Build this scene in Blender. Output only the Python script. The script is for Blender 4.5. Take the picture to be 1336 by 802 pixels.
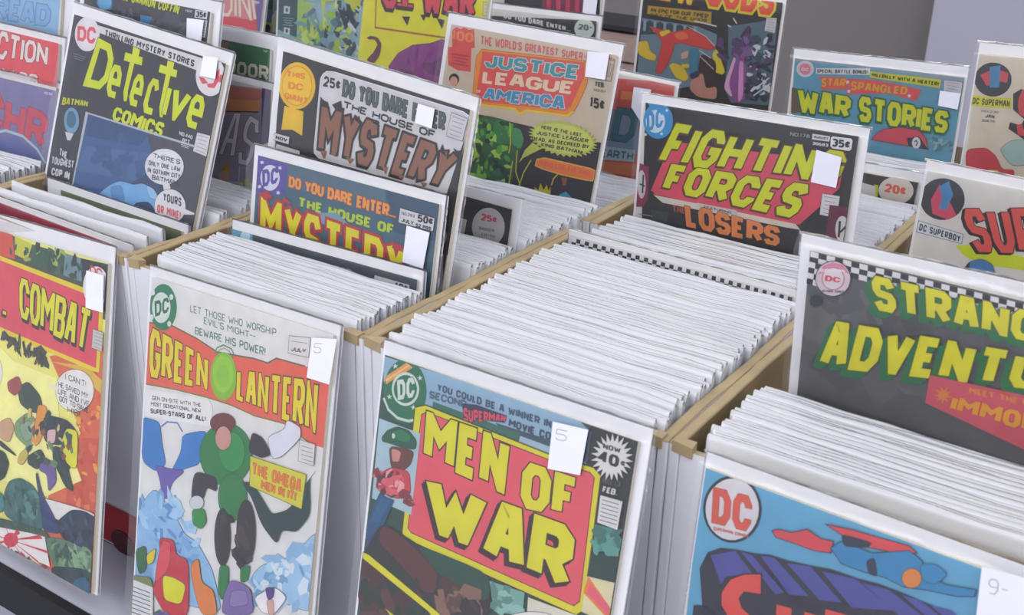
import bpy, bmesh, math, random
from mathutils import Vector, Matrix

# ------------------------------------------------------------------ camera, world, lights, exposure
for o in list(bpy.data.objects): bpy.data.objects.remove(o, do_unlink=True)
SC = bpy.context.scene
COL = SC.collection
CAM = dict(location=(0.62375,-0.48972,0.57077), rotation=(1.15821,-0.02641,0.59352), focal=1536.24)
cd = bpy.data.cameras.new('camera'); cam = bpy.data.objects.new('camera', cd); COL.objects.link(cam)
cam.location = CAM['location']; cam.rotation_euler = CAM['rotation']
cd.sensor_width = 36.0; cd.lens = CAM['focal'] * 36.0 / 1336.0; cd.clip_start = .02
cd.dof.use_dof = True; cd.dof.focus_distance = .86; cd.dof.aperture_fstop = 20
SC.camera = cam
w = bpy.data.worlds.new('hall_light'); SC.world = w; w.use_nodes = True
bg = w.node_tree.nodes['Background']; bg.inputs[0].default_value = (.80, .83, .93, 1); bg.inputs[1].default_value = 1.02
def area(name, loc, size, power, col=(1, .985, .97), target=(0.1, .3, 0)):
    l = bpy.data.lights.new(name, 'AREA'); l.shape = 'RECTANGLE'; l.size, l.size_y = size; l.energy = power; l.color = col
    o = bpy.data.objects.new(name, l); COL.objects.link(o); o.location = loc
    o.rotation_euler = (Vector(target) - Vector(loc)).to_track_quat('-Z', 'Y').to_euler(); return o
area('unseen_ceiling_light', (-.2, -2.3, 2.0), (2.2, .7), 25)  # frontal area light added on the camera side to brighten the upright covers
area('unseen_ceiling_light', (1.9, -.9, 2.1), (.6, 1.8), 13)
area('unseen_ceiling_light', (-.6, 1.6, 2.4), (1.8, .5), 9)
SC.view_settings.view_transform = 'Standard'; SC.view_settings.look = 'None'
SC.view_settings.exposure = 0.18; SC.view_settings.gamma = 1.0
SC.cycles.transparent_max_bounces = 24

# ------------------------------------------------------------------ materials
def srgb(h):
    if len(h) == 3: h = ''.join(c * 2 for c in h)
    v = [int(h[i:i+2], 16) / 255 for i in (0, 2, 4)]
    return tuple(((c + .055) / 1.055) ** 2.4 if c > .04045 else c / 12.92 for c in v)
def mat(name, col, rough=.6, noise=0., scale=40., bump=0., coat=0., spec=.5, stretch=(1, 1, 1)):
    m = bpy.data.materials.new(name); m.use_nodes = True; n = m.node_tree.nodes; l = m.node_tree.links
    b = n['Principled BSDF']; b.inputs['Roughness'].default_value = rough; b.inputs['Coat Weight'].default_value = coat
    b.inputs['Specular IOR Level'].default_value = spec
    tc = n.new('ShaderNodeTexCoord'); mp = n.new('ShaderNodeMapping'); mp.inputs['Scale'].default_value = stretch
    l.new(tc.outputs['Object'], mp.inputs[0])
    t = n.new('ShaderNodeTexNoise'); t.inputs['Scale'].default_value = scale; t.inputs['Detail'].default_value = 5; l.new(mp.outputs[0], t.inputs[0])
    r = n.new('ShaderNodeValToRGB'); c = srgb(col)
    r.color_ramp.elements[0].position = .3; r.color_ramp.elements[1].position = .7
    r.color_ramp.elements[0].color = (*[x * (1 - noise) for x in c], 1); r.color_ramp.elements[1].color = (*[min(1, x * (1 + noise * .6)) for x in c], 1)
    l.new(t.outputs['Fac'], r.inputs[0]); l.new(r.outputs[0], b.inputs['Base Color'])
    if bump:
        bp = n.new('ShaderNodeBump'); bp.inputs['Strength'].default_value = bump; bp.inputs['Distance'].default_value = .001
        l.new(t.outputs['Fac'], bp.inputs['Height']); l.new(bp.outputs[0], b.inputs['Normal'])
    return m
def film(name, gloss, haze, scale, rough=.16):
    """clear polypropylene: transparent, with a soft gloss that grows at grazing angles and a faint milky haze"""
    m = bpy.data.materials.new(name); m.use_nodes = True; n = m.node_tree.nodes; l = m.node_tree.links; n.clear()
    o = n.new('ShaderNodeOutputMaterial'); tr = n.new('ShaderNodeBsdfTransparent'); tr.inputs[0].default_value = (.985, .985, .99, 1)
    gl = n.new('ShaderNodeBsdfGlossy'); gl.inputs['Roughness'].default_value = rough; gl.inputs[0].default_value = (1, 1, 1, 1)
    df = n.new('ShaderNodeBsdfDiffuse'); df.inputs[0].default_value = (.86, .87, .9, 1)
    tc = n.new('ShaderNodeTexCoord'); t = n.new('ShaderNodeTexNoise'); t.inputs['Scale'].default_value = scale; t.inputs['Detail'].default_value = 3
    t.inputs['Distortion'].default_value = .8; l.new(tc.outputs['Object'], t.inputs[0])
    bp = n.new('ShaderNodeBump'); bp.inputs['Strength'].default_value = .5; bp.inputs['Distance'].default_value = .004; l.new(t.outputs['Fac'], bp.inputs['Height'])
    l.new(bp.outputs[0], gl.inputs['Normal'])
    lw = n.new('ShaderNodeFresnel'); lw.inputs['IOR'].default_value = 1.45; l.new(bp.outputs[0], lw.inputs['Normal'])
    ml = n.new('ShaderNodeMath'); ml.operation = 'MULTIPLY_ADD'; ml.inputs[1].default_value = gloss; ml.inputs[2].default_value = .0; ml.use_clamp = True; l.new(lw.outputs[0], ml.inputs[0])
    m1 = n.new('ShaderNodeMixShader'); m1.inputs[0].default_value = haze; l.new(tr.outputs[0], m1.inputs[1]); l.new(df.outputs[0], m1.inputs[2])
    m2 = n.new('ShaderNodeMixShader'); l.new(ml.outputs[0], m2.inputs[0]); l.new(m1.outputs[0], m2.inputs[1]); l.new(gl.outputs[0], m2.inputs[2])
    l.new(m2.outputs[0], o.inputs[0]); return m
def print_mat():
    m = bpy.data.materials.new('printed_cover'); m.use_nodes = True; n = m.node_tree.nodes; l = m.node_tree.links; b = n['Principled BSDF']
    a = n.new('ShaderNodeAttribute'); a.attribute_name = 'ink'
    tc = n.new('ShaderNodeTexCoord'); t = n.new('ShaderNodeTexNoise'); t.inputs['Scale'].default_value = 90; t.inputs['Detail'].default_value = 6; l.new(tc.outputs['Object'], t.inputs[0])
    hs = n.new('ShaderNodeHueSaturation'); mr = n.new('ShaderNodeMapRange'); mr.inputs['To Min'].default_value = .86; mr.inputs['To Max'].default_value = 1.12
    l.new(t.outputs['Fac'], mr.inputs['Value']); l.new(mr.outputs[0], hs.inputs['Value']); l.new(a.outputs['Color'], hs.inputs['Color']); l.new(hs.outputs[0], b.inputs['Base Color'])
    b.inputs['Roughness'].default_value = .45; b.inputs['Specular IOR Level'].default_value = .35; return m
M_PRINT = print_mat()
M_FILM = film('clear_bag_film', .8, .03, 26)
M_SLEEVE = film('milky_bag_film', .9, .62, 60, .25)
M_BOARD = mat('white_backing_board', 'e9e8ec', .55, .03, 30)
M_EDGE = [mat('board_edge_white', 'f0eff4', .5, .04, 50), mat('board_edge_bluish', 'e6e6ee', .5, .05, 50), mat('board_edge_cream', 'ebe8e2', .5, .05, 50)]
M_PAGES = mat('yellowed_page_edges', 'd3cab4', .8, .12, 12, .3, stretch=(1, 400, 1))
M_STICK = mat('price_sticker_paper', 'e2e2ee', .6, .03, 60)
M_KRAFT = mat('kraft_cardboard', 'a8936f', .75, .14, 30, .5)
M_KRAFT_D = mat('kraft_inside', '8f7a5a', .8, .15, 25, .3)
M_WHITE = mat('white_cardboard', 'dad9de', .6, .05, 18, .3)
M_TABLE = mat('pale_table_top', 'b9bac6', .4, .03, 20)
M_RIM = mat('black_table_edging', '17161b', .5, .1, 30)
M_SKIRT = mat('grey_table_skirt', '9b9ca8', .8, .05, 12, .3)
M_FLOOR = mat('grey_floor', '85858c', .7, .08, 4)
M_WALLD = mat('taupe_partition', '7f7977', .8, .05, 3)
M_WALLL = mat('pale_lilac_partition', 'b4b2bf', .8, .04, 3)
M_RED = mat('red_print', 'a81c2c', .5, .1, 30)
M_DARKRED = mat('hole_dark_red', '4a0f1c', .5, .1, 30)  # flat colour standing for the shaded inside of a hole
M_TAN = mat('tan_wood', '9a8478', .6, .2, 8, .2, stretch=(1, 1, 6))
M_INK = [mat('filed_cover_ink', c, .5, .1, 20) for c in ('d8d2c4', 'b3aeb0', 'cfc6b4', 'b9c4ca', 'd0cdd0', 'c9bca8')]

# ------------------------------------------------------------------ helpers
def mesh_obj(name, verts, faces, mats, parent=None, fm=None, smooth=False, loc=None):
    me = bpy.data.meshes.new(name); me.from_pydata(verts, [], faces); me.update()
    for m in (mats if isinstance(mats, (list, tuple)) else [mats]): me.materials.append(m)
    if fm: me.polygons.foreach_set('material_index', fm)
    if smooth: me.polygons.foreach_set('use_smooth', [True] * len(me.polygons))
    o = bpy.data.objects.new(name, me); COL.objects.link(o)
    if parent: o.parent = parent
    if loc: o.location = loc
    return o
def box_vf(x0, x1, y0, y1, z0, z1, base=0):
    v = [(x, y, z) for x in (x0, x1) for y in (y0, y1) for z in (z0, z1)]
    f = [(0, 1, 3, 2), (4, 6, 7, 5), (0, 4, 5, 1), (2, 3, 7, 6), (0, 2, 6, 4), (1, 5, 7, 3)]   # -x +x -y +y -z +z
    return v, [tuple(i + base for i in q) for q in f]
def box(name, x0, x1, y0, y1, z0, z1, m, parent=None, bevel=0., segs=2, fm=None, wob=0., seed=0, rim=False):
    bm = bmesh.new(); v, f = box_vf(x0, x1, y0, y1, z0, z1); vs = [bm.verts.new(p) for p in v]
    for k, q in enumerate(f):
        fc = bm.faces.new([vs[i] for i in q]); fc.material_index = fm[k] if fm else 0
    if wob:
        long_e = [e for e in bm.edges if e.calc_length() > .1]
        bmesh.ops.subdivide_edges(bm, edges=long_e, cuts=14, use_grid_fill=True)
    if bevel:
        bmesh.ops.bevel(bm, geom=[e for e in bm.edges if e.calc_face_angle(0) > .5], offset=bevel, segments=segs, affect='EDGES', profile=.5)
    if wob:
        rnd = random.Random(seed); ph = [rnd.uniform(0, 6.28) for _ in range(6)]
        for vv in bm.verts:
            if vv.co.z > z1 - .02:
                y = vv.co.y * 60; vv.co.x += .0004 * (math.sin(y + ph[0]) * .6 + math.sin(y * 2.7 + ph[1]) * .4); vv.co.z += wob * (math.sin(y * .8 + ph[2]) * .7 + math.sin(y * 3.1 + ph[3]) * .5)
    if rim:
        bm.normal_update()
        for fc in bm.faces:
            if fc.normal.z > .2 or (fc.calc_center_median().z > z1 - .0035): fc.material_index = 1
    me = bpy.data.meshes.new(name); bm.to_mesh(me); bm.free()
    for mm in (m if isinstance(m, (list, tuple)) else [m]): me.materials.append(mm)
    o = bpy.data.objects.new(name, me); COL.objects.link(o)
    if parent: o.parent = parent
    return o
def tag(o, label=None, cat=None, group=None, kind=None):
    for k, v in (('label', label), ('category', cat), ('group', group), ('kind', kind)):
        if v: o[k] = v
    return o
def thing(name, label, cat, loc=(0, 0, 0), group=None, mw=None):
    o = bpy.data.objects.new(name, None); COL.objects.link(o); o.empty_display_size = .03
    if mw is not None: o.matrix_world = mw
    else: o.location = loc
    return tag(o, label, cat, group)

# ------------------------------------------------------------------ the setting
tag(box('floor', -4, 4, -1.5, 3.2, -.77, -.75, M_FLOOR), kind='structure')
tag(box('wall_back', -4, 4, 2.6, 2.64, -.75, 1.6, M_WALLD), kind='structure')
tag(box('wall_right', -.145, 3.9, 2.50, 2.597, -.75, 1.6, M_WALLL), kind='structure')

cr = thing('wooden_crate', 'tan wooden crate glimpsed behind, between the magenta striped and red sweep comics', 'crate', (-.46, 1.34, .0005))
for k in range(4): box('plank', -.15, .15, -.05, -.042, .004 + k*.050, .050 + k*.050, M_TAN, cr, .0015)
for k in range(4): box('plank', -.15, .15, .042, .05, .004 + k*.050, .050 + k*.050, M_TAN, cr, .0015)
for sx in (-.15, .142): box('end_board', sx, sx + .008, -.0415, .0415, 0, .204, M_TAN, cr, .001)
box('dark_lid', -.155, .155, -.055, .055, .2055, .213, M_RIM, cr, .0015)
tb = thing('display_table', 'long pale table with a black front edge under all the comic boxes', 'table', (0, 0, -.75))
box('table_top', -1.35, 1.35, -.064, 1.45, .725, .75, M_TABLE, tb, .001)
box('edge_strip', -1.352, 1.352, -.072, -.0645, .712, .7485, M_RIM, tb, .001)
box('table_skirt', -1.34, 1.34, -.063, -.055, .01, .7245, M_SKIRT, tb)
for sx in (-1.3, 1.3):
    for sy in (.0, 1.4): box('leg', sx - .02, sx + .02, sy - .02, sy + .02, 0, .7248, M_RIM, tb, .003)

# ------------------------------------------------------------------ cardboard boxes
TOP = .2645
def comic_box(label, x0, x1, y0, y1, seed, whiteside=False, top=TOP):
    t = thing('storage_box', label, 'box', ((x0 + x1) / 2, (y0 + y1) / 2, .0005), 'cardboard storage boxes in two rows on the table')
    cx, cy = (x0 + x1) / 2, (y0 + y1) / 2; wl = .0064
    def b(n, a, b_, c, d, e, f, **k): return box(n, a - cx, b_ - cx, c - cy, d - cy, e, f, [M_WHITE, M_KRAFT, M_KRAFT_D], t, **k)
    b('bottom_panel', x0 + .001, x1 - .001, y0 + .001, y1 - .001, 0, .004, fm=[0] * 6)
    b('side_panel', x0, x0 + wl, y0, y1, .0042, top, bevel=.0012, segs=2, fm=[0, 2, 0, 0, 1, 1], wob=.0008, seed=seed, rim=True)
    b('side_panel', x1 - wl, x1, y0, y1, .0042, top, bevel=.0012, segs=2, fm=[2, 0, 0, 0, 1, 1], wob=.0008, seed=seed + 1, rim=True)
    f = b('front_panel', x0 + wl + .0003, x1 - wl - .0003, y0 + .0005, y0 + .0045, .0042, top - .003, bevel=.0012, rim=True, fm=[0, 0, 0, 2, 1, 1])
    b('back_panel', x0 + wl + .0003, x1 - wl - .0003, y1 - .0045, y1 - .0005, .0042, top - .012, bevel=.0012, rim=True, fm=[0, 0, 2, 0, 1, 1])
    return t, f
DIV = [-.645, -.4380, -.2310, -.0235, .1930, .4005, .6100]
ROW1 = (.0008, .249); ROW2 = (.2715, .735)
names1 = [None, 'second cardboard box from the left of the front row', 'front cardboard box behind the tank battle comic', 'front cardboard box behind the green and red titled comic', 'front cardboard box behind the pink panel comic', 'front cardboard box at the right behind the purple lettered comic']
names2 = ['back row cardboard box furthest left', 'back row cardboard box second from the left', 'back row cardboard box behind the charcoal comic with yellow title', 'back row cardboard box holding the beige comic with the orange shield', 'back row cardboard box holding the sky blue war comic', 'back row cardboard box at the right holding the cream comics']
for i in range(6):
    if names1[i]:
        t, f = comic_box(names1[i], DIV[i] + .0003, DIV[i+1] - .0003, *ROW1, 10 * i + 3)
        if i == 2:
            cx = (DIV[i] + DIV[i+1]) / 2; cy = sum(ROW1) / 2
            box('red_print', -.098, .0985, ROW1[0] - cy - .0014, ROW1[0] - cy - .0002, .004, .040, M_RED, t)
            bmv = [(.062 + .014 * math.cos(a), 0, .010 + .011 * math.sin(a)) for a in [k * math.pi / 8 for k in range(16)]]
            o = mesh_obj('painted_hole', [(x, ROW1[0] - cy - .0022, z) for x, _, z in bmv] + [(x, ROW1[0] - cy - .0015, z) for x, _, z in bmv],
                         [tuple(range(16))] + [(k, (k + 1) % 16, (k + 1) % 16 + 16, k + 16) for k in range(16)], M_DARKRED, t)  # solid disc, no opening: the hole's shade is only its dark colour
        cx = (DIV[i] + DIV[i+1]) / 2; cy = sum(ROW1) / 2
        for sg, xs in ((1, DIV[i] + .0085), (-1, DIV[i+1] - .0085)):     # crushed corner of the folded card
            fl = box('corner_fold', xs - cx - .006, xs - cx + .006, ROW1[0] - cy - .0008, ROW1[0] - cy + .0055, TOP - .0055, TOP + .0010, M_KRAFT, t, .0020, 2)
            for vv in fl.data.vertices: vv.co += Vector((math.sin(vv.co.y*900 + i)*.0008, math.sin(vv.co.x*700 + i*2)*.0008, math.sin(vv.co.x*800 + vv.co.y*500)*.0012))
    comic_box(names2[i], DIV[i] + .0003, DIV[i+1] - .0003, *ROW2, 10 * i + 7)

# ------------------------------------------------------------------ stroke lettering for the printed covers
def G(*ps): return ps
c = .22
GL = {
'A': (1, [[(0,1),(.34,0),(.66,0),(1,1)],[(.16,.64),(.84,.64)]]), 'B': (1, [[(0,0),(.78,0),(.95,.12),(.95,.36),(.78,.48),(0,.48),(0,0)],[(0,.48),(.8,.48),(1,.62),(1,.86),(.8,1),(0,1),(0,.48)]]),
'C': (1, [[(1,.3),(1,c),(.75,0),(.25,0),(0,c),(0,1-c),(.25,1),(.75,1),(1,1-c),(1,.7)]]), 'D': (1, [[(0,0),(.7,0),(1,.25),(1,.75),(.7,1),(0,1),(0,0)]]),
'E': (.85, [[(1,0),(0,0),(0,1),(1,1)],[(0,.5),(.8,.5)]]), 'F': (.85, [[(1,0),(0,0),(0,1)],[(0,.5),(.8,.5)]]),
'G': (1, [[(1,.28),(1,c),(.75,0),(.25,0),(0,c),(0,1-c),(.25,1),(.75,1),(1,1-c),(1,.55),(.55,.55)]]), 'H': (1, [[(0,0),(0,1)],[(1,0),(1,1)],[(0,.5),(1,.5)]]),
'I': (.3, [[(.5,0),(.5,1)]]), 'J': (.85, [[(1,0),(1,.78),(.75,1),(.25,1),(0,.78),(0,.65)]]), 'K': (1, [[(0,0),(0,1)],[(1,0),(.1,.52),(1,1)]]), 'L': (.8, [[(0,0),(0,1),(1,1)]]),
'M': (1.25, [[(0,1),(0,0),(.5,.5),(1,0),(1,1)]]), 'N': (1, [[(0,1),(0,0),(1,1),(1,0)]]), 'O': (1, [[(.5,0),(.25,0),(0,c),(0,1-c),(.25,1),(.75,1),(1,1-c),(1,c),(.75,0),(.5,0)]]),
'P': (.95, [[(0,1),(0,0),(.75,0),(1,.14),(1,.42),(.75,.56),(0,.56)]]), 'Q': (1, [[(.5,0),(.25,0),(0,c),(0,1-c),(.25,1),(.75,1),(1,1-c),(1,c),(.75,0),(.5,0)],[(.6,.7),(1,1)]]),
'R': (1, [[(0,1),(0,0),(.75,0),(1,.14),(1,.4),(.75,.54),(0,.54)],[(.5,.54),(1,1)]]), 'S': (.95, [[(1,.22),(.8,0),(.2,0),(0,.16),(0,.36),(.15,.48),(.85,.54),(1,.66),(1,.84),(.8,1),(.2,1),(0,.8)]]),
'T': (1.05, [[(0,0),(1,0)],[(.5,0),(.5,1)]]), 'U': (1, [[(0,0),(0,1-c),(.25,1),(.75,1),(1,1-c),(1,0)]]), 'V': (1, [[(0,0),(.5,1),(1,0)]]), 'W': (1.35, [[(0,0),(.22,1),(.5,.42),(.78,1),(1,0)]]),
'X': (1, [[(0,0),(1,1)],[(1,0),(0,1)]]), 'Y': (1, [[(0,0),(.5,.5),(1,0)],[(.5,.5),(.5,1)]]), 'Z': (.9, [[(0,0),(1,0),(0,1),(1,1)]]),
'0': (.9, [[(.5,0),(.25,0),(0,c),(0,1-c),(.25,1),(.75,1),(1,1-c),(1,c),(.75,0),(.5,0)]]), '1': (.45, [[(0,.2),(.6,0),(.6,1)]]), '2': (.9, [[(0,.25),(.25,0),(.75,0),(1,.2),(1,.42),(0,1),(1,1)]]),
'3': (.9, [[(0,.12),(.25,0),(.75,0),(1,.15),(1,.38),(.8,.48),(.4,.48)],[(.8,.48),(1,.6),(1,.85),(.75,1),(.25,1),(0,.88)]]), '4': (.9, [[(.75,1),(.75,0),(0,.7),(1,.7)]]), '5': (.9, [[(1,0),(.05,0),(0,.45),(.75,.42),(1,.58),(1,.85),(.75,1),(.2,1),(0,.85)]]),
'6': (.9, [[(.85,0),(.3,0),(0,.3),(0,.8),(.25,1),(.75,1),(1,.82),(1,.6),(.75,.45),(0,.5)]]), '7': (.9, [[(0,0),(1,0),(.4,1)]]), '8': (.9, [[(.5,.47),(.15,.4),(.05,.2),(.25,0),(.75,0),(.95,.2),(.85,.4),(.5,.47),(0,.62),(0,.85),(.25,1),(.75,1),(1,.85),(1,.62),(.5,.47)]]),
'9': (.9, [[(1,.5),(.25,.55),(0,.4),(0,.18),(.25,0),(.75,0),(1,.2),(1,.7),(.7,1),(.15,1)]]),
'.': (.3, [[(.5,.9),(.5,1)]]), ',': (.3, [[(.5,.9),(.2,1.15)]]), '!': (.3, [[(.5,0),(.5,.7)],[(.5,.9),(.5,1)]]), '-': (.6, [[(0,.5),(1,.5)]]), "'": (.3, [[(.5,0),(.5,.25)]]), '&': (1, [[(1,1),(.2,.3),(.4,0),(.7,.15),(.6,.4),(0,.7),(.2,1),(.6,1),(1,.6)]]),
' ': (.55, []), '¢': (.75, [[(1,.38),(.8,.22),(.2,.22),(0,.38),(0,.64),(.2,.8),(.8,.8),(1,.64)],[(.5,0),(.5,1)]]), 'e': (1, [[(0,.52),(1,.52),(1,.2),(.75,0),(.25,0),(0,.2),(0,.8),(.25,1),(.9,1)]]), 't': (1, [[(.5,0),(.5,.85),(.7,1),(.9,1)]]), 'c': (1, [[(1,.25),(.75,0),(.25,0),(0,.2),(0,.8),(.25,1),(1,1)]]), 'i': (.4, [[(.5,0),(.5,1)]]), 'v': (1, [[(0,0),(.5,1),(1,0)]]),
}
def stroke(pts, w, ext=0.):
    """mitred band along a polyline, as one quad per segment"""
    closed = len(pts) > 3 and abs(pts[0][0]-pts[-1][0]) < 1e-6 and abs(pts[0][1]-pts[-1][1]) < 1e-6
    P = [Vector(p) for p in (pts[:-1] if closed else pts)]
    m = len(P)
    if m < 2: return []
    if not closed and ext:
        d = (P[0]-P[1]).normalized(); P[0] = P[0] + d * ext; d = (P[-1]-P[-2]).normalized(); P[-1] = P[-1] + d * ext
    L, R = [], []
    for i in range(m):
        a = P[(i-1) % m] if (closed or i > 0) else None; b = P[(i+1) % m] if (closed or i < m-1) else None
        d1 = (P[i]-a).normalized() if a is not None else (b-P[i]).normalized(); d2 = (b-P[i]).normalized() if b is not None else d1
        n1 = Vector((-d1.y, d1.x)); n2 = Vector((-d2.y, d2.x)); mt = n1 + n2
        if mt.length < .12: mt = n1.copy()
        mt.normalize(); k = min(1 / max(mt.dot(n1), .2), 4.2)
        L.append(P[i] + mt * (w / 2 * k)); R.append(P[i] - mt * (w / 2 * k))
    q = []
    for i in range(m if closed else m-1):
        j = (i+1) % m; q.append([L[i], L[j], R[j], R[i]])
    return q
def lay_text(s, quad, w, gap):
    """stroked glyphs laid out in a quad; returns band(extra, ext, dx, dy) giving the letter strokes as quads"""
    tl, tr, br, bl = [Vector(p) for p in quad]
    W = ((tr-tl).length + (br-bl).length) / 2; H = ((bl-tl).length + (br-tr).length) / 2
    adv = [GL[ch][0] for ch in s]; g = gap * H * .5
    if g * (len(s)-1) > W * .4: g = W * .4 / max(1, len(s)-1)
    unit = (W - g * (len(s)-1)) / sum(adv); x = 0; lines = []
    wx = min(w, unit * .35); wy = min(w, H * .225, wx * 1.15); st = wx / wy                # upright strokes wx wide, level strokes wy high
    for ch, a in zip(s, adv):
        cw = unit * a
        for pl in GL[ch][1]:
            pts = []
            for gx, gy in pl:
                lx = x + wx / 2 + gx * (cw - wx) if a > .5 else x + cw / 2 + (gx - .5) * max(cw - wx, 0)
                pts.append((lx, (wy / 2 + gy * (H - wy)) * st))
            lines.append((pts, (x, cw)))
        x += cw + g
    def band(extra=0., ext=0., dx=0., dy=0.):
        e = extra / 2
        for pts, (gx, gw) in lines:
            lo, hi = (gx, gx + gw) if gw > wx * 1.3 else (gx + gw/2 - wx, gx + gw/2 + wx)
            for q in stroke(pts, wx + extra, ext):
                out = []
                for p in clip([(p.x, p.y) for p in q], lo - e, -e, hi + e, H*st*(1.16 if len(pts) < 3 else 1.) + e):
                    u, v = p[0] / W, p[1] / st / H; r = tl.lerp(tr, u).lerp(bl.lerp(br, u), v); out.append((r.x + dx, r.y + dy))
                if len(out) > 2: yield out
    return band
def clip(poly, x0, y0, x1, y1):
    for ax, lim, sg in ((0, x0, 1), (0, x1, -1), (1, y0, 1), (1, y1, -1)):
        out = []; n = len(poly)
        for i in range(n):
            a, b = poly[i], poly[(i+1) % n]; ia = (a[ax]-lim) * sg >= 0; ib = (b[ax]-lim) * sg >= 0
            if ia: out.append(a)
            if ia != ib:
                t = (lim-a[ax]) / (b[ax]-a[ax]); out.append((a[0]+(b[0]-a[0])*t, a[1]+(b[1]-a[1])*t))
        poly = out
        if len(poly) < 3: return []
    return poly
def ink_layers(ops, rect):
    """turn the drawing instructions (mm on the cover) into flat polygons, one print layer after another"""
    polys = []; lay = [0]
    def add(col, pts):
        pts = clip([(float(p[0]), float(p[1])) for p in pts], *rect)
        cl = []
        for p in pts:
            if not cl or abs(p[0]-cl[-1][0]) + abs(p[1]-cl[-1][1]) > 1e-3: cl.append(p)
        if len(cl) > 2: polys.append((lay[0], col, cl)); lay[0] += .12   # never two prints in one plane
    def ell(c0, rx, ry, n=28): return [(c0[0] + rx*math.cos(k*2*math.pi/n), c0[1] + ry*math.sin(k*2*math.pi/n)) for k in range(n)]
    for op in ops:
        k = op[0]; lay[0] += 1
        if k == 'p': add(op[1], op[2])
        elif k == 'c':                                            # rounded shape, inked edge
            pts = [tuple(q) for q in op[3]]
            for ct in (.16, .2):
                nx = []
                for i in range(len(pts)):
                    a, b = pts[i], pts[(i+1) % len(pts)]
                    nx += [(a[0]*(1-ct) + b[0]*ct, a[1]*(1-ct) + b[1]*ct), (a[0]*ct + b[0]*(1-ct), a[1]*ct + b[1]*(1-ct))]
                pts = nx
            add(op[1], pts)
            if op[2]:
                lay[0] += .5
                for q in stroke(pts + [pts[0]], op[2]): add('23202a', q)
        elif k == 'q':
            add(op[1], op[4]); lay[0] += 1
            for q in stroke(list(map(tuple, op[4])) + [tuple(op[4][0])], op[3]): add(op[2], q)
        elif k == 'e':
            if op[3] <= 0: continue
            if op[5]: add(op[5], ell(op[2], op[3] + op[6], op[4] + op[6])); lay[0] += 1
            add(op[1], ell(op[2], op[3], op[4]))
        elif k == 'x':
            n = op[5]; pts = []
            for i in range(n * 2):
                a = i * math.pi / n - .4; r = op[3] if i % 2 == 0 else op[4]; pts.append((op[2][0] + r*math.cos(a), op[2][1] + r*math.sin(a)*op[6]))
            add(op[1], pts)
        elif k == 'l':
            pts = list(map(tuple, op[3]))
            if op[4]: pts.append(pts[0])
            for q in stroke(pts, op[2]): add(op[1], q)
        elif k == 's':
            rnd = random.Random(op[5]); tl, tr, br, bl = [Vector(p) for p in op[2]]
            for i in range(op[3]):
                u, v = rnd.random(), rnd.random(); p = tl.lerp(tr, u).lerp(bl.lerp(br, u), v); a = rnd.uniform(0, 6.28); s = op[4] * rnd.uniform(.5, 1.2); el = rnd.uniform(.25, .7)
                lay[0] += 1 if i % 6 == 0 else 0
                pts = []
                for j in range(5):
                    b = j * 2 * math.pi / 5 + rnd.uniform(-.3, .3); lx, ly = s*math.cos(b), s*el*math.sin(b); pts.append((p.x + lx*math.cos(a) - ly*math.sin(a), p.y + lx*math.sin(a) + ly*math.cos(a)))
                add(op[1][i % len(op[1])], pts)
        elif k == 't':
            band = lay_text(op[1], op[2], op[4], op[8])
            if op[7]:
                for f in (1, .5):
                    for q in band(2*op[5], op[5], op[7][0]*f, op[7][1]*f): add(op[7][2], q)
                    lay[0] += 1
            if op[5]:
                for q in band(2*op[5], op[5]): add(op[6] or '222222', q)
                lay[0] += 1
            for q in band(): add(op[3], q)
    return polys

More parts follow.
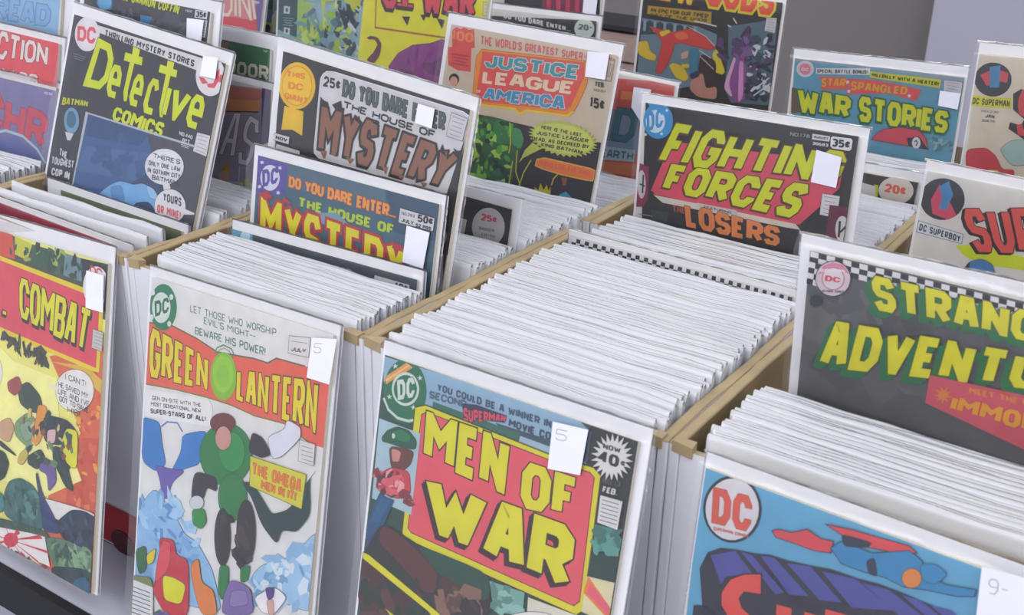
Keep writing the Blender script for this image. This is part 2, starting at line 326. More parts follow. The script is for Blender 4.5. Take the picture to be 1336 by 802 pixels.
ART = {
'crimson_peek': dict(pose=(-0.214, 0.0245, 0.2665, -0.045, 0.02, 0.0), w=0.178, h=0.262, t=0.002, margins=(0.003, 0.003, 0.022), stickers=[], ops=[
['p','a8304c',[[-2061.3,-42.4],[529.8,-95.4],[492.9,431.1],[-11758.8,6887.2]]],
]),
'olive_peek': dict(pose=(-0.216, 0.078, 0.2665, -0.045, 0.12, 0.0), w=0.178, h=0.262, t=0.002, margins=(0.022, 0.005, 0.004), stickers=[], ops=[
['p','6c7454',[[-2266.5,-155.8],[487,-114],[490.6,447.8],[-5049.1,3087.7]]],
]),
'tank': dict(pose=(-0.208, 0.006, 0.261, -0.062, 0.231, 0.064), w=0.178, h=0.262, t=0.003, margins=(0.002, 0.0111, 0.0015), stickers=[[[155.8,19.9],[176,19.7],[177.3,46.1],[157,46.7]]], ops=[
['p','e8e27a',[[-240.4,-52.8],[182.8,-63.7],[205.6,276.5],[-235.4,394.7]]],
['p','3f4a3c',[[-240.4,-52.8],[40.5,7.9],[61,12.1],[84,13.8],[137,13.6],[189.1,11.2],[181.1,51.8],[43,50],[-239.2,58.6]]],
['p','d24d33',[[19.8,7.4],[57.5,10.8],[62,29.1],[21.1,30.6]]],
['p','c8c83a',[[60.9,11.2],[84,13.8],[78.4,27],[61.8,25.3]]],
['p','2b5a3e',[[84,13.8],[100,14.7],[102.5,28.2],[84.9,27.7]]],
['p','254d38',[[100,14.7],[125.4,13],[124.4,28.7],[102.5,28.2]]],
['p','6e8b98',[[125.4,13],[144.4,13.2],[147.2,29.9],[124.5,29.6]]],
['p','232a35',[[144.4,13.2],[180.8,12.8],[180.3,41.2],[147.2,29.9]]],
['s',['26483a','35604a','9db050','1f2e2c'],[[54.2,11.3],[142.9,12.6],[147.1,28.1],[55.3,28.4]],26,5,3],
['p','d8663a',[[111.8,93.1],[176.9,70.8],[182.2,283.5],[107.9,272.5],[119,194.2],[155.6,139.1]]],
['p','c95437',[[147.1,147.1],[176.6,139],[177.8,247.7],[135,238.8]]],
['s',['e0834a','b9402c','cf5a3a','e8a23c','d66a45'],[[151.9,91.2],[180.9,84.4],[179.7,233.3],[138.4,241.6]],90,6,5],
['p','f0ec9a',[[-191,154.3],[46,100.5],[67,107.5],[122.4,107.8],[127.7,137.1],[158.5,176.4],[103.6,208.9],[73,204.1],[-189.1,256.7]]],
['p','d9b23a',[[112.1,96.9],[143.2,95.2],[158.7,100.8],[179.8,106.6],[177.5,96.1],[157.8,89.8]]],
['p','e3d21e',[[-193.3,33.2],[41.8,29.8],[150.5,33.7],[174,35.4],[172.7,90.9],[165.4,91.7],[45.3,88.8],[-192.2,95.4]]],
['p','d8475a',[[-193.2,38.7],[42,33.3],[149.3,37.6],[169.4,39],[169,88.7],[45.1,85.2],[-192.3,89.8]]],
['t','G.I.',[[-28.9,43.5],[55.7,46],[57.6,76.7],[-27.5,73.8]],'ddd81e',4.6,0.9,'2b1d16',[-1.2,1.6,'2b1d16'],0.14],
['t','COMBAT',[[69.4,41],[162,48.6],[156.5,80],[71.4,71.4]],'ddd81e',4.4,0.8,'2b1d16',[1.4,2.2,'2b1d16'],0.06],
['s',['2a2c26','3a3a2c','4a4030'],[[48.8,90],[108.6,92],[112.4,100.7],[59.5,97.4]],26,7,8],
['q','e4e0dd','333',0.3,[[168.3,105.4],[167.9,109.3],[166.3,113.4],[163.4,117.3],[159.5,120.9],[154.7,123.9],[149.3,126.3],[143.7,127.8],[138.1,128.3],[132.8,127.8],[128.3,126.3],[124.8,124],[122.5,120.9],[121.5,117.2],[121.9,113.1],[123.7,109],[126.8,105],[130.9,101.4],[135.8,98.4],[141.3,96.2],[146.9,94.8],[152.4,94.4],[157.4,95],[161.8,96.5],[165.1,98.8],[167.3,101.9]]],
['p','e4e0dd',[[110.2,115.6],[124.3,113],[126.2,117.3]]],
['t',"I CAN'T!",[[132.8,101.1],[158.7,100.8],[159.1,105.3],[133.2,105.7]],'222',0.6,0,'',0,0.14],
['t','HE SAVED MY',[[125,109],[161.8,109.3],[162.1,113.3],[125.3,113.2]],'222',0.55,0,'',0,0.14],
['t',"LIFE..AND I'VE",[[124.8,114.4],[163.4,114.8],[163.7,118.9],[125,118.6]],'222',0.55,0,'',0,0.14],
['t','GOT TO SAVE',[[127,119.6],[162.6,119.9],[162.9,124],[127.3,123.7]],'222',0.55,0,'',0,0.14],
['t','HIS!',[[137.7,124.9],[153,125],[153.4,129.5],[138,129.3]],'222',0.6,0,'',0,0.14],
['p','e4e0dd',[[51.3,120.1],[51.1,123.8],[50.1,127.4],[48.3,130.8],[45.9,133.8],[42.9,136.3],[39.5,138],[36,138.9],[32.5,138.9],[29.3,138],[26.5,136.2],[24.3,133.8],[22.8,130.7],[22.2,127.2],[22.4,123.5],[23.5,119.8],[25.4,116.3],[27.9,113.3],[30.9,110.9],[34.3,109.3],[37.8,108.5],[41.2,108.5],[44.4,109.5],[47.1,111.2],[49.3,113.7],[50.7,116.7]]],
['c','7f9a6e',0.28,[[70.9,155.2],[87.6,142.4],[101.7,146.9],[106,160.1],[89.5,170.9],[71.5,165.5]]],
['c','8fa88a',0.28,[[76.2,155.8],[91.4,147.6],[99,157.9],[85.8,167.8]]],
['c','30453a',0.28,[[72.7,127.6],[86,118.2],[103.7,126],[108,139.1],[91,141.5],[76.9,139]]],
['c','a14440',0.28,[[58.4,126],[73.8,117],[79.6,125.9],[69.6,134.6],[60.6,132.7]]],
['c','c8a07a',0.28,[[49.6,160.8],[63.6,152.9],[71.1,159.3],[64.9,173.6],[50.3,173.4]]],
['c','1f2a28',0.28,[[50.4,174.5],[72.4,180],[75.4,181.7],[50.7,179.7]]],
['c','e09a3a',0.28,[[100.7,132.8],[112.5,131.8],[112,148.2],[102.9,165.1],[92.6,165.9],[98.3,147.8]]],
['c','27323c',0.28,[[111.3,138.2],[137.5,135.3],[150.8,140.7],[132.6,156.8],[112.8,160.3],[105.3,150]]],
['c','d8b6b0',0.28,[[113.8,149.8],[125.2,145.7],[124.3,157.1],[114.5,160.8]]],
['c','ddd628',0.28,[[137.9,141.2],[152.4,140.3],[153,169.1],[141.8,170.3],[130.9,157.2]]],
['c','28403a',0.28,[[122.8,159.5],[134.3,158.3],[151.2,187.8],[139.7,187.2],[121.9,170]]],
['c','233a30',0.28,[[89.9,177.1],[106.4,166.2],[113.6,172.3],[104.2,184.4],[90.3,183.2]]],
['c','6e5a96',0.28,[[107.2,177.3],[125.5,173],[128.8,186.4],[118.8,197.7],[116.2,184],[105.9,183.9]]],
['c','cbb35c',0.28,[[79.4,178],[87.8,171.4],[91.6,176.6],[83.5,186.3],[76.4,186.2]]],
['c','1f3b2c',0.28,[[28.8,185.9],[58.1,181.9],[65.9,190.3],[59.5,205.1],[30.5,218.1]]],
['s',['2b3a3a','6a8a60','d8c070','3f5650','8a5040'],[[80.5,140.1],[147.2,134.7],[146.8,172.9],[89.9,177.1]],36,5,12],
['c','e0dcd8',0.28,[[102.2,204.9],[180.4,194.8],[179.8,207],[123.5,217]]],
['c','3d6a66',0.28,[[60.2,215.6],[66.7,204],[80.6,197.1],[98.2,197.7],[112.7,207.9],[115.8,227.9],[97.2,234],[61.3,234.8]]],
['s',['48786f','31584f','5c8b80'],[[63.4,208.2],[105.2,197.7],[112,222.8],[68.5,232.5]],30,6,13],
['c','4c8a8a',0.28,[[15.5,222.7],[59.5,215.9],[61.9,232.4],[16.6,244.6]]],
['c','2b3d70',0.28,[[103.6,185.6],[110.5,200.2],[128.3,213.4],[137.5,224.9],[114.3,230.5],[109.5,211],[101.8,188.7]]],
['c','1d3048',0.28,[[131.9,216.4],[149,201.7],[164.8,197.7],[180.7,198.7],[179.9,228.2],[137.7,227]]],
['s',['223a58','16263a','2c4a66'],[[136.5,210.8],[179.2,199.2],[179.1,225.4],[140.9,225.9]],20,6,14],
['c','3d5a48',0.28,[[16.8,246.8],[75.8,234.4],[121,228.3],[125.4,243.6],[17.1,253.4]]],
['p','e2dedb',[[32.4,250.7],[69.2,243.1],[97.4,237.1],[117.2,233.7],[125.6,255.2],[102.2,256.9],[55.5,260.8],[33,261.6]]],
['p','cc3a50',[[72.6,251.1],[30.4,256.2],[36.5,257.8]]],
['p','cc3a50',[[72.6,251.1],[61.7,240.5],[65.5,242.8]]],
['p','cc3a50',[[72.6,251.1],[79.4,239.8],[85.2,241.3]]],
['p','cc3a50',[[72.6,251.1],[111.1,234.1],[114.7,236.3]]],
['p','cc3a50',[[72.6,251.1],[120,243.8],[125.5,245.3]]],
['p','cc3a50',[[72.6,251.1],[109.1,255.6],[112.7,257.8]]],
['p','cc3a50',[[72.6,251.1],[86,258.5],[91.8,260]]],
['p','cc3a50',[[72.6,251.1],[66.6,260.8],[70.4,263]]],
['p','cc3a50',[[72.6,251.1],[42.2,263.5],[48.3,265]]],
['p','cc3a50',[[82.5,247.8],[82.3,249.3],[81.5,251],[80.2,252.6],[78.5,254.2],[76.4,255.5],[74.1,256.7],[71.7,257.5],[69.4,257.9],[67.2,258],[65.3,257.6],[63.9,256.9],[62.9,255.8],[62.5,254.5],[62.7,252.9],[63.5,251.3],[64.8,249.7],[66.6,248.1],[68.7,246.7],[71,245.6],[73.4,244.8],[75.7,244.4],[77.9,244.4],[79.7,244.7],[81.2,245.5],[82.1,246.5]]],
['c','5f7f66',0.28,[[117.9,233.5],[144.3,226.8],[167,226.4],[178.4,228.7],[179.1,258.1],[136.5,256.6],[123.9,246.2]]],
['s',['7a9a78','46664f','35554a','8aa888'],[[124.8,235.4],[173.5,227.3],[174.8,243.2],[132.6,249.6]],44,6,15],
['c','27403f',0.28,[[124.5,254.5],[177.6,239.1],[178.9,263.3],[137.2,266.9]]],
['c','31607c',0.28,[[156.3,254.9],[168.7,247.4],[179.3,251.8],[178.9,263.3],[155.2,262.6]]],
['s',['8a4a58','4c5040','b35060'],[[77.5,259.9],[139.8,255.5],[140.5,265.8],[70.9,270.9]],24,6,16],
['q','c9c5c0','55525a',0.3,[[165,60.7],[179.6,60.8],[179,74.8],[164.4,74.5]]],
['l','77747c',0.35,[[166.7,62.5],[177.8,62.6]],0],
['l','77747c',0.35,[[167.3,65.1],[176.9,65.2]],0],
['l','77747c',0.35,[[167.9,67.6],[176.1,67.7]],0],
['l','77747c',0.35,[[166.3,70.2],[177.4,70.4]],0],
['l','77747c',0.35,[[167,72.8],[176.6,73]],0],
['p','ddd8d8',[[180.8,26.9],[180.7,30.4],[179.7,33.9],[177.9,37.2],[175.4,40],[172.4,42.3],[169,43.8],[165.4,44.6],[161.8,44.4],[158.5,43.5],[155.6,41.7],[153.3,39.2],[151.7,36.1],[151,32.7],[151.2,29.1],[152.2,25.6],[154.1,22.3],[156.6,19.5],[159.7,17.3],[163.1,15.8],[166.7,15.1],[170.2,15.3],[173.5,16.3],[176.3,18.1],[178.6,20.6],[180.1,23.6]]],
['t','DC',[[157.9,15.6],[172.5,16.1],[173,23.1],[158.5,22.6]],'c33c40',1.4,0,'',0,0.14],
['t','15',[[173.6,30.1],[182.8,30.1],[183.3,37],[174.2,37.1]],'c33c40',1.2,0,'',0,0.14],
]),
'lantern': dict(pose=(0.004, -0.001, 0.266, -0.04, 0.21, 0.037), w=0.178, h=0.266, t=0.003, margins=(0.0063, 0.0055, 0.0015), stickers=[[[161.9,10.4],[182.1,6.4],[179.2,35.7],[160.3,36.1]]], ops=[
['p','dcdad8',[[-6.3,0.88],[183.9,4.7],[192.8,238.9],[-2.37,307.4]]],
['p','e0604a',[[4.9,38.1],[30.1,34.5],[56,37.4],[76,41.5],[111,37.1],[123,36.9],[130.4,31.9],[155.5,30.7],[182.1,27.3],[185.2,77.2],[166.6,78.5],[141.7,72],[114.8,74.5],[91.8,73.5],[68.3,74.7],[37.3,77.8],[6.1,82.2]]],
['l','4f6a34',1,[[4.9,38.1],[30.1,34.5],[56,37.4],[76,41.5],[111,37.1],[123,36.9],[130.4,31.9],[155.5,30.7]],0],
['l','6a7a34',0.9,[[166.6,78.5],[141.7,72],[114.8,74.5],[91.8,73.5],[68.3,74.7],[37.3,77.8],[6.1,82.2]],0],
['p','1c7a50',[[33.9,20.7],[33.8,24.6],[32.9,28.5],[31.3,32.1],[29.1,35.2],[26.3,37.7],[23.1,39.4],[19.7,40.2],[16.3,40.1],[13.2,39],[10.4,37],[8.2,34.2],[6.7,30.9],[5.9,27.1],[6,23.1],[6.9,19.2],[8.6,15.6],[10.9,12.4],[13.8,10],[17,8.4],[20.4,7.7],[23.7,7.9],[26.8,9],[29.5,11],[31.6,13.7],[33.1,17]]],
['p','d4dcd6',[[27.5,22.5],[27.4,25.1],[26.8,27.6],[25.7,30],[24.1,32.1],[22.2,33.8],[20.1,34.9],[17.8,35.5],[15.5,35.4],[13.3,34.6],[11.5,33.4],[10,31.5],[9,29.3],[8.5,26.8],[8.5,24.2],[9.2,21.6],[10.3,19.2],[11.9,17.1],[13.8,15.5],[16,14.4],[18.3,13.9],[20.6,14],[22.7,14.7],[24.5,16],[26,17.8],[27,20]]],
['t','DC',[[10.6,22],[25.5,15.6],[25.9,25.9],[12.2,32.5]],'1c6a48',2.2,0,'',0,0.14],
['p','d4dcd6',[[29.7,14.6],[29.7,15.1],[29.6,15.6],[29.3,16],[29,16.4],[28.6,16.7],[28.1,17],[27.6,17.1],[27.2,17.1],[26.7,16.9],[26.3,16.7],[26,16.4],[25.8,16],[25.7,15.5],[25.7,15],[25.9,14.6],[26.1,14.1],[26.4,13.7],[26.9,13.4],[27.3,13.2],[27.8,13.1],[28.3,13.1],[28.7,13.2],[29.1,13.4],[29.4,13.8],[29.6,14.2]]],
['p','d4dcd6',[[29.1,33.5],[29.1,34],[28.9,34.4],[28.7,34.9],[28.4,35.3],[27.9,35.6],[27.5,35.8],[27,36],[26.5,36],[26.1,35.8],[25.7,35.6],[25.4,35.3],[25.2,34.9],[25.1,34.4],[25.1,33.9],[25.2,33.5],[25.5,33],[25.8,32.6],[26.2,32.3],[26.7,32.1],[27.1,31.9],[27.6,31.9],[28.1,32.1],[28.5,32.3],[28.8,32.6],[29,33]]],
['p','d4dcd6',[[10.6,15.8],[10.6,16.3],[10.4,16.8],[10.2,17.2],[9.8,17.6],[9.4,17.9],[8.9,18.2],[8.4,18.3],[8,18.3],[7.5,18.1],[7.1,17.9],[6.8,17.6],[6.6,17.2],[6.5,16.7],[6.5,16.2],[6.6,15.7],[6.9,15.3],[7.2,14.9],[7.7,14.6],[8.1,14.4],[8.6,14.2],[9.1,14.3],[9.6,14.4],[10,14.6],[10.3,14.9],[10.5,15.3]]],
['p','d4dcd6',[[10.6,33.2],[10.6,33.7],[10.5,34.1],[10.2,34.6],[9.9,35],[9.4,35.3],[9,35.6],[8.5,35.7],[8,35.7],[7.5,35.6],[7.1,35.3],[6.8,35],[6.6,34.6],[6.5,34.1],[6.5,33.6],[6.7,33.1],[6.9,32.7],[7.2,32.3],[7.7,32],[8.2,31.7],[8.7,31.6],[9.1,31.6],[9.6,31.7],[10,32],[10.3,32.3],[10.5,32.7]]],
['t','LET THOSE WHO WORSHIP',[[47,16],[128.4,13.2],[128.5,17.9],[47.5,20.9]],'4a7a60',0.6,0,'',0,0.25],
['t',"EVIL'S MIGHT--",[[61.1,21.1],[110.2,20.5],[110.7,24.8],[61.5,25.8]],'4a7a60',0.6,0,'',0,0.25],
['t','BEWARE HIS POWER!',[[53.1,29.7],[120.4,27.4],[120.6,32.9],[53.6,34.6]],'4a7a60',0.75,0,'',0,0.25],
['l','63806a',0.9,[[73.6,43.6],[75.7,38.6],[81.7,35.3],[89.2,36],[93.1,40.2]],0],
['l','63806a',0.5,[[75.1,44],[77.9,39.8],[82.3,37.2],[87.3,37.9],[91.2,41.4]],0],
['p','86b92a',[[96.1,52.8],[96.1,56.7],[95.4,60.6],[94.1,64.3],[92.1,67.5],[89.6,70],[86.8,71.8],[83.8,72.6],[80.8,72.5],[77.9,71.4],[75.4,69.4],[73.4,66.6],[71.9,63.2],[71.2,59.4],[71.2,55.4],[71.9,51.4],[73.3,47.8],[75.4,44.6],[77.9,42.1],[80.7,40.4],[83.7,39.7],[86.7,39.9],[89.5,41],[92,43],[93.9,45.7],[95.3,49.1]]],
['p','96c834',[[93.1,52.1],[93.1,55.1],[92.5,58.2],[91.4,61],[89.8,63.5],[87.9,65.5],[85.6,66.8],[83.2,67.5],[80.8,67.4],[78.5,66.5],[76.5,65],[74.9,62.9],[73.8,60.3],[73.2,57.3],[73.2,54.2],[73.8,51.2],[74.9,48.4],[76.5,45.9],[78.5,44],[80.8,42.6],[83.2,42],[85.6,42.2],[87.8,43],[89.8,44.5],[91.4,46.6],[92.5,49.2]]],
['p','8cc02e',[[89.5,54.5],[89.5,56.4],[89.2,58.3],[88.5,60],[87.5,61.5],[86.2,62.7],[84.8,63.6],[83.3,64],[81.8,63.9],[80.4,63.4],[79.2,62.5],[78.2,61.2],[77.5,59.6],[77.1,57.8],[77.1,55.9],[77.5,54.1],[78.2,52.3],[79.2,50.8],[80.4,49.6],[81.8,48.8],[83.3,48.4],[84.8,48.5],[86.2,49],[87.5,49.9],[88.5,51.2],[89.2,52.8]]],
['t','GREEN',[[8.2,40.5],[68.3,47.7],[69.5,69.3],[9.2,75.8]],'e2cf1c',4.6,0.7,'4a4a1a',0,0.1],
['t','LANTERN',[[96,48.3],[167.9,37.3],[169.5,70.4],[97.2,68.2]],'e2cf1c',4.3,0.7,'4a4a1a',0,0.09],
['p','e6e4e2',[[4,86],[70.5,74.9],[75.3,79.7],[75.5,93.5],[4.5,106.1]]],
['t','GEN ON-SITE WITH THE',[[13.8,88.6],[64,80.1],[64.2,82.8],[14,91.6]],'3c3a40',0.5,0,'',0,0.14],
['t','MOST SENSATIONAL, NEW',[[13,93.3],[64.3,84],[64.6,86.7],[13.2,96.1]],'3c3a40',0.5,0,'',0,0.14],
['t','SUPER-STARS OF ALL!',[[12.9,98],[69.5,87.8],[69.8,91.3],[13.2,101.6]],'2c2a30',0.9,0,'',0,0.14],
['q','d9d5d2','55525a',0.3,[[140.2,14.7],[158.2,11.7],[158.2,24.4],[140.5,26]]],
['l','77747c',0.35,[[142.5,17.6],[156.1,15.7]],0],
['l','77747c',0.35,[[143.5,22.3],[155.2,21]],0],
['t','JULY',[[142.9,21.1],[155.7,19.3],[155.6,22.2],[142.8,24]],'333',0.6,0,'',0,0.14],
['c','2f7cc0',0.28,[[6.1,106.2],[23.6,104.8],[27.5,120.2],[32.7,133.4],[22.6,142.1],[7.4,139.4],[4.1,116]]],
['c','2f7cc0',0.28,[[47.4,107],[73.1,96.2],[66.8,122.7],[54.6,129.2],[37.2,139.3],[47.3,119.7]]],
['l','3a6fae',0.8,[[25.2,108],[31.4,102.6],[41.7,100.5],[47.3,105.2]],0],
['c','6a58a8',0.28,[[20.9,137],[34.2,135.7],[53.5,131.4],[40.2,143.9],[36.1,158.2],[30.8,158.2],[27.1,146.3]]],
['c','8db8da',0.28,[[4.8,176.3],[22.2,153.4],[39.3,164.7],[44.7,149.8],[44.8,166.5],[56.3,177.5],[69.4,178.4],[86.1,192.8],[92.3,205.2],[98.9,221.2],[4,239]]],
['s',['7aa8d0','a6c8e2','5f92c2','94bcdc'],[[4,167],[48.8,152.2],[86.4,196.3],[3.1,227.5]],60,8,21],
['c','9cc0da',0.28,[[124.4,182.1],[132.8,171.8],[158.8,157],[180,129],[181.6,171.1],[180.3,188.9],[125.5,192.5]]],
['s',['8ab2d2','b4d0e2','6f9cc2','d2dce2'],[[123.7,175.2],[180.9,137.1],[182.3,186.4],[128.8,202.1]],50,8,22],
['c','1f7d3e',0.28,[[115.9,100.5],[115.7,105.7],[114.2,111.1],[111.3,116.3],[107.3,121.1],[102.3,125.2],[96.6,128.2],[90.6,130.2],[84.6,130.8],[78.9,130.2],[74,128.2],[70.1,124.9],[67.4,120.7],[66.2,115.7],[66.4,110.3],[68.2,104.7],[71.3,99.4],[75.6,94.6],[80.7,90.6],[86.5,87.7],[92.4,86],[98.3,85.5],[103.8,86.4],[108.5,88.4],[112.2,91.6],[114.7,95.7]]],
['c','1f7d3e',0.28,[[114.3,130.6],[114.3,134.6],[113.5,138.6],[112,142.5],[109.8,145.9],[107.1,148.7],[104,150.8],[100.8,151.9],[97.4,152],[94.3,151.2],[91.5,149.4],[89.3,146.8],[87.8,143.4],[87,139.6],[87,135.5],[87.8,131.4],[89.4,127.5],[91.7,124.1],[94.4,121.4],[97.5,119.4],[100.8,118.4],[104.1,118.3],[107.1,119.2],[109.8,121],[112,123.6],[113.5,126.8]]],
['c','2a9149',0.28,[[109.3,100.7],[109.3,104.1],[108.6,107.4],[107.2,110.6],[105.3,113.5],[102.8,115.8],[100.1,117.5],[97.1,118.4],[94.2,118.5],[91.4,117.8],[88.9,116.3],[87,114.1],[85.6,111.4],[84.9,108.2],[85,104.8],[85.7,101.4],[87.2,98.2],[89.2,95.3],[91.7,93],[94.4,91.4],[97.4,90.5],[100.3,90.5],[103,91.2],[105.4,92.7],[107.3,94.9],[108.7,97.6]]],
['c','6e3230',0.28,[[98.3,84.1],[98.2,85.8],[97.3,87.6],[95.9,89.4],[93.8,91.1],[91.4,92.6],[88.7,93.8],[85.8,94.7],[83,95.1],[80.4,95.1],[78.1,94.6],[76.3,93.8],[75.1,92.5],[74.6,91],[74.8,89.2],[75.7,87.4],[77.2,85.6],[79.3,83.9],[81.8,82.4],[84.5,81.2],[87.4,80.4],[90.2,80],[92.8,80],[95,80.5],[96.7,81.4],[97.8,82.6]]],
['c','c9958c',0.28,[[95.8,95.2],[95.8,97.3],[95.4,99.3],[94.5,101.2],[93.3,102.9],[91.7,104.3],[90,105.3],[88.2,105.9],[86.3,106],[84.6,105.5],[83.1,104.7],[81.9,103.3],[81.1,101.7],[80.7,99.8],[80.7,97.7],[81.2,95.7],[82.1,93.8],[83.3,92],[84.9,90.7],[86.6,89.7],[88.4,89.1],[90.2,89.1],[91.9,89.5],[93.4,90.4],[94.6,91.7],[95.4,93.4]]],
['c','2c2430',0.28,[[114.4,85.5],[123.8,86.1],[133.9,95],[125.2,100.2],[112.3,99.8]]],
['c','d5d5de',0.28,[[128.2,84.8],[143.1,75.3],[144.5,68.2],[156.8,69.7],[157.7,76.9],[142.9,93.9],[134.2,97.9]]],
['c','2c2430',0.28,[[62.3,128.6],[84.7,126],[85.7,136.4],[75.7,136.1],[72.8,146.1],[60.4,150.2]]],
['c','c9cdd2',0.28,[[73.7,148],[73.6,149.2],[73.2,150.5],[72.3,151.8],[71.1,153],[69.7,154.1],[68.1,154.9],[66.4,155.5],[64.8,155.8],[63.2,155.7],[61.9,155.3],[60.8,154.7],[60.1,153.7],[59.8,152.6],[59.9,151.3],[60.4,150],[61.3,148.7],[62.5,147.5],[63.9,146.4],[65.5,145.6],[67.2,145.1],[68.8,144.8],[70.4,144.9],[71.7,145.3],[72.7,145.9],[73.4,146.8]]],
['c','2f8b3c',0.28,[[62.3,156.9],[74.6,151.9],[78,160.7],[73,167.9],[64.5,167.2]]],
['c','2c2228',0.28,[[101.9,163.3],[102.1,168.2],[101.9,172.9],[101.3,177.3],[100.2,181],[98.8,183.9],[97.1,185.7],[95.3,186.4],[93.4,185.9],[91.5,184.2],[89.8,181.5],[88.3,177.8],[87.2,173.5],[86.5,168.7],[86.3,163.8],[86.5,159],[87.2,154.6],[88.3,150.9],[89.7,148.1],[91.4,146.4],[93.2,145.7],[95.1,146.3],[97,148],[98.7,150.7],[100.1,154.3],[101.2,158.6]]],
['c','2c2228',0.28,[[124.8,151.7],[125.1,157.1],[124.9,162.4],[124.1,167.2],[122.9,171.4],[121.3,174.6],[119.4,176.6],[117.3,177.4],[115.1,176.9],[112.9,175],[110.9,172],[109.3,167.9],[108,163.1],[107.2,157.8],[106.9,152.4],[107.2,147.1],[107.9,142.2],[109.2,138.1],[110.8,135],[112.7,133],[114.8,132.3],[117,132.9],[119.1,134.8],[121.1,137.8],[122.7,141.8],[124,146.5]]],
['s',['44343a','201a20'],[[87.2,152.1],[122.4,140.2],[123.5,173.5],[92.8,184.7]],14,7,23],
['c','1f7d3e',0.28,[[93.5,186.3],[102.7,183.8],[103.2,201.1],[97.9,211.4],[93.5,204.8]]],
['c','1f7d3e',0.28,[[113.4,180.8],[122.5,175.6],[121.3,187.8],[114.5,191.3]]],
['c','1d3c3e',0.28,[[173.6,92.7],[168.1,101.1],[171.7,123.4],[161.3,138.9],[148.1,141.8],[144.8,153.4],[129.9,144.6],[118.9,129.1],[108.6,121.9],[117.8,118.9],[130.6,128.7],[138.2,134.8],[153.2,126.3],[165.3,105.3]]],
['p','cfc832',[[114.9,101.7],[165.2,98.7],[163.9,122.3],[116.3,122]]],
['l','5a5a28',0.4,[[114.9,101.7],[165.2,98.7],[163.9,122.3],[116.3,122]],1],
['t','THE OMEGA',[[117.3,105.2],[162.2,103.3],[161.8,111.8],[117.7,113.4]],'e07a2c',1.7,0.2,'7a3a1a',0,0.14],
['t','MEN IN IT!',[[126.8,114.7],[158.4,112.6],[158.2,118.7],[126.9,120.5]],'e07a2c',1.3,0.2,'7a3a1a',0,0.14],
['q','d6d2d0','55525a',0.3,[[157.1,77.8],[170.7,77.1],[170.8,91.1],[157.4,91.9]]],
['l','77747c',0.4,[[159.3,81.3],[168.8,80.6]],0],
['l','77747c',0.4,[[159.6,84.1],[169.1,83.3]],0],
['l','77747c',0.4,[[159.9,86.8],[169.4,86.1]],0],
['l','77747c',0.4,[[160.2,89.6],[169.7,88.8]],0],
['c','c33040',0.28,[[30.6,188.4],[46.4,184.7],[50,194.8],[63,193.8],[66.7,234],[49.3,248.7],[25.9,230.7],[35,207.9]]],
['c','d84c5a',0.28,[[33.4,189.3],[44,187.5],[43.1,208.7],[28.2,225.8]]],
['c','d6d424',0.28,[[36.9,214.8],[48.8,212.3],[62.1,213],[58.4,229.7],[39.8,233.1]]],
['c','2f6a3c',0.28,[[5.8,206.9],[17.7,198.8],[19.2,217.6],[11.4,224.4]]],
['c','d6c424',0.28,[[18.3,206.3],[28.6,196.8],[26.8,208.9],[20.3,213.3]]],
['c','d8833c',0.28,[[64.6,197],[72.9,188.3],[77.1,205.4],[89.9,206.2],[95.3,222.7],[79.3,229],[70.1,213.7]]],
['c','7c68a2',0.28,[[104.8,193.1],[115.6,190.8],[125.5,192.5],[129.6,209.1],[98.9,221.2],[99.9,206]]],
['c','8a78ae',0.28,[[106.7,199.7],[120.8,194.3],[124.2,203.9],[105.6,213]]],
['c','e2e0e2',0.28,[[128.3,196.9],[139.1,187.3],[147.9,182.2],[158.6,185.2],[147.7,201.8],[136.2,204.6]]],
['c','5c3f86',0.28,[[137.8,186],[146.8,182.6],[146.4,189.8],[141,193.7]]],
['c','d3a49a',0.28,[[139.9,194.2],[146.5,190.7],[148.2,201.7],[143.2,203.6]]],
['c','7c8a50',0.28,[[3.1,227.5],[25.1,221.2],[28.5,229.6],[4.8,230.8]]],
['s',['c04a50','8aa04c','4a6a8a','cf9a4a','6a5a92','2f6a4a'],[[5.5,258.4],[189.9,195.5],[198.5,288],[1.8,362.7]],160,14,24],
['p','d8d6d6',[[0.48,230.4],[27.9,227.9],[31.9,287.5],[0.9,292.6]]],
['l','5a5860',0.7,[[4.9,235.7],[25.5,233.1]],0],
['l','5a5860',0.7,[[5.1,239],[25.8,236.3]],0],
['l','5a5860',0.7,[[5.4,242.2],[26,239.6]],0],
['l','5a5860',0.7,[[5.7,245.5],[26.3,242.8]],0],
['l','5a5860',0.7,[[5.9,248.8],[26.6,246]],0],
['l','5a5860',0.7,[[6.2,252.1],[26.8,249.3]],0],
['l','5a5860',0.7,[[6.4,255.4],[27.1,252.5]],0],
['l','5a5860',0.7,[[6.7,258.7],[27.4,255.8]],0],
['l','5a5860',0.7,[[6.9,262],[27.6,259]],0],
]),
'pink_panel': dict(pose=(0.221, -0.012, 0.276, -0.062, 0.213, 0.035), w=0.181, h=0.275, t=0.003, margins=(0.0046, 0.007, 0.0051), stickers=[[[126.4,10.9],[148.1,8.8],[147.2,33.8],[127.2,36.7]]], ops=[
['p','2a4a40',[[0.01,1.62],[181.8,-0.33],[220.3,258],[-0.1,373.9]]],
['p','8fb0c6',[[2.76,8],[37,7.3],[123,5.9],[141,7],[147.3,10.2],[148.6,52.5],[85.4,46.9],[45.1,27.3],[8.2,33.8]]],
['p','35505c',[[88.3,23.5],[125.6,22.1],[144.5,27.8],[127.5,33.3],[99,30.3]]],
['p','2f6a5a',[[43.8,24.2],[104.4,24.6],[104.5,29.9],[123.8,29.2],[126,33.8],[43.9,30.5]]],
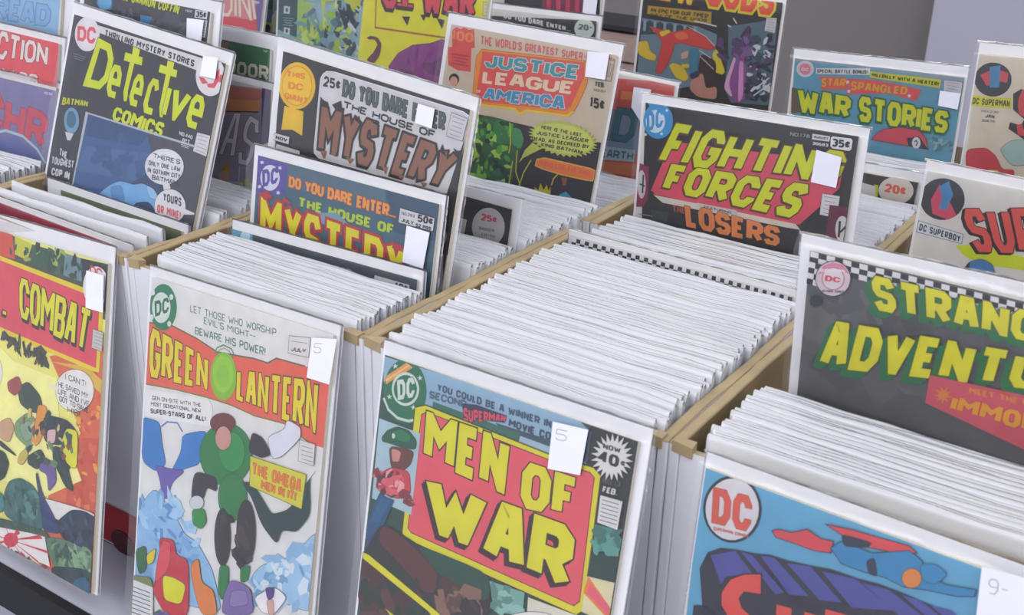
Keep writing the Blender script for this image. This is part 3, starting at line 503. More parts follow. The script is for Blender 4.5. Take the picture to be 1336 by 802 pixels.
['p','9fbccc',[[105.4,25.7],[126.2,25.8],[127.2,31.4],[104.7,31.2]]],
['p','22282c',[[147.4,6.3],[177.5,6],[181,98.3],[151.6,70]]],
['p','4c6876',[[141.6,10.7],[148.5,10.1],[148.6,26.5],[144.5,27.8]]],
['p','1f6e4c',[[38.4,19.7],[38.6,24.2],[37.9,28.8],[36.3,33],[33.9,36.8],[30.8,39.9],[27.2,42.1],[23.4,43.3],[19.4,43.3],[15.7,42.2],[12.3,40.1],[9.5,37],[7.5,33.2],[6.4,28.8],[6.3,24.2],[7.1,19.6],[8.8,15.2],[11.3,11.4],[14.5,8.4],[18.1,6.4],[21.9,5.3],[25.8,5.4],[29.5,6.6],[32.7,8.7],[35.4,11.8],[37.3,15.5]]],
['l','cfdcd4',1.6,[[7.1,32.6],[11.7,38.5],[19.4,41.3],[27.6,40.7],[34.3,37.8]],0],
['p','e09a5a',[[6.6,19.8],[21.3,7.3],[26.5,8.8],[7.8,24.1]]],
['p','f0c070',[[6.9,21.5],[22.9,8.1],[24.3,8.2],[7.4,22.8]]],
['q','1f6e4c','cfdcd4',1.6,[[32.1,20.1],[32.1,22.3],[31.7,24.6],[30.6,26.7],[29.2,28.6],[27.3,30.2],[25.2,31.4],[22.9,32],[20.7,32.1],[18.5,31.7],[16.6,30.8],[15,29.3],[13.9,27.5],[13.3,25.4],[13.3,23.2],[13.8,20.9],[14.9,18.7],[16.4,16.8],[18.3,15.3],[20.4,14.1],[22.7,13.5],[24.9,13.4],[27.1,13.9],[28.9,14.9],[30.4,16.3],[31.5,18.1]]],
['t','DC',[[15.8,19.4],[28.7,13.8],[30,25.4],[18.1,30.9]],'cfdcd4',3.2,0.3,'175a3c',0,0.14],
['p','cfdcd4',[[13.5,29.4],[12.4,30.6],[13.2,31.6],[11.7,31.3],[10.5,32.5],[10.7,31.2],[9.2,30.9],[10.8,30.3],[11.1,28.9],[11.9,29.9]]],
['p','cfdcd4',[[32.2,30.4],[31.1,31.6],[31.9,32.6],[30.4,32.3],[29.3,33.5],[29.5,32.2],[28,31.9],[29.6,31.3],[29.8,30],[30.6,31]]],
['p','cfdcd4',[[34.5,12.2],[33.4,13.3],[34.2,14.3],[32.7,14.1],[31.6,15.2],[31.8,13.9],[30.3,13.6],[31.9,13.1],[32.1,11.7],[32.9,12.7]]],
['p','cfdcd4',[[15.4,10.3],[14.3,11.5],[15.1,12.5],[13.6,12.2],[12.4,13.4],[12.6,12.1],[11.1,11.8],[12.8,11.2],[12.9,9.9],[13.8,10.9]]],
['t','YOU COULD BE A WINNER IN',[[45.6,13],[123.9,11.5],[124.3,15.7],[45.7,17.1]],'3a4c68',1.1,0,'',0,0.2],
['t','SECOND',[[40.7,18.5],[67.5,17],[67.8,21],[40.7,23]],'4c6078',1,0,'',0,0.2],
['t','MOVIE CONTEST',[[97.1,18.5],[144.2,17.6],[144.7,21.9],[97.2,22.8]],'33445c',1.2,0,'',0,0.2],
['p','2f3450',[[64.2,19.3],[74.2,17.2],[95.3,17.3],[94.4,21.6],[75.5,25.3],[67.8,29.6]]],
['t','SUPERMAN',[[65.7,21.3],[95,17.4],[94.9,20.6],[67.4,29.3]],'d8465a',1.6,0.2,'2a2038',0,0.14],
['q','d9d21c','4a3f1c',0.7,[[31.6,31.1],[39,27.6],[123.8,29.7],[153.2,28.1],[158.1,31],[158.3,36.7],[159.9,106.2],[156.1,110.2],[36.2,110.8],[32.7,108.4]]],
['q','dd5564','5a2026',0.5,[[37,33.8],[40.5,31.3],[124.6,32.7],[151.6,31.4],[154.6,33.4],[154.6,37.9],[156.9,101.9],[153.8,105.6],[39.6,105.6],[36.6,103.7]]],
['t','MEN',[[40.4,30.7],[99.7,29.9],[100.6,60.9],[41.8,58.6]],'d8d21c',8.2,0.8,'3b1a1c',0,0.1],
['t','OF',[[110,38.1],[146.7,36.9],[147.4,58.7],[111.6,64.6]],'d8d21c',8,0.8,'3b1a1c',0,0.14],
['t','W',[[44.8,67],[90.2,65.1],[86.7,98],[54.1,99.9]],'d8d21c',13.5,1,'3b1a1c',[-2.2,2.8,'33161c'],0],
['t','AR',[[93.2,65.5],[148.3,63.7],[149.8,99.4],[91.2,100.5]],'d8d21c',13,1,'3b1a1c',[-2.2,2.8,'33161c'],0.1],
['p','a9c3cc',[[6.1,45.3],[38,45],[38.1,94.8],[7,95.2]]],
['c','1c5c40',0.25,[[9.5,55.9],[13.3,50.4],[20.1,46.1],[29.1,45.5],[36.1,49.8],[36,55.6],[24.5,57.5],[15.3,57.8],[10.2,58.5]]],
['c','2a7a50',0.25,[[16.1,50.2],[24.7,46.2],[31.4,48.4],[31.1,52.8],[20.4,54.7]]],
['c','cfe0d6',0.25,[[19.7,52],[19.7,52.5],[19.6,52.9],[19.5,53.3],[19.3,53.7],[19,54],[18.7,54.2],[18.4,54.3],[18,54.3],[17.7,54.2],[17.4,54],[17.1,53.7],[17,53.3],[16.9,52.9],[16.8,52.5],[16.9,52],[17,51.6],[17.3,51.2],[17.5,50.9],[17.9,50.7],[18.2,50.6],[18.5,50.6],[18.9,50.7],[19.2,51],[19.4,51.2],[19.6,51.6]]],
['c','6a3c34',0.25,[[15.5,59.1],[35.2,56.1],[33.8,65],[28.3,71.1],[19.3,72.6]]],
['c','c98a7c',0.25,[[17.5,60],[25.7,59.6],[24.9,66.4],[19.6,68.1]]],
['c','c23c4a',0.25,[[9.1,80.3],[19.1,71.2],[33.5,69.4],[36.4,83],[27.2,89],[10.3,88.9]]],
['s',['d8606a','8a2c38','e6a0a0','5c2a30'],[[8.7,77.5],[35.2,68.8],[36.3,88.8],[10.7,91.7]],26,5,31],
['p','24507c',[[12.4,90.2],[24.6,90.5],[14.5,119.5],[7.2,129.1],[5.6,110.6]]],
['p','2c608c',[[14.4,91],[21.9,91.4],[14.8,107.4],[7.5,110]]],
['c','2c2a2c',0,[[4.7,132.4],[16.6,106.7],[35.5,108.9],[66.7,113.4],[96,115.1],[102.9,138.1],[7,178.2]]],
['c','5c2e2e',0,[[16.8,108.2],[35.7,110.3],[62.5,120.9],[62.7,134.1],[54.2,137.4],[34.5,127.2],[16.6,120.3]]],
['c','22422c',0,[[9,149.2],[34.2,151.5],[57.5,172.2],[9.1,193.2]]],
['c','1c4a3e',0,[[43.1,110.5],[98.3,108.5],[100.8,124.6],[91.3,128.4],[62.7,122.2]]],
['c','7c5448',0,[[69,128.6],[77,124],[90.9,125.7],[92.4,135.2],[76,140.5],[67.3,153],[63.5,139.7]]],
['s',['4a2c28','8a6454','2c2020','5c4038'],[[63.6,127.8],[97,121.8],[108.2,150.3],[66,168.6]],40,8,32],
['c','4a2628',0,[[1,133.8],[18.4,133.3],[55.9,148.7],[50.3,160.1],[5.8,169.2]]],
['s',['3c2a2a','24382c','5a3634','1f3028'],[[5.1,135.3],[53.4,131.8],[61.3,185.8],[11.1,208.3]],50,9,33],
['p','7aa89c',[[98.9,112.5],[122.9,110.1],[123.5,123.8],[104.8,128.7]]],
['s',['8fbab0','5c8a80'],[[99.1,113.8],[121.6,112],[121.8,123.2],[104.8,128.7]],14,6,34],
['p','d3cfc0',[[125.5,111.8],[158.2,109.5],[160.6,141.5],[128.6,155.8]]],
['p','d9d0a8',[[159.4,86.2],[177,83.3],[178.2,106.6],[159.2,106.4]]],
['p','e0803c',[[160.1,85.9],[177.6,98.9],[178,105.4],[158.8,95.8]]],
['p','dd6070',[[162.1,89.1],[175.1,97.2],[175.3,102.5],[160.9,94.9]]],
['p','1c3c38',[[159.4,72.9],[179.7,65.9],[178.3,82.7],[159.4,86.2]]],
['p','4a8a80',[[159.6,57],[170.8,55.6],[178.1,60.7],[177.5,65.5],[160.7,71.8]]],
['s',['5c9a90','3c7068'],[[160,59.5],[175.2,56.6],[176.7,65.1],[160.6,71.1]],10,6,35],
['q','dcd8d2','333',0.3,[[147.5,118.1],[147.3,119.8],[146.1,121.9],[143.9,124.2],[141,126.5],[137.3,128.8],[133.3,131],[129,132.8],[124.8,134.2],[120.8,135.1],[117.3,135.4],[114.6,135.1],[112.8,134.3],[112,132.9],[112.3,131.1],[113.6,128.9],[115.9,126.5],[119,124.1],[122.8,121.8],[126.9,119.7],[131.2,118],[135.4,116.6],[139.2,115.8],[142.5,115.6],[145.1,115.9],[146.8,116.7]]],
['q','d8d01c','5a5418',0.5,[[5.4,130.2],[10.3,130.3],[67.9,145.3],[121.7,173.3],[112.4,177.6],[59.3,147.3],[5.4,134.4]]],
['p','c6c81c',[[27.6,158.5],[50.7,163],[59.2,171.5],[42.2,168.1]]],
['p','d6d4d0',[[173.5,10.9],[170.5,14.8],[175,14],[171.2,16.9],[175.5,17.5],[171.2,19.3],[175,21.2],[170.6,21.6],[173.7,24.7],[169.4,23.8],[171.4,27.8],[167.7,25.6],[168.6,30.2],[165.7,26.9],[165.2,31.8],[163.5,27.5],[161.7,32.3],[161.2,27.5],[158.3,31.7],[159.2,26.8],[155.4,30.1],[157.4,25.5],[153,27.7],[156.2,23.6],[151.6,24.5],[155.6,21.4],[151.1,20.9],[155.6,19],[151.6,17.1],[156.2,16.7],[153,13.5],[157.4,14.5],[155.3,10.5],[159.1,12.7],[158.3,8.1],[161.2,11.5],[161.6,6.7],[163.4,10.9],[165.1,6.2],[165.6,10.9],[168.4,6.8],[167.6,11.6],[171.3,8.4],[169.3,12.9]]],
['t','NOW',[[157.2,13.5],[167.7,12.8],[167.8,15.5],[157.3,16.3]],'444',1.1,0,'',0,0.14],
['t','40',[[155.1,17.7],[167.7,17.2],[167.8,23.4],[155.4,23.7]],'26262a',2.2,0,'',0,0.14],
['t','¢',[[168.7,18.7],[171.4,18.5],[171.7,21.6],[168.9,21.8]],'26262a',0.8,0,'',0,0.14],
['t','NO.13',[[160.2,30.9],[170.6,30],[170.6,32.8],[160,34.2]],'55504a',1,0,'',0,0.14],
['t','FEB.',[[161,35.5],[169.7,34.4],[169.4,37.8],[160.8,38.7]],'cfcdc8',1.3,0,'',0,0.14],
['q','d6d4d2','444',0.3,[[160,40.6],[173.4,39.5],[172.9,55.5],[160.5,55.6]]],
['l','66646c',0.45,[[161.5,42.7],[171.6,41.9]],0],
['l','66646c',0.45,[[161.6,44.9],[171.7,44.1]],0],
['l','66646c',0.45,[[161.7,47],[171.8,46.2]],0],
['l','66646c',0.45,[[161.7,49.2],[171.8,48.4]],0],
['l','66646c',0.45,[[161.8,51.4],[171.9,50.5]],0],
['l','66646c',0.45,[[161.9,53.6],[172,52.7]],0],
]),
'blue_purple': dict(pose=(0.43, -0.018, 0.277, -0.039, 0.08, 0.002), w=0.178, h=0.273, t=0.003, margins=(0.002, 0.0061, 0.002), stickers=[[[134.4,3.6],[167.8,-0.27],[173,33],[137.8,36.9]]], ops=[
['p','5fa6c8',[[0.29,4.2],[230.1,-12.8],[273.6,200.6],[9.9,320.7]]],
['p','3a68a0',[[-2.36,161.8],[246.7,90.9],[268.6,220.6],[19.6,396.2]]],
['s',['c23a4a','d8c040','2c3c70','4a80b0','d8d4d0'],[[9.4,189.8],[233.1,113.6],[248.4,222.1],[32.9,364.2]],80,20,40],
['q','d9d6d8','1e2230',1.4,[[32.7,16.8],[32.9,20.9],[32.3,25.1],[30.9,29.2],[28.9,32.9],[26.2,36],[23,38.4],[19.6,39.8],[16.1,40.2],[12.7,39.5],[9.7,37.9],[7.2,35.3],[5.4,31.9],[4.4,28],[4.2,23.7],[4.9,19.4],[6.4,15.3],[8.7,11.7],[11.4,8.6],[14.6,6.4],[18,5.2],[21.4,4.9],[24.7,5.6],[27.6,7.3],[29.9,9.8],[31.7,13.1]]],
['t','DC',[[7.5,14.4],[28,12],[29.5,30.6],[9.2,33.4]],'d8553f',4.6,0.2,'8a3a34',0,0.14],
['t','SUPERMAN COMICS',[[10.5,35.1],[29.1,32.2],[29.3,33.9],[10.7,37]],'c8665a',0.5,0,'',0,0.14],
['q','232338','1c1c30',0.5,[[6.8,60.6],[9.8,50.2],[16.2,45.1],[24.4,42.6],[33.8,40.8],[41.6,38.3],[49.6,37.8],[61.2,35.7],[71.2,33.5],[83.7,32.9],[93.3,31.5],[102.9,31.3],[117.2,31.7],[153.4,33.5],[174.4,32.5],[179.6,56.3],[29,112.4],[11.1,80.2]]],
['p','4c4c9c',[[11.3,51.1],[23.7,43.2],[34.1,51.7],[21.1,58.9],[19,64.3]]],
['p','4c4c9c',[[26.4,42.5],[32.6,42.1],[51,54.6],[47.5,57.6]]],
['p','4c4c9c',[[36.5,40.4],[43.8,38.8],[63.2,51.3],[53.8,54.8]]],
['p','4c4c9c',[[50.1,39],[61.2,35.7],[78.8,47.8],[68.4,51.1]]],
['p','4c4c9c',[[67.1,36],[83.1,33.2],[102.4,41.3],[83.9,48.3]]],
['p','4c4c9c',[[86.3,33.9],[98.2,32],[116.2,39],[105.1,42.8]]],
['p','4c4c9c',[[104.3,32.1],[112.4,31.2],[125,36.3],[119.2,39]]],
['p','4c4c9c',[[117.2,31.7],[126.1,30.3],[141.5,39.3],[132.3,38.3]]],
['p','232338',[[6.2,82.4],[11.1,80.2],[24.5,81.7],[19.7,88.6],[6.7,91.5]]],
['q','de4c44','2a1420',0.8,[[38.7,49.7],[30.2,53.4],[23.3,59.4],[19.7,68.6],[20.7,75.8],[25.8,81.1],[35,84.5],[43.7,86.4],[44.8,93.5],[36.9,97.4],[26.9,97.7],[26.8,107.2],[36.9,106.8],[48.8,100.9],[54.1,90.5],[51,79.9],[40.6,75.7],[31.9,72.2],[29.6,67.9],[31.7,63.2],[40.4,60.8]]],
['t','UPERMAN',[[48.2,58],[214,32.9],[220.2,67.1],[52.4,97.5]],'de4c44',17,0.8,'2a1420',0,0.14],
['q','d8464e','402030',0.4,[[40.2,25.2],[43.3,23.2],[49.8,22.3],[56.9,17.7],[63.7,19.8],[69.9,18.7],[69.7,25],[62.3,27],[50.6,27.3],[42.7,27.8]]],
['q','d8464e','402030',0.4,[[64.9,11.7],[77,9.6],[91.5,8.4],[103.1,7.2],[107,9.3],[98.3,12.9],[80.7,16.2],[72.8,14]]],
['q','2f88b8','1e3048',0.4,[[69.2,22.4],[73.4,17.2],[88.2,17.2],[103.6,9.4],[109.9,12],[112.2,17.8],[121.6,19],[134,16.1],[134.1,19.5],[126.9,22.6],[113.6,25.2],[104.7,27.8],[94.8,26.7],[85.3,28.1],[75.3,28.2]]],
['c','1e2a40',0.2,[[72.7,13.4],[87.3,12.1],[85.5,15.6],[75,19.3]]],
['c','24334a',0.2,[[86.1,22.2],[89.5,18.7],[92.6,27.6],[88.4,28.1]]],
['c','e08a3c',0.2,[[111.2,20.2],[111.3,21.4],[111.2,22.6],[110.8,23.8],[110.2,24.9],[109.4,25.8],[108.5,26.5],[107.5,26.9],[106.5,27.1],[105.5,26.9],[104.6,26.5],[103.9,25.8],[103.3,24.9],[103,23.8],[102.9,22.6],[103,21.4],[103.4,20.2],[104,19.1],[104.8,18.2],[105.7,17.5],[106.7,17.1],[107.7,16.9],[108.7,17.1],[109.6,17.5],[110.3,18.2],[110.9,19.1]]],
['c','2f88b8',0.2,[[109.1,13.7],[115.5,11],[121.7,13.6],[117.4,20.8],[111.7,21.3]]],
]),
'charcoal_yellow': dict(pose=(-0.221, 0.128, 0.403, -0.013, 0.285, -0.081), w=0.19, h=0.267, t=0.003, margins=(0.0073, 0.0085, 0.0015), stickers=[[[166.5,7.8],[181.9,5.6],[183.7,21.4],[167,22.6]]], ops=[
['p','33313c',[[-20.9,6.5],[219.6,-8.8],[231.8,157.3],[-14,206.8]]],
['p','d6d3d4',[[37,11],[163.2,10.1],[159.7,20],[41.2,16.4]]],
['l','26242c',1.1,[[37.1,9.6],[163,9.5]],0],
['t','THRILLING MYSTERY STORIES',[[48.4,12.3],[155.8,13.3],[155.9,18.3],[48.7,17.3]],'35333c',1.7,0,'',0,0.25],
['p','ddd9dc',[[42.8,17.4],[43.2,20.6],[42.8,23.9],[41.5,26.9],[39.4,29.6],[36.6,31.8],[33.3,33.3],[29.6,34.1],[25.9,34.1],[22.2,33.4],[18.8,31.8],[16,29.6],[13.8,26.9],[12.5,23.8],[12,20.5],[12.5,17.3],[13.9,14.2],[16.1,11.5],[18.9,9.3],[22.3,7.8],[25.9,7.1],[29.7,7.1],[33.3,8],[36.6,9.5],[39.4,11.7],[41.5,14.4]]],
['t','DC',[[14.1,16.7],[37.6,12.9],[39.5,26.2],[16.8,28]],'d85560',3.2,0,'',0,0.14],
['t','D',[[41.9,20.4],[65.4,22.9],[63.6,58.8],[33.4,61.7]],'cfd81c',6.6,0.6,'3a3c1a',0,0.14],
['t','e',[[63.8,36.4],[77.7,36],[78.7,62.1],[62.5,62.5]],'cfd81c',5.2,0.4,'3a3c1a',0,0.14],
['t','t',[[79.5,23.9],[96,23],[92.2,60.9],[78.7,62.1]],'cfd81c',5.2,0.4,'3a3c1a',0,0.14],
['t','e',[[93.8,37.2],[105.3,37.2],[105.2,62.6],[90.5,62.7]],'cfd81c',5.2,0.4,'3a3c1a',0,0.14],
['t','c',[[111.3,36.5],[123.5,36.4],[123.3,64.2],[107.9,64.7]],'cfd81c',5.2,0.4,'3a3c1a',0,0.14],
['t','t',[[122.5,22.5],[138.6,22.9],[136.2,63],[123.1,63.6]],'cfd81c',5.2,0.4,'3a3c1a',0,0.14],
['t','i',[[131.7,37.1],[138.7,37.1],[137.1,62.8],[130.1,63.2]],'cfd81c',5.2,0.4,'3a3c1a',0,0.14],
['t','v',[[139.6,36.6],[161.5,37.4],[152,62.4],[139,62.4]],'cfd81c',5.2,0.4,'3a3c1a',0,0.14],
['t','e',[[161.3,36.8],[175.9,37.2],[175.5,62.5],[158.1,62.9]],'cfd81c',5.2,0.4,'3a3c1a',0,0.14],
['p','cfd81c',[[77.5,24.4],[98.4,23.9],[99.1,30.1],[77.3,30.9]]],
['p','cfd81c',[[85.2,17.9],[93.8,18.8],[93.4,28.4],[86.2,28.9]]],
['p','cfd81c',[[119.5,24.5],[139.5,24.7],[139.7,30.2],[119.2,30.6]]],
['p','cfd81c',[[126.8,19.8],[134.7,19.8],[134.4,29.1],[127.5,29.4]]],
['t','COMICS',[[77.1,68.1],[138.2,66.6],[135.7,78.8],[75.8,78.9]],'cfd81c',3.5,0.3,'3a3c1a',0,0.12],
['t','BATMAN',[[11.9,76.2],[44.1,71.7],[44.2,76.2],[11.9,82.7]],'c6c824',1.6,0,'',0,0.14],
['p','6f9cb8',[[37.2,89.7],[37.6,92.2],[37.5,94.7],[36.8,97],[35.5,99.1],[33.8,100.8],[31.8,102],[29.6,102.5],[27.2,102.5],[24.8,101.9],[22.7,100.7],[20.8,99],[19.3,96.8],[18.4,94.4],[18,91.9],[18.1,89.4],[18.9,87],[20.1,84.9],[21.8,83.3],[23.9,82.1],[26.1,81.6],[28.5,81.6],[30.8,82.3],[33,83.5],[34.8,85.2],[36.2,87.3]]],
['p','d0cdd0',[[22.1,102.7],[33.3,101.9],[30.5,108.2],[26.5,108.8]]],
['p','3c6c88',[[33.2,89.8],[33.4,91.5],[33.4,93.1],[32.9,94.7],[32.1,96],[31.1,97.1],[29.8,97.9],[28.3,98.2],[26.8,98.2],[25.3,97.8],[23.9,97],[22.7,95.8],[21.8,94.4],[21.2,92.8],[20.9,91.2],[21,89.5],[21.4,88],[22.2,86.6],[23.3,85.5],[24.6,84.8],[26,84.5],[27.6,84.5],[29,84.9],[30.4,85.7],[31.6,86.9],[32.5,88.3]]],
['l','8a8890',0.4,[[15.6,39],[31.6,38.7]],0],
['l','8a8890',0.4,[[16.4,40.7],[30.1,40.5]],0],
['l','8a8890',0.4,[[17.2,42.4],[28.7,42.2]],0],
['p','b9bcc6',[[43.3,80.7],[176.9,74.1],[178.4,75.7],[47,81.9],[44.4,166.3],[41.9,165.5]]],
['p','3a5f92',[[46.7,81.8],[207.6,74.5],[207.2,151.7],[25.3,173.4],[42.9,165.2]]],
['p','2f4f7e',[[46.7,81.8],[122.3,78.9],[113.3,90.9],[48.5,99.4]]],
['p','4a6c98',[[50.8,107.5],[126.4,93],[160.1,111.2],[43.4,129.8]]],
['p','4a4854',[[120.4,79.4],[200,74.5],[201.9,153.4],[163.7,137.7],[135.8,104.2]]],
['p','37486c',[[106.5,126.4],[136.9,101.2],[167.4,136.6],[128.8,145.4]]],
['s',['3a5c8e','3f6294','365686'],[[70.5,90.9],[116.8,88.6],[124.6,115.7],[64.3,124]],22,9,51],
['c','7ab0dc',0.2,[[70.8,162.8],[74.1,142.9],[88,129.6],[99.1,122.9],[115.8,121.7],[125.1,117.6],[139.8,118.3],[152.6,127.1],[183.2,149.7],[156.2,153.9],[107.9,161.7]]],
['c','5f94c6',0.2,[[88.5,131.6],[102,125.6],[109.9,138.2],[99.1,145.7]]],
['c','3c4c6c',0.2,[[119.7,135.4],[136.7,129],[151.8,138.5],[162.9,149],[121,154.8]]],
['c','9cc4e4',0.2,[[129.3,117.8],[139.8,118.3],[148.1,125.7],[135.9,126.4]]],
['c','b9cfe0',0.2,[[100.7,143.8],[108.3,140.1],[109.6,152.6],[105.7,153.8]]],
['q','d3d0d4','55525a',0.3,[[174.1,64.2],[188.2,63.1],[190,79.2],[173.5,79]]],
['l','77747c',0.35,[[175.7,66],[186.7,65.3]],0],
['l','77747c',0.35,[[176.4,68.7],[186.2,68.3]],0],
['l','77747c',0.35,[[177.2,71.5],[185.8,71.3]],0],
['l','77747c',0.35,[[175.6,74.3],[187.6,74.2]],0],
['l','77747c',0.35,[[176.4,77.1],[187,77.1]],0],
['t','NO.440',[[155.2,68],[170.3,67.8],[170.5,70.7],[155.5,71]],'cfccd0',0.8,0,'',0,0.14],
['t','OCT',[[159.8,72.2],[168.5,71.8],[168.8,75.5],[159.8,75.9]],'cfccd0',1.2,0,'',0,0.14],
['l','cfccd0',0.5,[[159.5,77.2],[169.2,76.9]],0],
['l','cfccd0',0.5,[[160.1,78.5],[168.5,78.2]],0],
['p','ddd9dc',[[191.6,17.3],[192.1,20.7],[191.7,24.2],[190.5,27.5],[188.4,30.4],[185.7,32.7],[182.3,34.4],[178.7,35.3],[174.8,35.3],[171.1,34.5],[167.6,32.9],[164.7,30.6],[162.4,27.7],[161,24.4],[160.4,20.8],[160.8,17.3],[162.1,14],[164.3,11.1],[167.1,8.8],[170.5,7.2],[174.2,6.3],[178,6.3],[181.7,7.2],[185,8.8],[187.9,11.2],[190.1,14]]],
['p','d45060',[[163.9,23.7],[170,23.6],[175.5,26.2],[169.4,28.3]]],
['p','d45060',[[173.9,27.2],[180.8,24.9],[182.1,16.2],[184.3,13.1],[186.1,21.8],[182.8,28.4],[176.4,29.3]]],
['p','d45060',[[186.1,17.2],[190.7,16.8],[189.6,22.9],[185.2,22.6]]],
['q','dcdade','444',0.3,[[167.5,92.8],[167.8,96.1],[166.9,99.6],[164.8,103],[161.6,106.3],[157.6,109],[152.8,111.2],[147.7,112.7],[142.4,113.3],[137.3,113.1],[132.8,112],[129,110.2],[126.3,107.6],[124.7,104.5],[124.4,101.1],[125.4,97.5],[127.6,94],[130.9,90.8],[135.1,88],[139.9,85.9],[145.1,84.5],[150.3,84],[155.3,84.2],[159.7,85.4],[163.3,87.2],[166,89.7]]],
['p','dcdade',[[148,111.2],[155.5,109.1],[159.3,115.5],[151.9,117.7]]],
['t',"THERE'S",[[131.2,91.7],[162.6,88.7],[163,92.4],[131.8,95.4]],'3a3a44',0.7,0,'',0,0.25],
['t','ONLY ONE LAW',[[127.9,98.4],[164.1,94],[164.6,97.6],[128.6,102.1]],'3a3a44',0.7,0,'',0,0.25],
['t','IN GOTHAM CITY',[[128.5,104],[165.6,99.2],[166.1,102.9],[129.2,107.7]],'3a3a44',0.7,0,'',0,0.25],
['t','BATMAN..',[[134.8,108.1],[167.1,104.5],[167.6,108.2],[135.5,111.8]],'3a3a44',0.7,0,'',0,0.25],
['q','dcdade','444',0.3,[[178.1,121.3],[178.5,124.5],[177.9,127.8],[176.4,131.1],[173.9,134],[170.7,136.6],[167,138.5],[162.9,139.8],[158.6,140.2],[154.5,139.9],[150.8,138.7],[147.7,136.8],[145.4,134.3],[144,131.3],[143.6,128.1],[144.2,124.7],[145.8,121.4],[148.4,118.4],[151.6,115.9],[155.4,114],[159.6,112.8],[163.8,112.4],[167.8,112.8],[171.4,114],[174.5,115.9],[176.7,118.3]]],
['p','dcdade',[[175.5,123.2],[193.2,123.3],[176.9,127.9]]],
['t','YOURS',[[151.1,117.9],[171.9,116.3],[173.4,122.7],[152.5,124.1]],'3a3a44',1.2,0,'',0,0.22],
['t','OR MINE!',[[147.2,128.4],[174,126.3],[175.4,132.5],[148.6,134.7]],'d8606c',1.4,0,'',0,0.22],
['t','THE',[[20.2,117],[30.9,118],[31.3,124.3],[20.5,123.1]],'cfccd2',2.2,0,'',0,0.12],
['t','TOUGHEST',[[12.3,126.5],[41.4,122.5],[41.7,128.8],[12.6,132.6]],'cfccd2',2.2,0,'',0,0.12],
['t','COP IN',[[14.8,135.4],[38.5,132.7],[38.9,139.1],[15.1,141.6]],'cfccd2',2.2,0,'',0,0.12],
['t','GOTHAM',[[16.2,144.7],[44.6,140.6],[45,146.9],[16.5,150.9]],'cfccd2',2.2,0,'',0,0.12],
['p','cfccd2',[[32,156],[31.7,156.6],[31,157.2],[30,157.8],[28.7,158.3],[27.2,158.8],[25.5,159.1],[23.8,159.3],[22.2,159.3],[20.7,159.2],[19.5,159],[18.6,158.6],[18,158.2],[17.9,157.6],[18.2,157],[18.8,156.4],[19.9,155.8],[21.2,155.3],[22.7,154.9],[24.4,154.5],[26.1,154.3],[27.7,154.3],[29.2,154.4],[30.4,154.6],[31.3,155],[31.8,155.5]]],
]),
'badge_black': dict(pose=(0.003, 0.134, 0.403, -0.032, 0.125, -0.081), w=0.185, h=0.267, t=0.004, margins=(0.0107, 0.0078, 0.0015), stickers=[[[142.4,13.7],[156.8,13.5],[156.6,27.1],[141.8,26.9]]], ops=[
['p','2b2930',[[8.1,8],[191.9,3.6],[219.6,234.2],[23.1,283.8]]],
['p','c4c0c2',[[14.6,118.6],[193.6,107.8],[210.1,222.4],[20.9,266.9]]],
['p','4a3c14',[[46.7,25.2],[46.8,29.4],[45.8,33.6],[43.7,37.7],[40.8,41.3],[37,44.2],[32.7,46.4],[28.1,47.5],[23.5,47.6],[19.1,46.7],[15.2,44.7],[12.1,41.9],[9.9,38.3],[8.7,34.3],[8.7,29.9],[9.8,25.6],[12,21.5],[15.1,18],[18.9,15.1],[23.2,13.1],[27.8,12.1],[32.4,12.1],[36.6,13.1],[40.4,15],[43.4,17.8],[45.6,21.2]]],
['p','e0b81c',[[45.7,24.9],[45.8,28.9],[44.8,33],[42.9,36.8],[40,40.3],[36.5,43.1],[32.4,45.1],[28.1,46.2],[23.7,46.3],[19.5,45.4],[15.8,43.5],[12.8,40.8],[10.8,37.3],[9.7,33.4],[9.7,29.3],[10.7,25.2],[12.8,21.3],[15.7,17.9],[19.3,15.1],[23.4,13.2],[27.7,12.2],[32,12.2],[36.1,13.2],[39.6,15.1],[42.5,17.7],[44.6,21.1]]],
['q','e6c01e','d8902a',0.8,[[42.4,25.6],[42.5,29],[41.7,32.4],[40.1,35.7],[37.8,38.5],[35,40.9],[31.6,42.5],[28.1,43.4],[24.5,43.4],[21.1,42.6],[18.1,41],[15.7,38.8],[14,35.9],[13.1,32.6],[13.1,29.2],[13.9,25.7],[15.6,22.5],[17.9,19.6],[20.9,17.4],[24.2,15.8],[27.7,15],[31.2,15],[34.5,15.8],[37.4,17.4],[39.8,19.6],[41.5,22.4]]],
['t','THIS',[[16,20.8],[35.1,18.5],[35.1,22.9],[16.3,25.4]],'dc8a2c',2.2,0,'',0,0.14],
['t','DC',[[19.1,28.1],[34.2,26.4],[34.3,31.4],[19,33.3]],'dc8a2c',2.4,0,'',0,0.14],
['t','GIANT',[[16.6,36.5],[40.6,35.1],[40.5,39.8],[16.4,41.3]],'dc8a2c',2.2,0,'',0,0.14],
['p','e0b81c',[[17.5,46.3],[37,45.8],[38.2,63.4],[28,61.6],[16.7,64.5]]],
['q','cfccce','e4e2e4',0.6,[[55.1,12.4],[62.7,11.1],[178.3,10.3],[184.5,12.1],[184.6,16.7],[180.2,65.1],[177.2,67.4],[56.6,75],[51.8,72.5],[51.1,68.2],[50.1,18.6],[52,15]]],
['t','25¢',[[53.2,15.7],[69.6,15.4],[69.9,22.2],[53.2,23.4]],'2c2a32',1.6,0,'',0,0.2],
['t','DO YOU DARE ENTER',[[71.9,14.2],[164.8,15.1],[165.7,26.6],[72.3,25.5]],'4e5f5c',2.4,0.5,'2e3836',0,0.12],
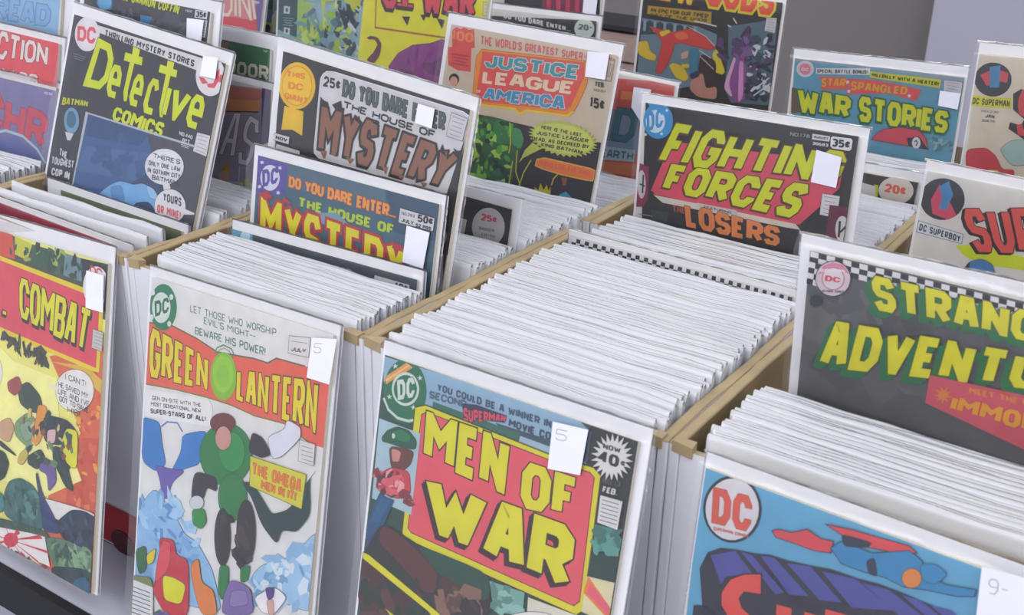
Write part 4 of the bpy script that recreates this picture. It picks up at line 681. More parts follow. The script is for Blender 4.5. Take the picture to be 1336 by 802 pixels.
['t','THE HOUSE OF',[[74.7,28.5],[158.6,28.5],[158.7,33.7],[74.4,33.6]],'26242c',1.2,0,'',0,0.3],
['t','MYSTERY',[[54.6,34.9],[181.9,37.7],[170.7,65.1],[55.9,70.6]],'8f5f48',6,1.5,'241c1c',[-0.6,0.8,'241c1c'],0.14],
['p','241c1c',[[52,31.1],[58.4,33.9],[62.8,37.2],[55,37.7]]],
['p','241c1c',[[64.3,33.9],[72.3,29.1],[74.6,37.1],[68.7,37.1]]],
['p','241c1c',[[86.3,38.5],[90.6,35.2],[92.5,41.2]]],
['p','241c1c',[[103.2,37],[106.4,34],[110.8,37.9]]],
['p','241c1c',[[164.3,40.4],[165.9,35.2],[170.8,42.8]]],
['p','241c1c',[[175.4,35.4],[179.1,36.4],[183,34.7],[180.1,41.6]]],
['p','8f5f48',[[57.8,69.4],[62.5,74.1],[64.5,67.5]]],
['p','8f5f48',[[67.6,68.2],[72.8,69.7],[74,65]]],
['p','8f5f48',[[83.2,66.9],[87.3,70.9],[90.8,66.2]]],
['p','8f5f48',[[117.2,64.7],[120.7,68.8],[122.5,63.2]]],
['p','8f5f48',[[132.5,67.6],[135.4,68.2],[138.4,64.5]]],
['p','8f5f48',[[152.2,65.5],[155.3,68.2],[158.2,64.5]]],
['q','c8c5c6','55525a',0.3,[[169.5,12.9],[183.6,13.6],[181.9,29.1],[168.2,29.1]]],
['l','77747c',0.35,[[171,15.1],[181.7,15.6]],0],
['l','77747c',0.35,[[171.5,18.1],[180.7,18.4]],0],
['l','77747c',0.35,[[171.9,21.1],[179.7,21.3]],0],
['l','77747c',0.35,[[170.3,24],[180.8,24.2]],0],
['l','77747c',0.35,[[170.8,27],[179.8,27.1]],0],
['q','d2cfd2','222',0.3,[[11,68.3],[26.7,67.2],[26.5,73],[10.3,73.8]]],
['t','NOV',[[12.7,69.7],[24.8,68.9],[24.8,71.6],[12.7,72.4]],'26242c',1.2,0,'',0,0.14],
['p','d2cfd2',[[14.2,75.8],[38.1,74.7],[38.6,77.6],[13.6,79.1]]],
['p','2b2930',[[175.6,67.9],[186.6,10.2],[197.2,64.3],[216.8,219.6],[196.5,228.2]]],
['p','8f9198',[[181.4,95.2],[181.5,96.8],[181.3,98.3],[180.8,99.8],[179.9,101.1],[178.8,102.1],[177.6,102.9],[176.2,103.4],[174.8,103.4],[173.5,103.1],[172.2,102.5],[171.2,101.5],[170.5,100.3],[170.1,98.8],[169.9,97.3],[170.2,95.8],[170.7,94.3],[171.6,93],[172.7,92],[173.9,91.2],[175.3,90.8],[176.7,90.7],[178,91],[179.2,91.7],[180.2,92.6],[181,93.8]]],
['t','DC',[[171.6,95.5],[177.5,95],[177.9,99.2],[172,99.7]],'5a5c64',1.2,0,'',0,0.14],
]),
'steel_blue': dict(pose=(-0.001, 0.108, 0.327, -0.014, 0.162, -0.01), w=0.178, h=0.267, t=0.003, margins=(0.0075, 0.006, 0.0015), stickers=[[[153.3,25.4],[173,25.7],[170.8,51.2],[152.8,51]]], ops=[
['p','3f6478',[[4.1,3.1],[178.3,6.2],[181.4,170.7],[12.1,207.4]]],
['p','4c6a7c',[[36.3,7.8],[130.9,4.4],[130,15],[36.7,24.2]]],
['p','34506a',[[128.7,4.9],[178.2,5.3],[179.7,31.3],[141.2,33.4]]],
['p','5a4c9c',[[7.5,6.2],[38,7.1],[37.3,30.6],[8.2,33]]],
['p','d8d4e4',[[30.8,18.1],[30.8,20.4],[30.1,22.7],[29,24.8],[27.4,26.7],[25.4,28.2],[23.2,29.2],[20.9,29.7],[18.5,29.7],[16.3,29],[14.4,27.9],[12.9,26.3],[11.8,24.3],[11.3,22.1],[11.4,19.8],[12.1,17.4],[13.2,15.3],[14.8,13.4],[16.8,12],[19.1,11],[21.4,10.5],[23.7,10.6],[25.9,11.2],[27.8,12.4],[29.3,14],[30.3,15.9]]],
['t','DC',[[12.6,15.9],[29.1,10.7],[28.9,22.2],[14.3,28.6]],'5a4c9c',2.8,0,'',0,0.14],
['p','d8d4e4',[[14.1,9.4],[13.3,10.3],[13.9,11.1],[12.6,11.2],[11.9,12.1],[11.3,11.3],[10,11.5],[10.8,10.6],[10.1,9.8],[11.5,9.7],[12.2,8.8],[12.7,9.6]]],
['p','d8d4e4',[[32.3,9.8],[31.6,10.7],[32.2,11.5],[30.9,11.6],[30.2,12.5],[29.7,11.7],[28.4,11.9],[29.1,11],[28.5,10.2],[29.8,10.1],[30.4,9.2],[31,10]]],
['p','d8d4e4',[[13.2,27.6],[12.4,28.5],[13.1,29.3],[11.8,29.4],[11.1,30.4],[10.5,29.6],[9.1,29.8],[9.9,28.8],[9.3,28.1],[10.6,27.9],[11.3,27],[11.9,27.8]]],
['p','d8d4e4',[[32.4,28.2],[31.6,29.1],[32.3,29.9],[31,30],[30.3,30.9],[29.7,30.1],[28.4,30.3],[29.2,29.4],[28.5,28.6],[29.8,28.5],[30.5,27.6],[31.1,28.4]]],
['t','DO YOU DARE ENTER...',[[40.2,14.7],[141.1,15.2],[141.1,23.8],[40.3,22.6]],'e89c4c',3.6,0.5,'b8503c',0,0.05],
['t','THE HOUSE OF',[[50.7,27.7],[141.6,28.1],[141.4,35.1],[50.7,35]],'b6cc2c',2.7,0,'',0,0.16],
['p','7a98b0',[[69.8,35.4],[88.5,31.2],[100.9,37.4],[73.1,42.9]]],
['t','MYSTERY',[[13.6,35.6],[153.2,41.1],[155.5,75.8],[15.6,70.3]],'dcd41c',5.6,2.2,'b8333c',0,0.16],
['p','b8333c',[[12.2,34.1],[19.5,29.7],[26.3,33.9],[17.7,37.6]]],
['p','b8333c',[[35.3,35.6],[37.3,30.6],[45.2,34.4]]],
['p','b8333c',[[140.4,44.1],[144.6,39.3],[151.5,45]]],
['q','d4d2d6','223',0.4,[[144.4,15.3],[174.4,15.8],[174.2,24.9],[144.2,25.7]]],
['t','50¢',[[160.3,16.1],[173.4,16],[173.4,20.8],[160.1,21.3]],'26242c',1.7,0,'',0,0.12],
['t','JULY',[[146.7,21.7],[157.6,21.8],[157.5,24.4],[146.7,24.5]],'26242c',0.8,0,'',0,0.14],
['t','NO.293',[[146.2,17.5],[157.6,17.2],[157.7,19.2],[146.5,19.7]],'77747c',0.6,0,'',0,0.14],
['t','52 PGS',[[159.4,22.6],[172.6,22.3],[172.4,24.4],[159.3,25.1]],'26242c',0.8,0,'',0,0.14],
]),
'slate_peek': dict(pose=(-0.001, 0.081, 0.276, 0.006, 0.129, 0.013), w=0.177, h=0.267, t=0.002, margins=(0.002, 0.006, 0.0026), stickers=[], ops=[
['p','3a4650',[[15.5,0.5],[180,3],[186.3,133.9],[-7,154.1]]],
['p','5aa0b8',[[0.23,1.68],[23.1,3.6],[23.4,12],[0.5,13]]],
['p','bcd8e0',[[20.7,7.8],[20.6,8.8],[20.2,9.7],[19.6,10.6],[18.7,11.4],[17.6,12],[16.4,12.5],[15.2,12.7],[14,12.7],[12.9,12.6],[12,12.1],[11.3,11.5],[10.8,10.8],[10.7,9.9],[10.8,9],[11.2,8.1],[11.9,7.2],[12.8,6.4],[13.8,5.8],[15,5.3],[16.2,5],[17.4,5],[18.5,5.2],[19.4,5.6],[20.1,6.2],[20.6,7]]],
['t','DARE YOU ENTER',[[46.9,12.6],[118.2,11.6],[118,15.6],[46.6,17.3]],'9aa0a6',1.4,0,'',0,0.2],
['q','d0cdd0','223',0.3,[[138.1,10.7],[168.5,10.8],[168.8,19.4],[137.7,21.4]]],
['t','40¢',[[155,11.8],[167.1,11.5],[167,16.3],[154.7,16.6]],'26242c',1.6,0,'',0,0.14],
['l','77747c',0.4,[[141.1,13.7],[151.8,13.6]],0],
['l','77747c',0.4,[[141.9,15.8],[151.2,15.6]],0],
]),
'beige_shield': dict(pose=(0.003, 0.341, 0.394, -0.028, 0.212, -0.021), w=0.176, h=0.267, t=0.003, margins=(0.0069, 0.0086, 0.0015), stickers=[[[148.4,9.6],[168.2,7.9],[168.7,28.7],[150,29.4]]], ops=[
['p','c6b8a4',[[1.9,8.9],[177.6,6.8],[192.2,150.4],[8.1,170.8]]],
['p','cf4c4c',[[8.9,13.7],[12.8,10.2],[18.2,11.2],[20.8,9.1],[26.3,10.6],[32,9.2],[35.7,24.2],[32.2,25.4],[35.3,44.8],[21.3,45.9],[10.1,43],[7.2,28.1],[11.6,27.4]]],
['t','100',[[8.8,13.2],[32.3,12.6],[33,20.6],[9.7,21.8]],'e07a40',3,0.2,'b03838',0,0.1],
['l','a83038',1,[[12.4,33.1],[30.6,32.5]],0],
['l','a83038',1,[[14,35.7],[29.8,35.2]],0],
['l','a83038',1,[[15.6,38.3],[29,38]],0],
['l','a83038',1,[[13.5,41],[31.8,40.6]],0],
['t',"THE WORLD'S GREATEST SUPER-HEROES!",[[39.8,13.2],[172.2,10.9],[172.6,15.7],[41,21.1]],'c8645a',1.5,0,'',0,0.14],
['q','e08a2c','b05a2a',0.4,[[43.1,24.2],[147,17.1],[151.9,33.9],[147.9,49],[143.6,59.9],[139,63.6],[98.4,66.7],[92.5,70.7],[87.2,67],[42.7,70.6],[40.9,61.5],[38.6,31.3]]],
['p','e2c030',[[46.3,69.9],[87,66.2],[92.2,69.3],[98.1,65.2],[138.1,62.3],[142,58.5],[144.7,58.6],[139.7,63.8],[98.5,67.2],[92.6,71.6],[86.7,68.1],[45.8,71.4]]],
['q','d9504c','c86a34',0.8,[[44.9,26.2],[145.5,19],[147.6,29.1],[139.9,55],[135.4,59.2],[48,67.3],[45.2,60.7]]],
['t','JUSTICE',[[48.8,27.4],[142.8,21.7],[142.5,32.8],[49.3,38.3]],'3f93a0',4.2,1,'c6d2c8',0,0.2],
['t','LEAGUE',[[48.4,41.4],[141,35.2],[140.2,45.4],[49.1,52]],'e0cdb0',4.6,0.5,'c8584a',0,0.16],
['t','AMERICA',[[53.8,55.6],[133.8,48.2],[134.7,59.1],[52.7,65]],'4690b4',3.6,1,'b8ccd0',0,0.18],
['t','OF',[[44.7,58.4],[49.8,58.1],[49.6,60.5],[44.9,60.7]],'e0cdb0',0.7,0,'',0,0.14],
['p','2c2426',[[24.4,52.7],[24.5,53.9],[24.2,55],[23.7,56],[22.9,56.9],[21.9,57.6],[20.7,58.1],[19.4,58.3],[18.1,58.3],[16.9,58],[15.8,57.4],[14.9,56.6],[14.2,55.6],[13.8,54.6],[13.8,53.4],[14,52.3],[14.6,51.3],[15.4,50.4],[16.4,49.7],[17.6,49.2],[18.9,49],[20.2,49],[21.4,49.4],[22.5,49.9],[23.4,50.7],[24.1,51.7]]],
['p','c79a84',[[23.3,54.8],[23.4,55.8],[23.2,56.7],[22.8,57.6],[22.2,58.4],[21.4,58.9],[20.5,59.3],[19.5,59.5],[18.5,59.5],[17.5,59.2],[16.6,58.7],[15.9,58],[15.4,57.2],[15.1,56.2],[15,55.3],[15.2,54.4],[15.6,53.5],[16.2,52.7],[17,52.1],[17.9,51.7],[18.9,51.6],[19.9,51.6],[20.9,51.9],[21.8,52.4],[22.5,53.1],[23,53.9]]],
['t','FEB.',[[159.3,31.5],[167.9,31.3],[168.4,34.9],[159.7,35.3]],'3a3430',1.2,0,'',0,0.14],
['t','NO.87',[[158.5,37.1],[170.1,36.8],[170.3,38.6],[159,39.3]],'8a8078',0.7,0,'',0,0.14],
['t','15¢',[[157.2,44.2],[170.7,44.3],[171.6,52.4],[157.9,52.2]],'2c2622',1.8,0,'',0,0.2],
['q','c0b29e','6c6458',0.4,[[166.2,12.9],[172.8,12.9],[172.9,29.2],[167.4,29]]],
['l','6c6458',0.5,[[170,15.5],[169.8,26.4]],0],
['l','6c6458',0.5,[[171.6,15.3],[171.4,26.2]],0],
['p','2b2630',[[50.8,78.3],[176.4,78],[180.8,193.6],[53.9,200.2],[49.6,135.3]]],
['c','2c5c34',0.2,[[51.2,77.8],[83.9,77.9],[99.9,86.4],[98.2,108.8],[94.5,137.3],[50.9,137.7],[48.8,105.9]]],
['c','1f7a3c',0.2,[[68.7,78.2],[83.2,78],[87.5,95.4],[80.3,99.5],[68.4,96.6]]],
['c','3c8c50',0.2,[[88,82.3],[95.9,82],[101.4,90],[99.5,99.5],[89.3,96.3]]],
['s',['4c9c34','7ab83c','1f4a30','2c6c3c','a8cc4c','173424'],[[46.1,83.8],[86,80.1],[93.9,134.8],[51.2,134.9]],80,6,61],
['c','6a9cb0',0.2,[[50.2,133.8],[66.9,130.2],[74.1,133.2],[84.4,127.6],[89.3,131.8],[89.6,137.1],[50.2,138.6]]],
['l','c8c83c',1,[[84.5,79.1],[88.7,96.5],[88.5,104.3]],0],
['l','c8c83c',1,[[93.6,109.8],[93.9,130.8],[93.4,136.2]],0],
['l','c8c83c',1,[[111.7,105.3],[106.3,117.5],[103.4,134]],0],
['l','c8c83c',1,[[51.5,102.7],[55.9,112.4],[53,118.4]],0],
['l','c8c83c',1,[[96.4,100.1],[98.5,118],[105.4,128.3]],0],
['p','b8c050',[[169.9,75.6],[166.6,77.5],[171.7,78.1],[167.6,79.7],[172.3,80.7],[167.7,82],[171.9,83.3],[166.8,84.2],[170.3,85.9],[165,86.4],[167.7,88.3],[162.3,88.4],[164.1,90.6],[158.8,90.2],[159.6,92.5],[154.6,91.8],[154.4,94.1],[149.9,93],[148.7,95.3],[144.7,93.8],[142.5,96.1],[139.3,94.3],[136.2,96.4],[133.9,94.3],[130,96.1],[128.6,93.9],[124,95.4],[123.7,93],[118.5,94.2],[119.2,91.8],[113.7,92.6],[115.5,90.2],[109.8,90.5],[112.5,88.3],[106.8,88.2],[110.4,86.2],[105,85.7],[109.3,84],[104.3,83],[109.2,81.7],[104.8,80.3],[110.2,79.3],[106.5,77.6],[112.2,77.1],[109.4,75.1],[115,75],[113.2,72.8],[118.7,73.2],[117.9,70.9],[123.1,71.7],[123.3,69.3],[128,70.5],[129.2,68.2],[133.2,69.8],[135.3,67.6],[138.5,69.4],[141.6,67.4],[143.9,69.5],[147.7,67.7],[149.1,69.9],[153.5,68.5],[153.9,70.8],[158.8,69.8],[158.1,72.1],[163.4,71.4],[161.8,73.6],[167.1,73.4],[164.6,75.5]]],
['p','b8c050',[[110.2,90.8],[120.2,93.9],[103.8,105.1],[100.1,110.4],[104,98.5]]],
['p','c6cc6a',[[167.5,81.2],[166.6,83.9],[164.1,86.5],[160.2,88.9],[154.9,90.8],[148.8,92.3],[142,93.1],[135,93.3],[128.1,92.8],[121.9,91.7],[116.6,90],[112.6,87.8],[110.2,85.2],[109.5,82.4],[110.5,79.6],[113.1,77],[117.3,74.6],[122.7,72.7],[129.1,71.3],[135.9,70.5],[142.9,70.4],[149.6,71],[155.6,72.1],[160.7,73.8],[164.4,76],[166.8,78.5]]],
['t','HERE IS THE LAST',[[116.2,74.9],[155.9,74],[155.7,77.2],[116.2,77.9]],'4a5230',1,0,'',0,0.2],
['t','JUSTICE LEAGUER',[[112.7,80.4],[163.2,77.3],[163,80.5],[112.7,83.5]],'4a5230',1,0,'',0,0.2],
['t','DEAD, AS DECREED BY',[[109.2,86],[164.9,81.7],[164.7,84.9],[109.2,89]],'4a5230',1,0,'',0,0.2],
['t','KING BATMAN!',[[119.1,88.9],[160.2,87.4],[160,90.6],[119.1,91.9]],'4a5230',1,0,'',0,0.2],
['q','dc7c3c','d8b44c',1,[[117.5,103.5],[124.7,100.7],[169.6,100],[175.7,101.2],[173.7,109.2],[167.3,110],[143.6,110.7],[123.5,109.9],[117,108.7]]],
['t','LONG LIVE THE KING',[[122.2,103.5],[169.9,101.8],[170.2,106.2],[122.4,107.6]],'d8604a',1,0,'',0,0.2],
['l','d8b44c',1,[[141.1,110],[136.9,115.4],[135.9,121.4]],0],
['p','c6bc2c',[[121.7,131.1],[119.9,126.3],[124.2,128],[125.2,121.9],[129.3,126.8],[131.4,121.8],[133.9,126.4],[135.4,122.8],[136.7,129]]],
['p','4ca0c0',[[121.8,131.8],[136.9,129.6],[136.8,136.8],[121.2,136.5]]],
['p','4ca0c0',[[144.8,127.2],[150.7,123.2],[159.2,127.7],[166.7,134.9],[150.2,135]]],
['p','8a5a3c',[[144.1,113.2],[149.8,111.9],[149.7,118.3],[146.8,119]]],
]),
'black_slant': dict(pose=(0.211, 0.311, 0.361, 0.01, 0.033, 0.013), w=0.177, h=0.267, t=0.003, margins=(0.0038, 0.0054, 0.0057), stickers=[[[143.6,19],[162.3,21.3],[161.2,43.7],[142.5,42.7]]], ops=[
['p','26242a',[[5,4.4],[172.1,4.7],[222.8,431.4],[27.3,472]]],
['p','5a3c4c',[[3.1,166.9],[183.4,141.4],[218,411.1],[27.3,472]]],
['s',['8a5c3c','4c6a4c','2c3c5c','a83c44'],[[3.1,166.9],[184.2,159.4],[208,393.4],[25.4,448.1]],60,16,70],
['p','3c94c8',[[29.4,16],[29.4,19.3],[28.6,22.6],[27.2,25.5],[25.1,28.1],[22.6,30],[19.7,31.3],[16.7,31.8],[13.7,31.5],[10.8,30.3],[8.3,28.5],[6.4,26],[5,23.1],[4.4,19.8],[4.5,16.5],[5.3,13.2],[6.8,10.2],[8.9,7.7],[11.4,5.8],[14.3,4.6],[17.3,4.2],[20.3,4.5],[23.1,5.7],[25.5,7.5],[27.4,9.9],[28.8,12.8]]],
['p','d4dde6',[[22.8,17.4],[22.8,19.5],[22.2,21.6],[21.3,23.5],[20,25.1],[18.3,26.4],[16.5,27.2],[14.5,27.5],[12.6,27.3],[10.7,26.6],[9.1,25.4],[7.8,23.8],[7,21.9],[6.5,19.9],[6.6,17.7],[7.2,15.6],[8.1,13.7],[9.5,12.1],[11.1,10.8],[13,10.1],[14.9,9.8],[16.9,10],[18.7,10.7],[20.3,11.9],[21.5,13.5],[22.4,15.3]]],
['t','DC',[[6.4,13.1],[20.9,7.4],[21.2,21.5],[8.4,27.4]],'3c94c8',3,0,'',0,0.14],
['p','d4dde6',[[25.1,8],[24.3,8.8],[24.8,9.8],[23.7,9.5],[22.8,10.3],[22.9,9.2],[21.9,8.7],[23,8.3],[23.3,7.3],[23.9,8.2]]],
['p','d4dde6',[[22.3,26.4],[21.5,27.3],[22,28.3],[20.9,28],[20,28.8],[20.1,27.7],[19.1,27.2],[20.2,26.8],[20.5,25.7],[21.1,26.6]]],
['p','d4dde6',[[8.8,29.1],[8,30],[8.5,31],[7.3,30.7],[6.4,31.5],[6.5,30.4],[5.5,29.9],[6.7,29.5],[6.9,28.4],[7.6,29.3]]],
['p','3c8cc0',[[7.1,5],[20.8,5.3],[20,7.6],[8.3,7.5]]],
['p','8a2c4c',[[4.2,53.2],[12.3,54.6],[13.6,81.2],[9.1,87.7],[3,88.9]]],
['p','c9c3c6',[[10.7,69.1],[10.9,71.8],[10.8,74.4],[10.5,76.8],[10,78.7],[9.3,80.2],[8.5,81],[7.7,81.1],[6.8,80.6],[5.9,79.5],[5.1,77.8],[4.4,75.6],[3.9,73.1],[3.6,70.4],[3.4,67.6],[3.5,65],[3.8,62.7],[4.3,60.8],[5,59.4],[5.8,58.6],[6.6,58.4],[7.5,58.9],[8.4,60],[9.2,61.7],[9.9,63.9],[10.4,66.4]]],
['l','2c2430',1.4,[[8.1,61.8],[8.5,76.6]],0],
['l','2c2430',1.2,[[5.5,69.7],[10.1,70.7]],0],
['p','d84c64',[[29.9,31.7],[153.7,25.8],[164.2,18.2],[162.9,44.3],[152.8,56.4],[137.2,76],[20,74.4],[15.5,73.4]]],
['p','d84c64',[[23.8,49.9],[149.8,46.8],[152.2,58.3],[137.3,76.5],[18.1,75.7]]],
['p','d8cfc0',[[18.2,76.2],[45.8,76],[134.6,76.5],[138.6,80.1],[128.1,80.5],[26.6,81]]],
['p','c9c4c0',[[55.4,75.4],[87.5,75.2],[89.8,79.2],[55.9,80.1]]],
['t','FEATURING',[[61.3,76.7],[84,76.8],[84,78.6],[61.3,78.7]],'55504c',0.6,0,'',0,0.14],
['t','OUR',[[32.6,19.4],[44.4,18.8],[44.3,21.1],[32.1,22]],'26242a',1.1,0,'',0,0.2],
['t','FIGHTING',[[32.4,17.1],[166.6,17.8],[161.5,40.4],[18.9,50.7]],'cfd41c',6,0.8,'5c4a1c',[-0.8,1,'5c3a2c'],0.13],
['t','FORCES',[[31.5,48.9],[143.6,45.3],[133.2,72.4],[24.7,70.8]],'cfd41c',6.2,0.8,'5c4a1c',[-0.8,1,'5c3a2c'],0.13],
['t','THE',[[34.9,80.9],[46.2,80.5],[46.4,86],[36.2,86.5]],'a8503c',1.5,0,'',0,0.14],
['t','LOSERS',[[44.9,77.1],[124.3,81.6],[124.3,95.9],[48.7,95.8]],'dc8444',5.2,0.3,'4c2a1c',0,0.08],
['t','NO.178',[[122.3,9.6],[137.1,9.4],[136.9,11.9],[122.3,12.6]],'8a888e',0.8,0,'',0,0.14],
['p','d0ced2',[[138.7,8.4],[151.6,8.3],[151.4,12.1],[138.7,12.5]]],
['t','AUGUST',[[140,9.5],[150.6,9.4],[150.5,11.1],[139.9,11.3]],'444',0.7,0,'',0,0.14],
['t','30683',[[139.4,14],[151.2,13.8],[151.1,15.9],[139.4,16.2]],'d0ced2',0.9,0,'',0,0.14],
['q','dcdade','111',0.4,[[153.2,7.7],[166.8,7.2],[168.1,8.9],[167.9,15.2],[166.4,16.6],[154.1,16.6],[152.5,15.2],[152,9.2]]],
['t','35¢',[[153.4,9.3],[166.6,9.2],[166.3,14.6],[153.5,15.1]],'222026',1.8,0,'',0,0.14],
['q','d2cfd2','55525a',0.3,[[151.5,49.8],[164.5,49.4],[164.6,66.1],[151.6,65.6]]],
['l','77747c',0.35,[[153.1,51.8],[162.9,51.6]],0],
['l','77747c',0.35,[[153.8,54.8],[162.3,54.7]],0],
['l','77747c',0.35,[[154.4,57.7],[161.7,57.7]],0],
['l','77747c',0.35,[[153.2,60.6],[163,60.8]],0],
['l','77747c',0.35,[[153.8,63.6],[162.4,63.9]],0],
['p','6a2440',[[158,57.1],[171.3,56.3],[174.3,83.1],[158.1,83.1]]],
['p','cfcaca',[[174.4,72],[174.6,74.4],[174.4,76.7],[174.1,78.7],[173.4,80.5],[172.5,81.8],[171.4,82.6],[170.2,82.9],[169,82.5],[167.8,81.7],[166.7,80.3],[165.7,78.5],[165,76.4],[164.5,74.1],[164.4,71.7],[164.5,69.4],[164.9,67.4],[165.6,65.6],[166.4,64.3],[167.5,63.6],[168.7,63.3],[169.9,63.6],[171.1,64.5],[172.2,65.9],[173.2,67.7],[173.9,69.8]]],
['l','2c2430',1.6,[[167,67.4],[167.8,79.3]],0],
['l','2c2430',1.4,[[168.2,75.7],[172.4,69.7]],0],
['p','2c4438',[[17.2,88],[33.2,87.7],[32.1,98.2],[20.1,98.8]]],
['l','8a888e',0.7,[[7.1,93.5],[19.4,93.2]],0],
['l','8a888e',0.7,[[7.8,96.7],[18.5,96.4]],0],
]),
'sky_blue': dict(pose=(0.211, 0.626, 0.348, -0.009, 0.054, 0.034), w=0.166, h=0.267, t=0.003, margins=(0.0032, 0.0083, 0.0015), stickers=[[[145.6,22.6],[164.1,22.9],[163.6,37.6],[145.8,36.3]]], ops=[
['p','5f9cb4',[[2.73,6.8],[165.9,9.2],[192.7,230.1],[15.5,237.5]]],
['p','8a98a4',[[3.5,6.8],[80.9,8.1],[165.3,9.5],[165.5,14.8],[95.8,10.7],[4.8,11.1]]],
['p','6a5444',[[3,36.6],[10.2,37.2],[20.6,58.5],[5.2,62]]],
['q','cfbcc4','dcd8dc',0.7,[[22.9,16.5],[22.9,18.3],[22.4,20],[21.4,21.6],[20.1,22.9],[18.4,23.9],[16.5,24.5],[14.5,24.8],[12.5,24.6],[10.6,23.9],[8.9,22.9],[7.6,21.6],[6.7,20],[6.3,18.3],[6.3,16.5],[6.8,14.8],[7.8,13.2],[9.2,11.9],[10.8,10.9],[12.8,10.3],[14.8,10.1],[16.7,10.3],[18.6,10.9],[20.2,11.9],[21.5,13.2],[22.4,14.8]]],
['p','cf7c90',[[20.1,16.8],[20.1,18.1],[19.8,19.3],[19.2,20.4],[18.3,21.4],[17.2,22.1],[15.9,22.5],[14.6,22.7],[13.2,22.5],[12,22.1],[10.9,21.3],[10,20.4],[9.4,19.2],[9.1,18],[9.1,16.7],[9.4,15.5],[10.1,14.4],[10.9,13.4],[12.1,12.7],[13.3,12.3],[14.7,12.1],[16,12.3],[17.2,12.8],[18.3,13.5],[19.2,14.4],[19.8,15.6]]],
['t','DC',[[10.9,16.3],[18.4,16.3],[18.4,19.4],[11,19.6]],'e0c8d0',1,0,'',0,0.14],
['p','d6d3d2',[[25.6,15.5],[77.9,9.8],[78.3,16.2],[26.2,20.9]]],
['t','SPECIAL BATTLE BONUS!',[[26.7,16.4],[75.8,11.8],[76,15.3],[26.9,19.9]],'3a3840',1,0,'',0,0.2],
['p','c9c62c',[[78.3,12.6],[144.7,13],[144.5,20.7],[78.6,18.3]]],
['t','HILLBILLY WITH A HEATER!',[[80.5,13.8],[143,15.3],[142.9,19],[80.4,17.1]],'3a3c20',1.1,0,'',0,0.2],
['p','d86050',[[28.8,23.2],[55.9,20.9],[59.7,27],[57.4,32.4],[31.9,35.4],[34.1,28.5]]],
['p','d8585c',[[57.5,21.7],[82.5,20.1],[116.1,22.6],[128.3,24],[125,35],[98.6,31.1],[58,36.7],[59.7,27]]],
['t','STAR',[[32.3,24],[56.8,21.8],[55.6,30.1],[32.8,32.8]],'e09c34',2.5,0.2,'8a3c34',0,0.14],
['t','SPANGLED',[[61.5,23.6],[116.1,23],[115.7,30.2],[61.9,32.3]],'e09c34',2.4,0.2,'8a3c34',0,0.14],
['p','e4d8dc',[[60.3,23.9],[59.3,25.1],[60,26.6],[58.5,26],[57.3,27.1],[57.4,25.5],[55.9,24.7],[57.5,24.3],[57.8,22.7],[58.7,24.1]]],
['p','e4d8dc',[[62.6,32.3],[61.6,33.6],[62.3,35],[60.8,34.5],[59.6,35.6],[59.6,34],[58.2,33.2],[59.8,32.8],[60.1,31.2],[61,32.5]]],
['p','e4d8dc',[[119.9,29.8],[119,31],[119.7,32.4],[118.2,31.9],[117.1,33],[117.1,31.4],[115.7,30.7],[117.2,30.2],[117.5,28.7],[118.4,30]]],
['t','WAR',[[9.2,35.5],[64.3,38.9],[63.9,59.1],[13.2,59.5]],'cfd024',6.2,1.3,'2c6a44',[-0.5,1.2,'2c6a44'],0.07],
['t','STORIES',[[71.4,36.5],[156.6,40.9],[156.8,60.8],[73.9,60.5]],'cfd024',5.8,1.3,'2c6a44',[-0.5,1.2,'2c6a44'],0.08],
['q','cc4858','3c2430',0.4,[[89.7,73.1],[97.5,65.3],[114.3,60.6],[131.7,61.4],[138.9,67.6],[142.6,77.9],[88.7,76.2]]],
['p','3a3440',[[121.5,70],[132.5,67],[142.6,77.9],[123.9,77]]],
['p','d8d4d6',[[134.7,72.8],[134.8,74.1],[134.7,75.4],[134.3,76.5],[133.7,77.5],[133,78.2],[132.1,78.7],[131.1,78.8],[130.2,78.6],[129.2,78.2],[128.4,77.4],[127.7,76.4],[127.2,75.2],[126.9,73.9],[126.8,72.6],[127,71.3],[127.4,70.2],[128,69.2],[128.7,68.5],[129.6,68.1],[130.5,67.9],[131.5,68.1],[132.4,68.6],[133.2,69.4],[133.9,70.4],[134.4,71.5]]],
['l','3a3440',1,[[129,72.6],[130.5,71],[132,73.6],[130.7,76]],0],
['s',['8ab4b8','4c8098','7aa494'],[[142.4,67.1],[164.7,66.8],[166.2,76.6],[143.9,77]],20,4,80],
['q','c6c4c8','55525a',0.3,[[147,12.7],[163.8,12.9],[164.5,25.9],[148.4,23.7]]],
['l','77747c',0.35,[[149.3,14.5],[161.9,14.9]],0],
['l','77747c',0.35,[[150.4,17.1],[161.3,17.8]],0],
['l','77747c',0.35,[[151.5,19.8],[160.7,20.6]],0],
['l','77747c',0.35,[[150.2,22.2],[162.5,23.6]],0],
]),
'grey_checker': dict(pose=(0.428, 0.084, 0.361, -0.062, -0.05, 0.025), w=0.178, h=0.267, t=0.003, margins=(0.0068, 0.0067, 0.003), stickers=[], ops=[
['p','5a595c',[[3.9,5.9],[180.7,8.5],[251.4,441],[15.6,493.1]]],
['s',['626164','525154','6a696a'],[[4.7,16],[65.8,16.8],[70.1,73],[6.8,74]],26,18,90],
['p','e0dde0',[[7.1,6.9],[11.7,7],[11.8,10],[7.2,10]]],
['p','26242a',[[7.2,10],[11.8,10],[11.9,13.1],[7.3,13]]],
['p','e0dde0',[[7.3,13],[11.9,13.1],[12,16.2],[7.4,16.1]]],
['p','26242a',[[11.7,7],[16.3,7],[16.4,10.1],[11.8,10]]],
['p','e0dde0',[[11.8,10],[16.4,10.1],[16.5,13.1],[11.9,13.1]]],
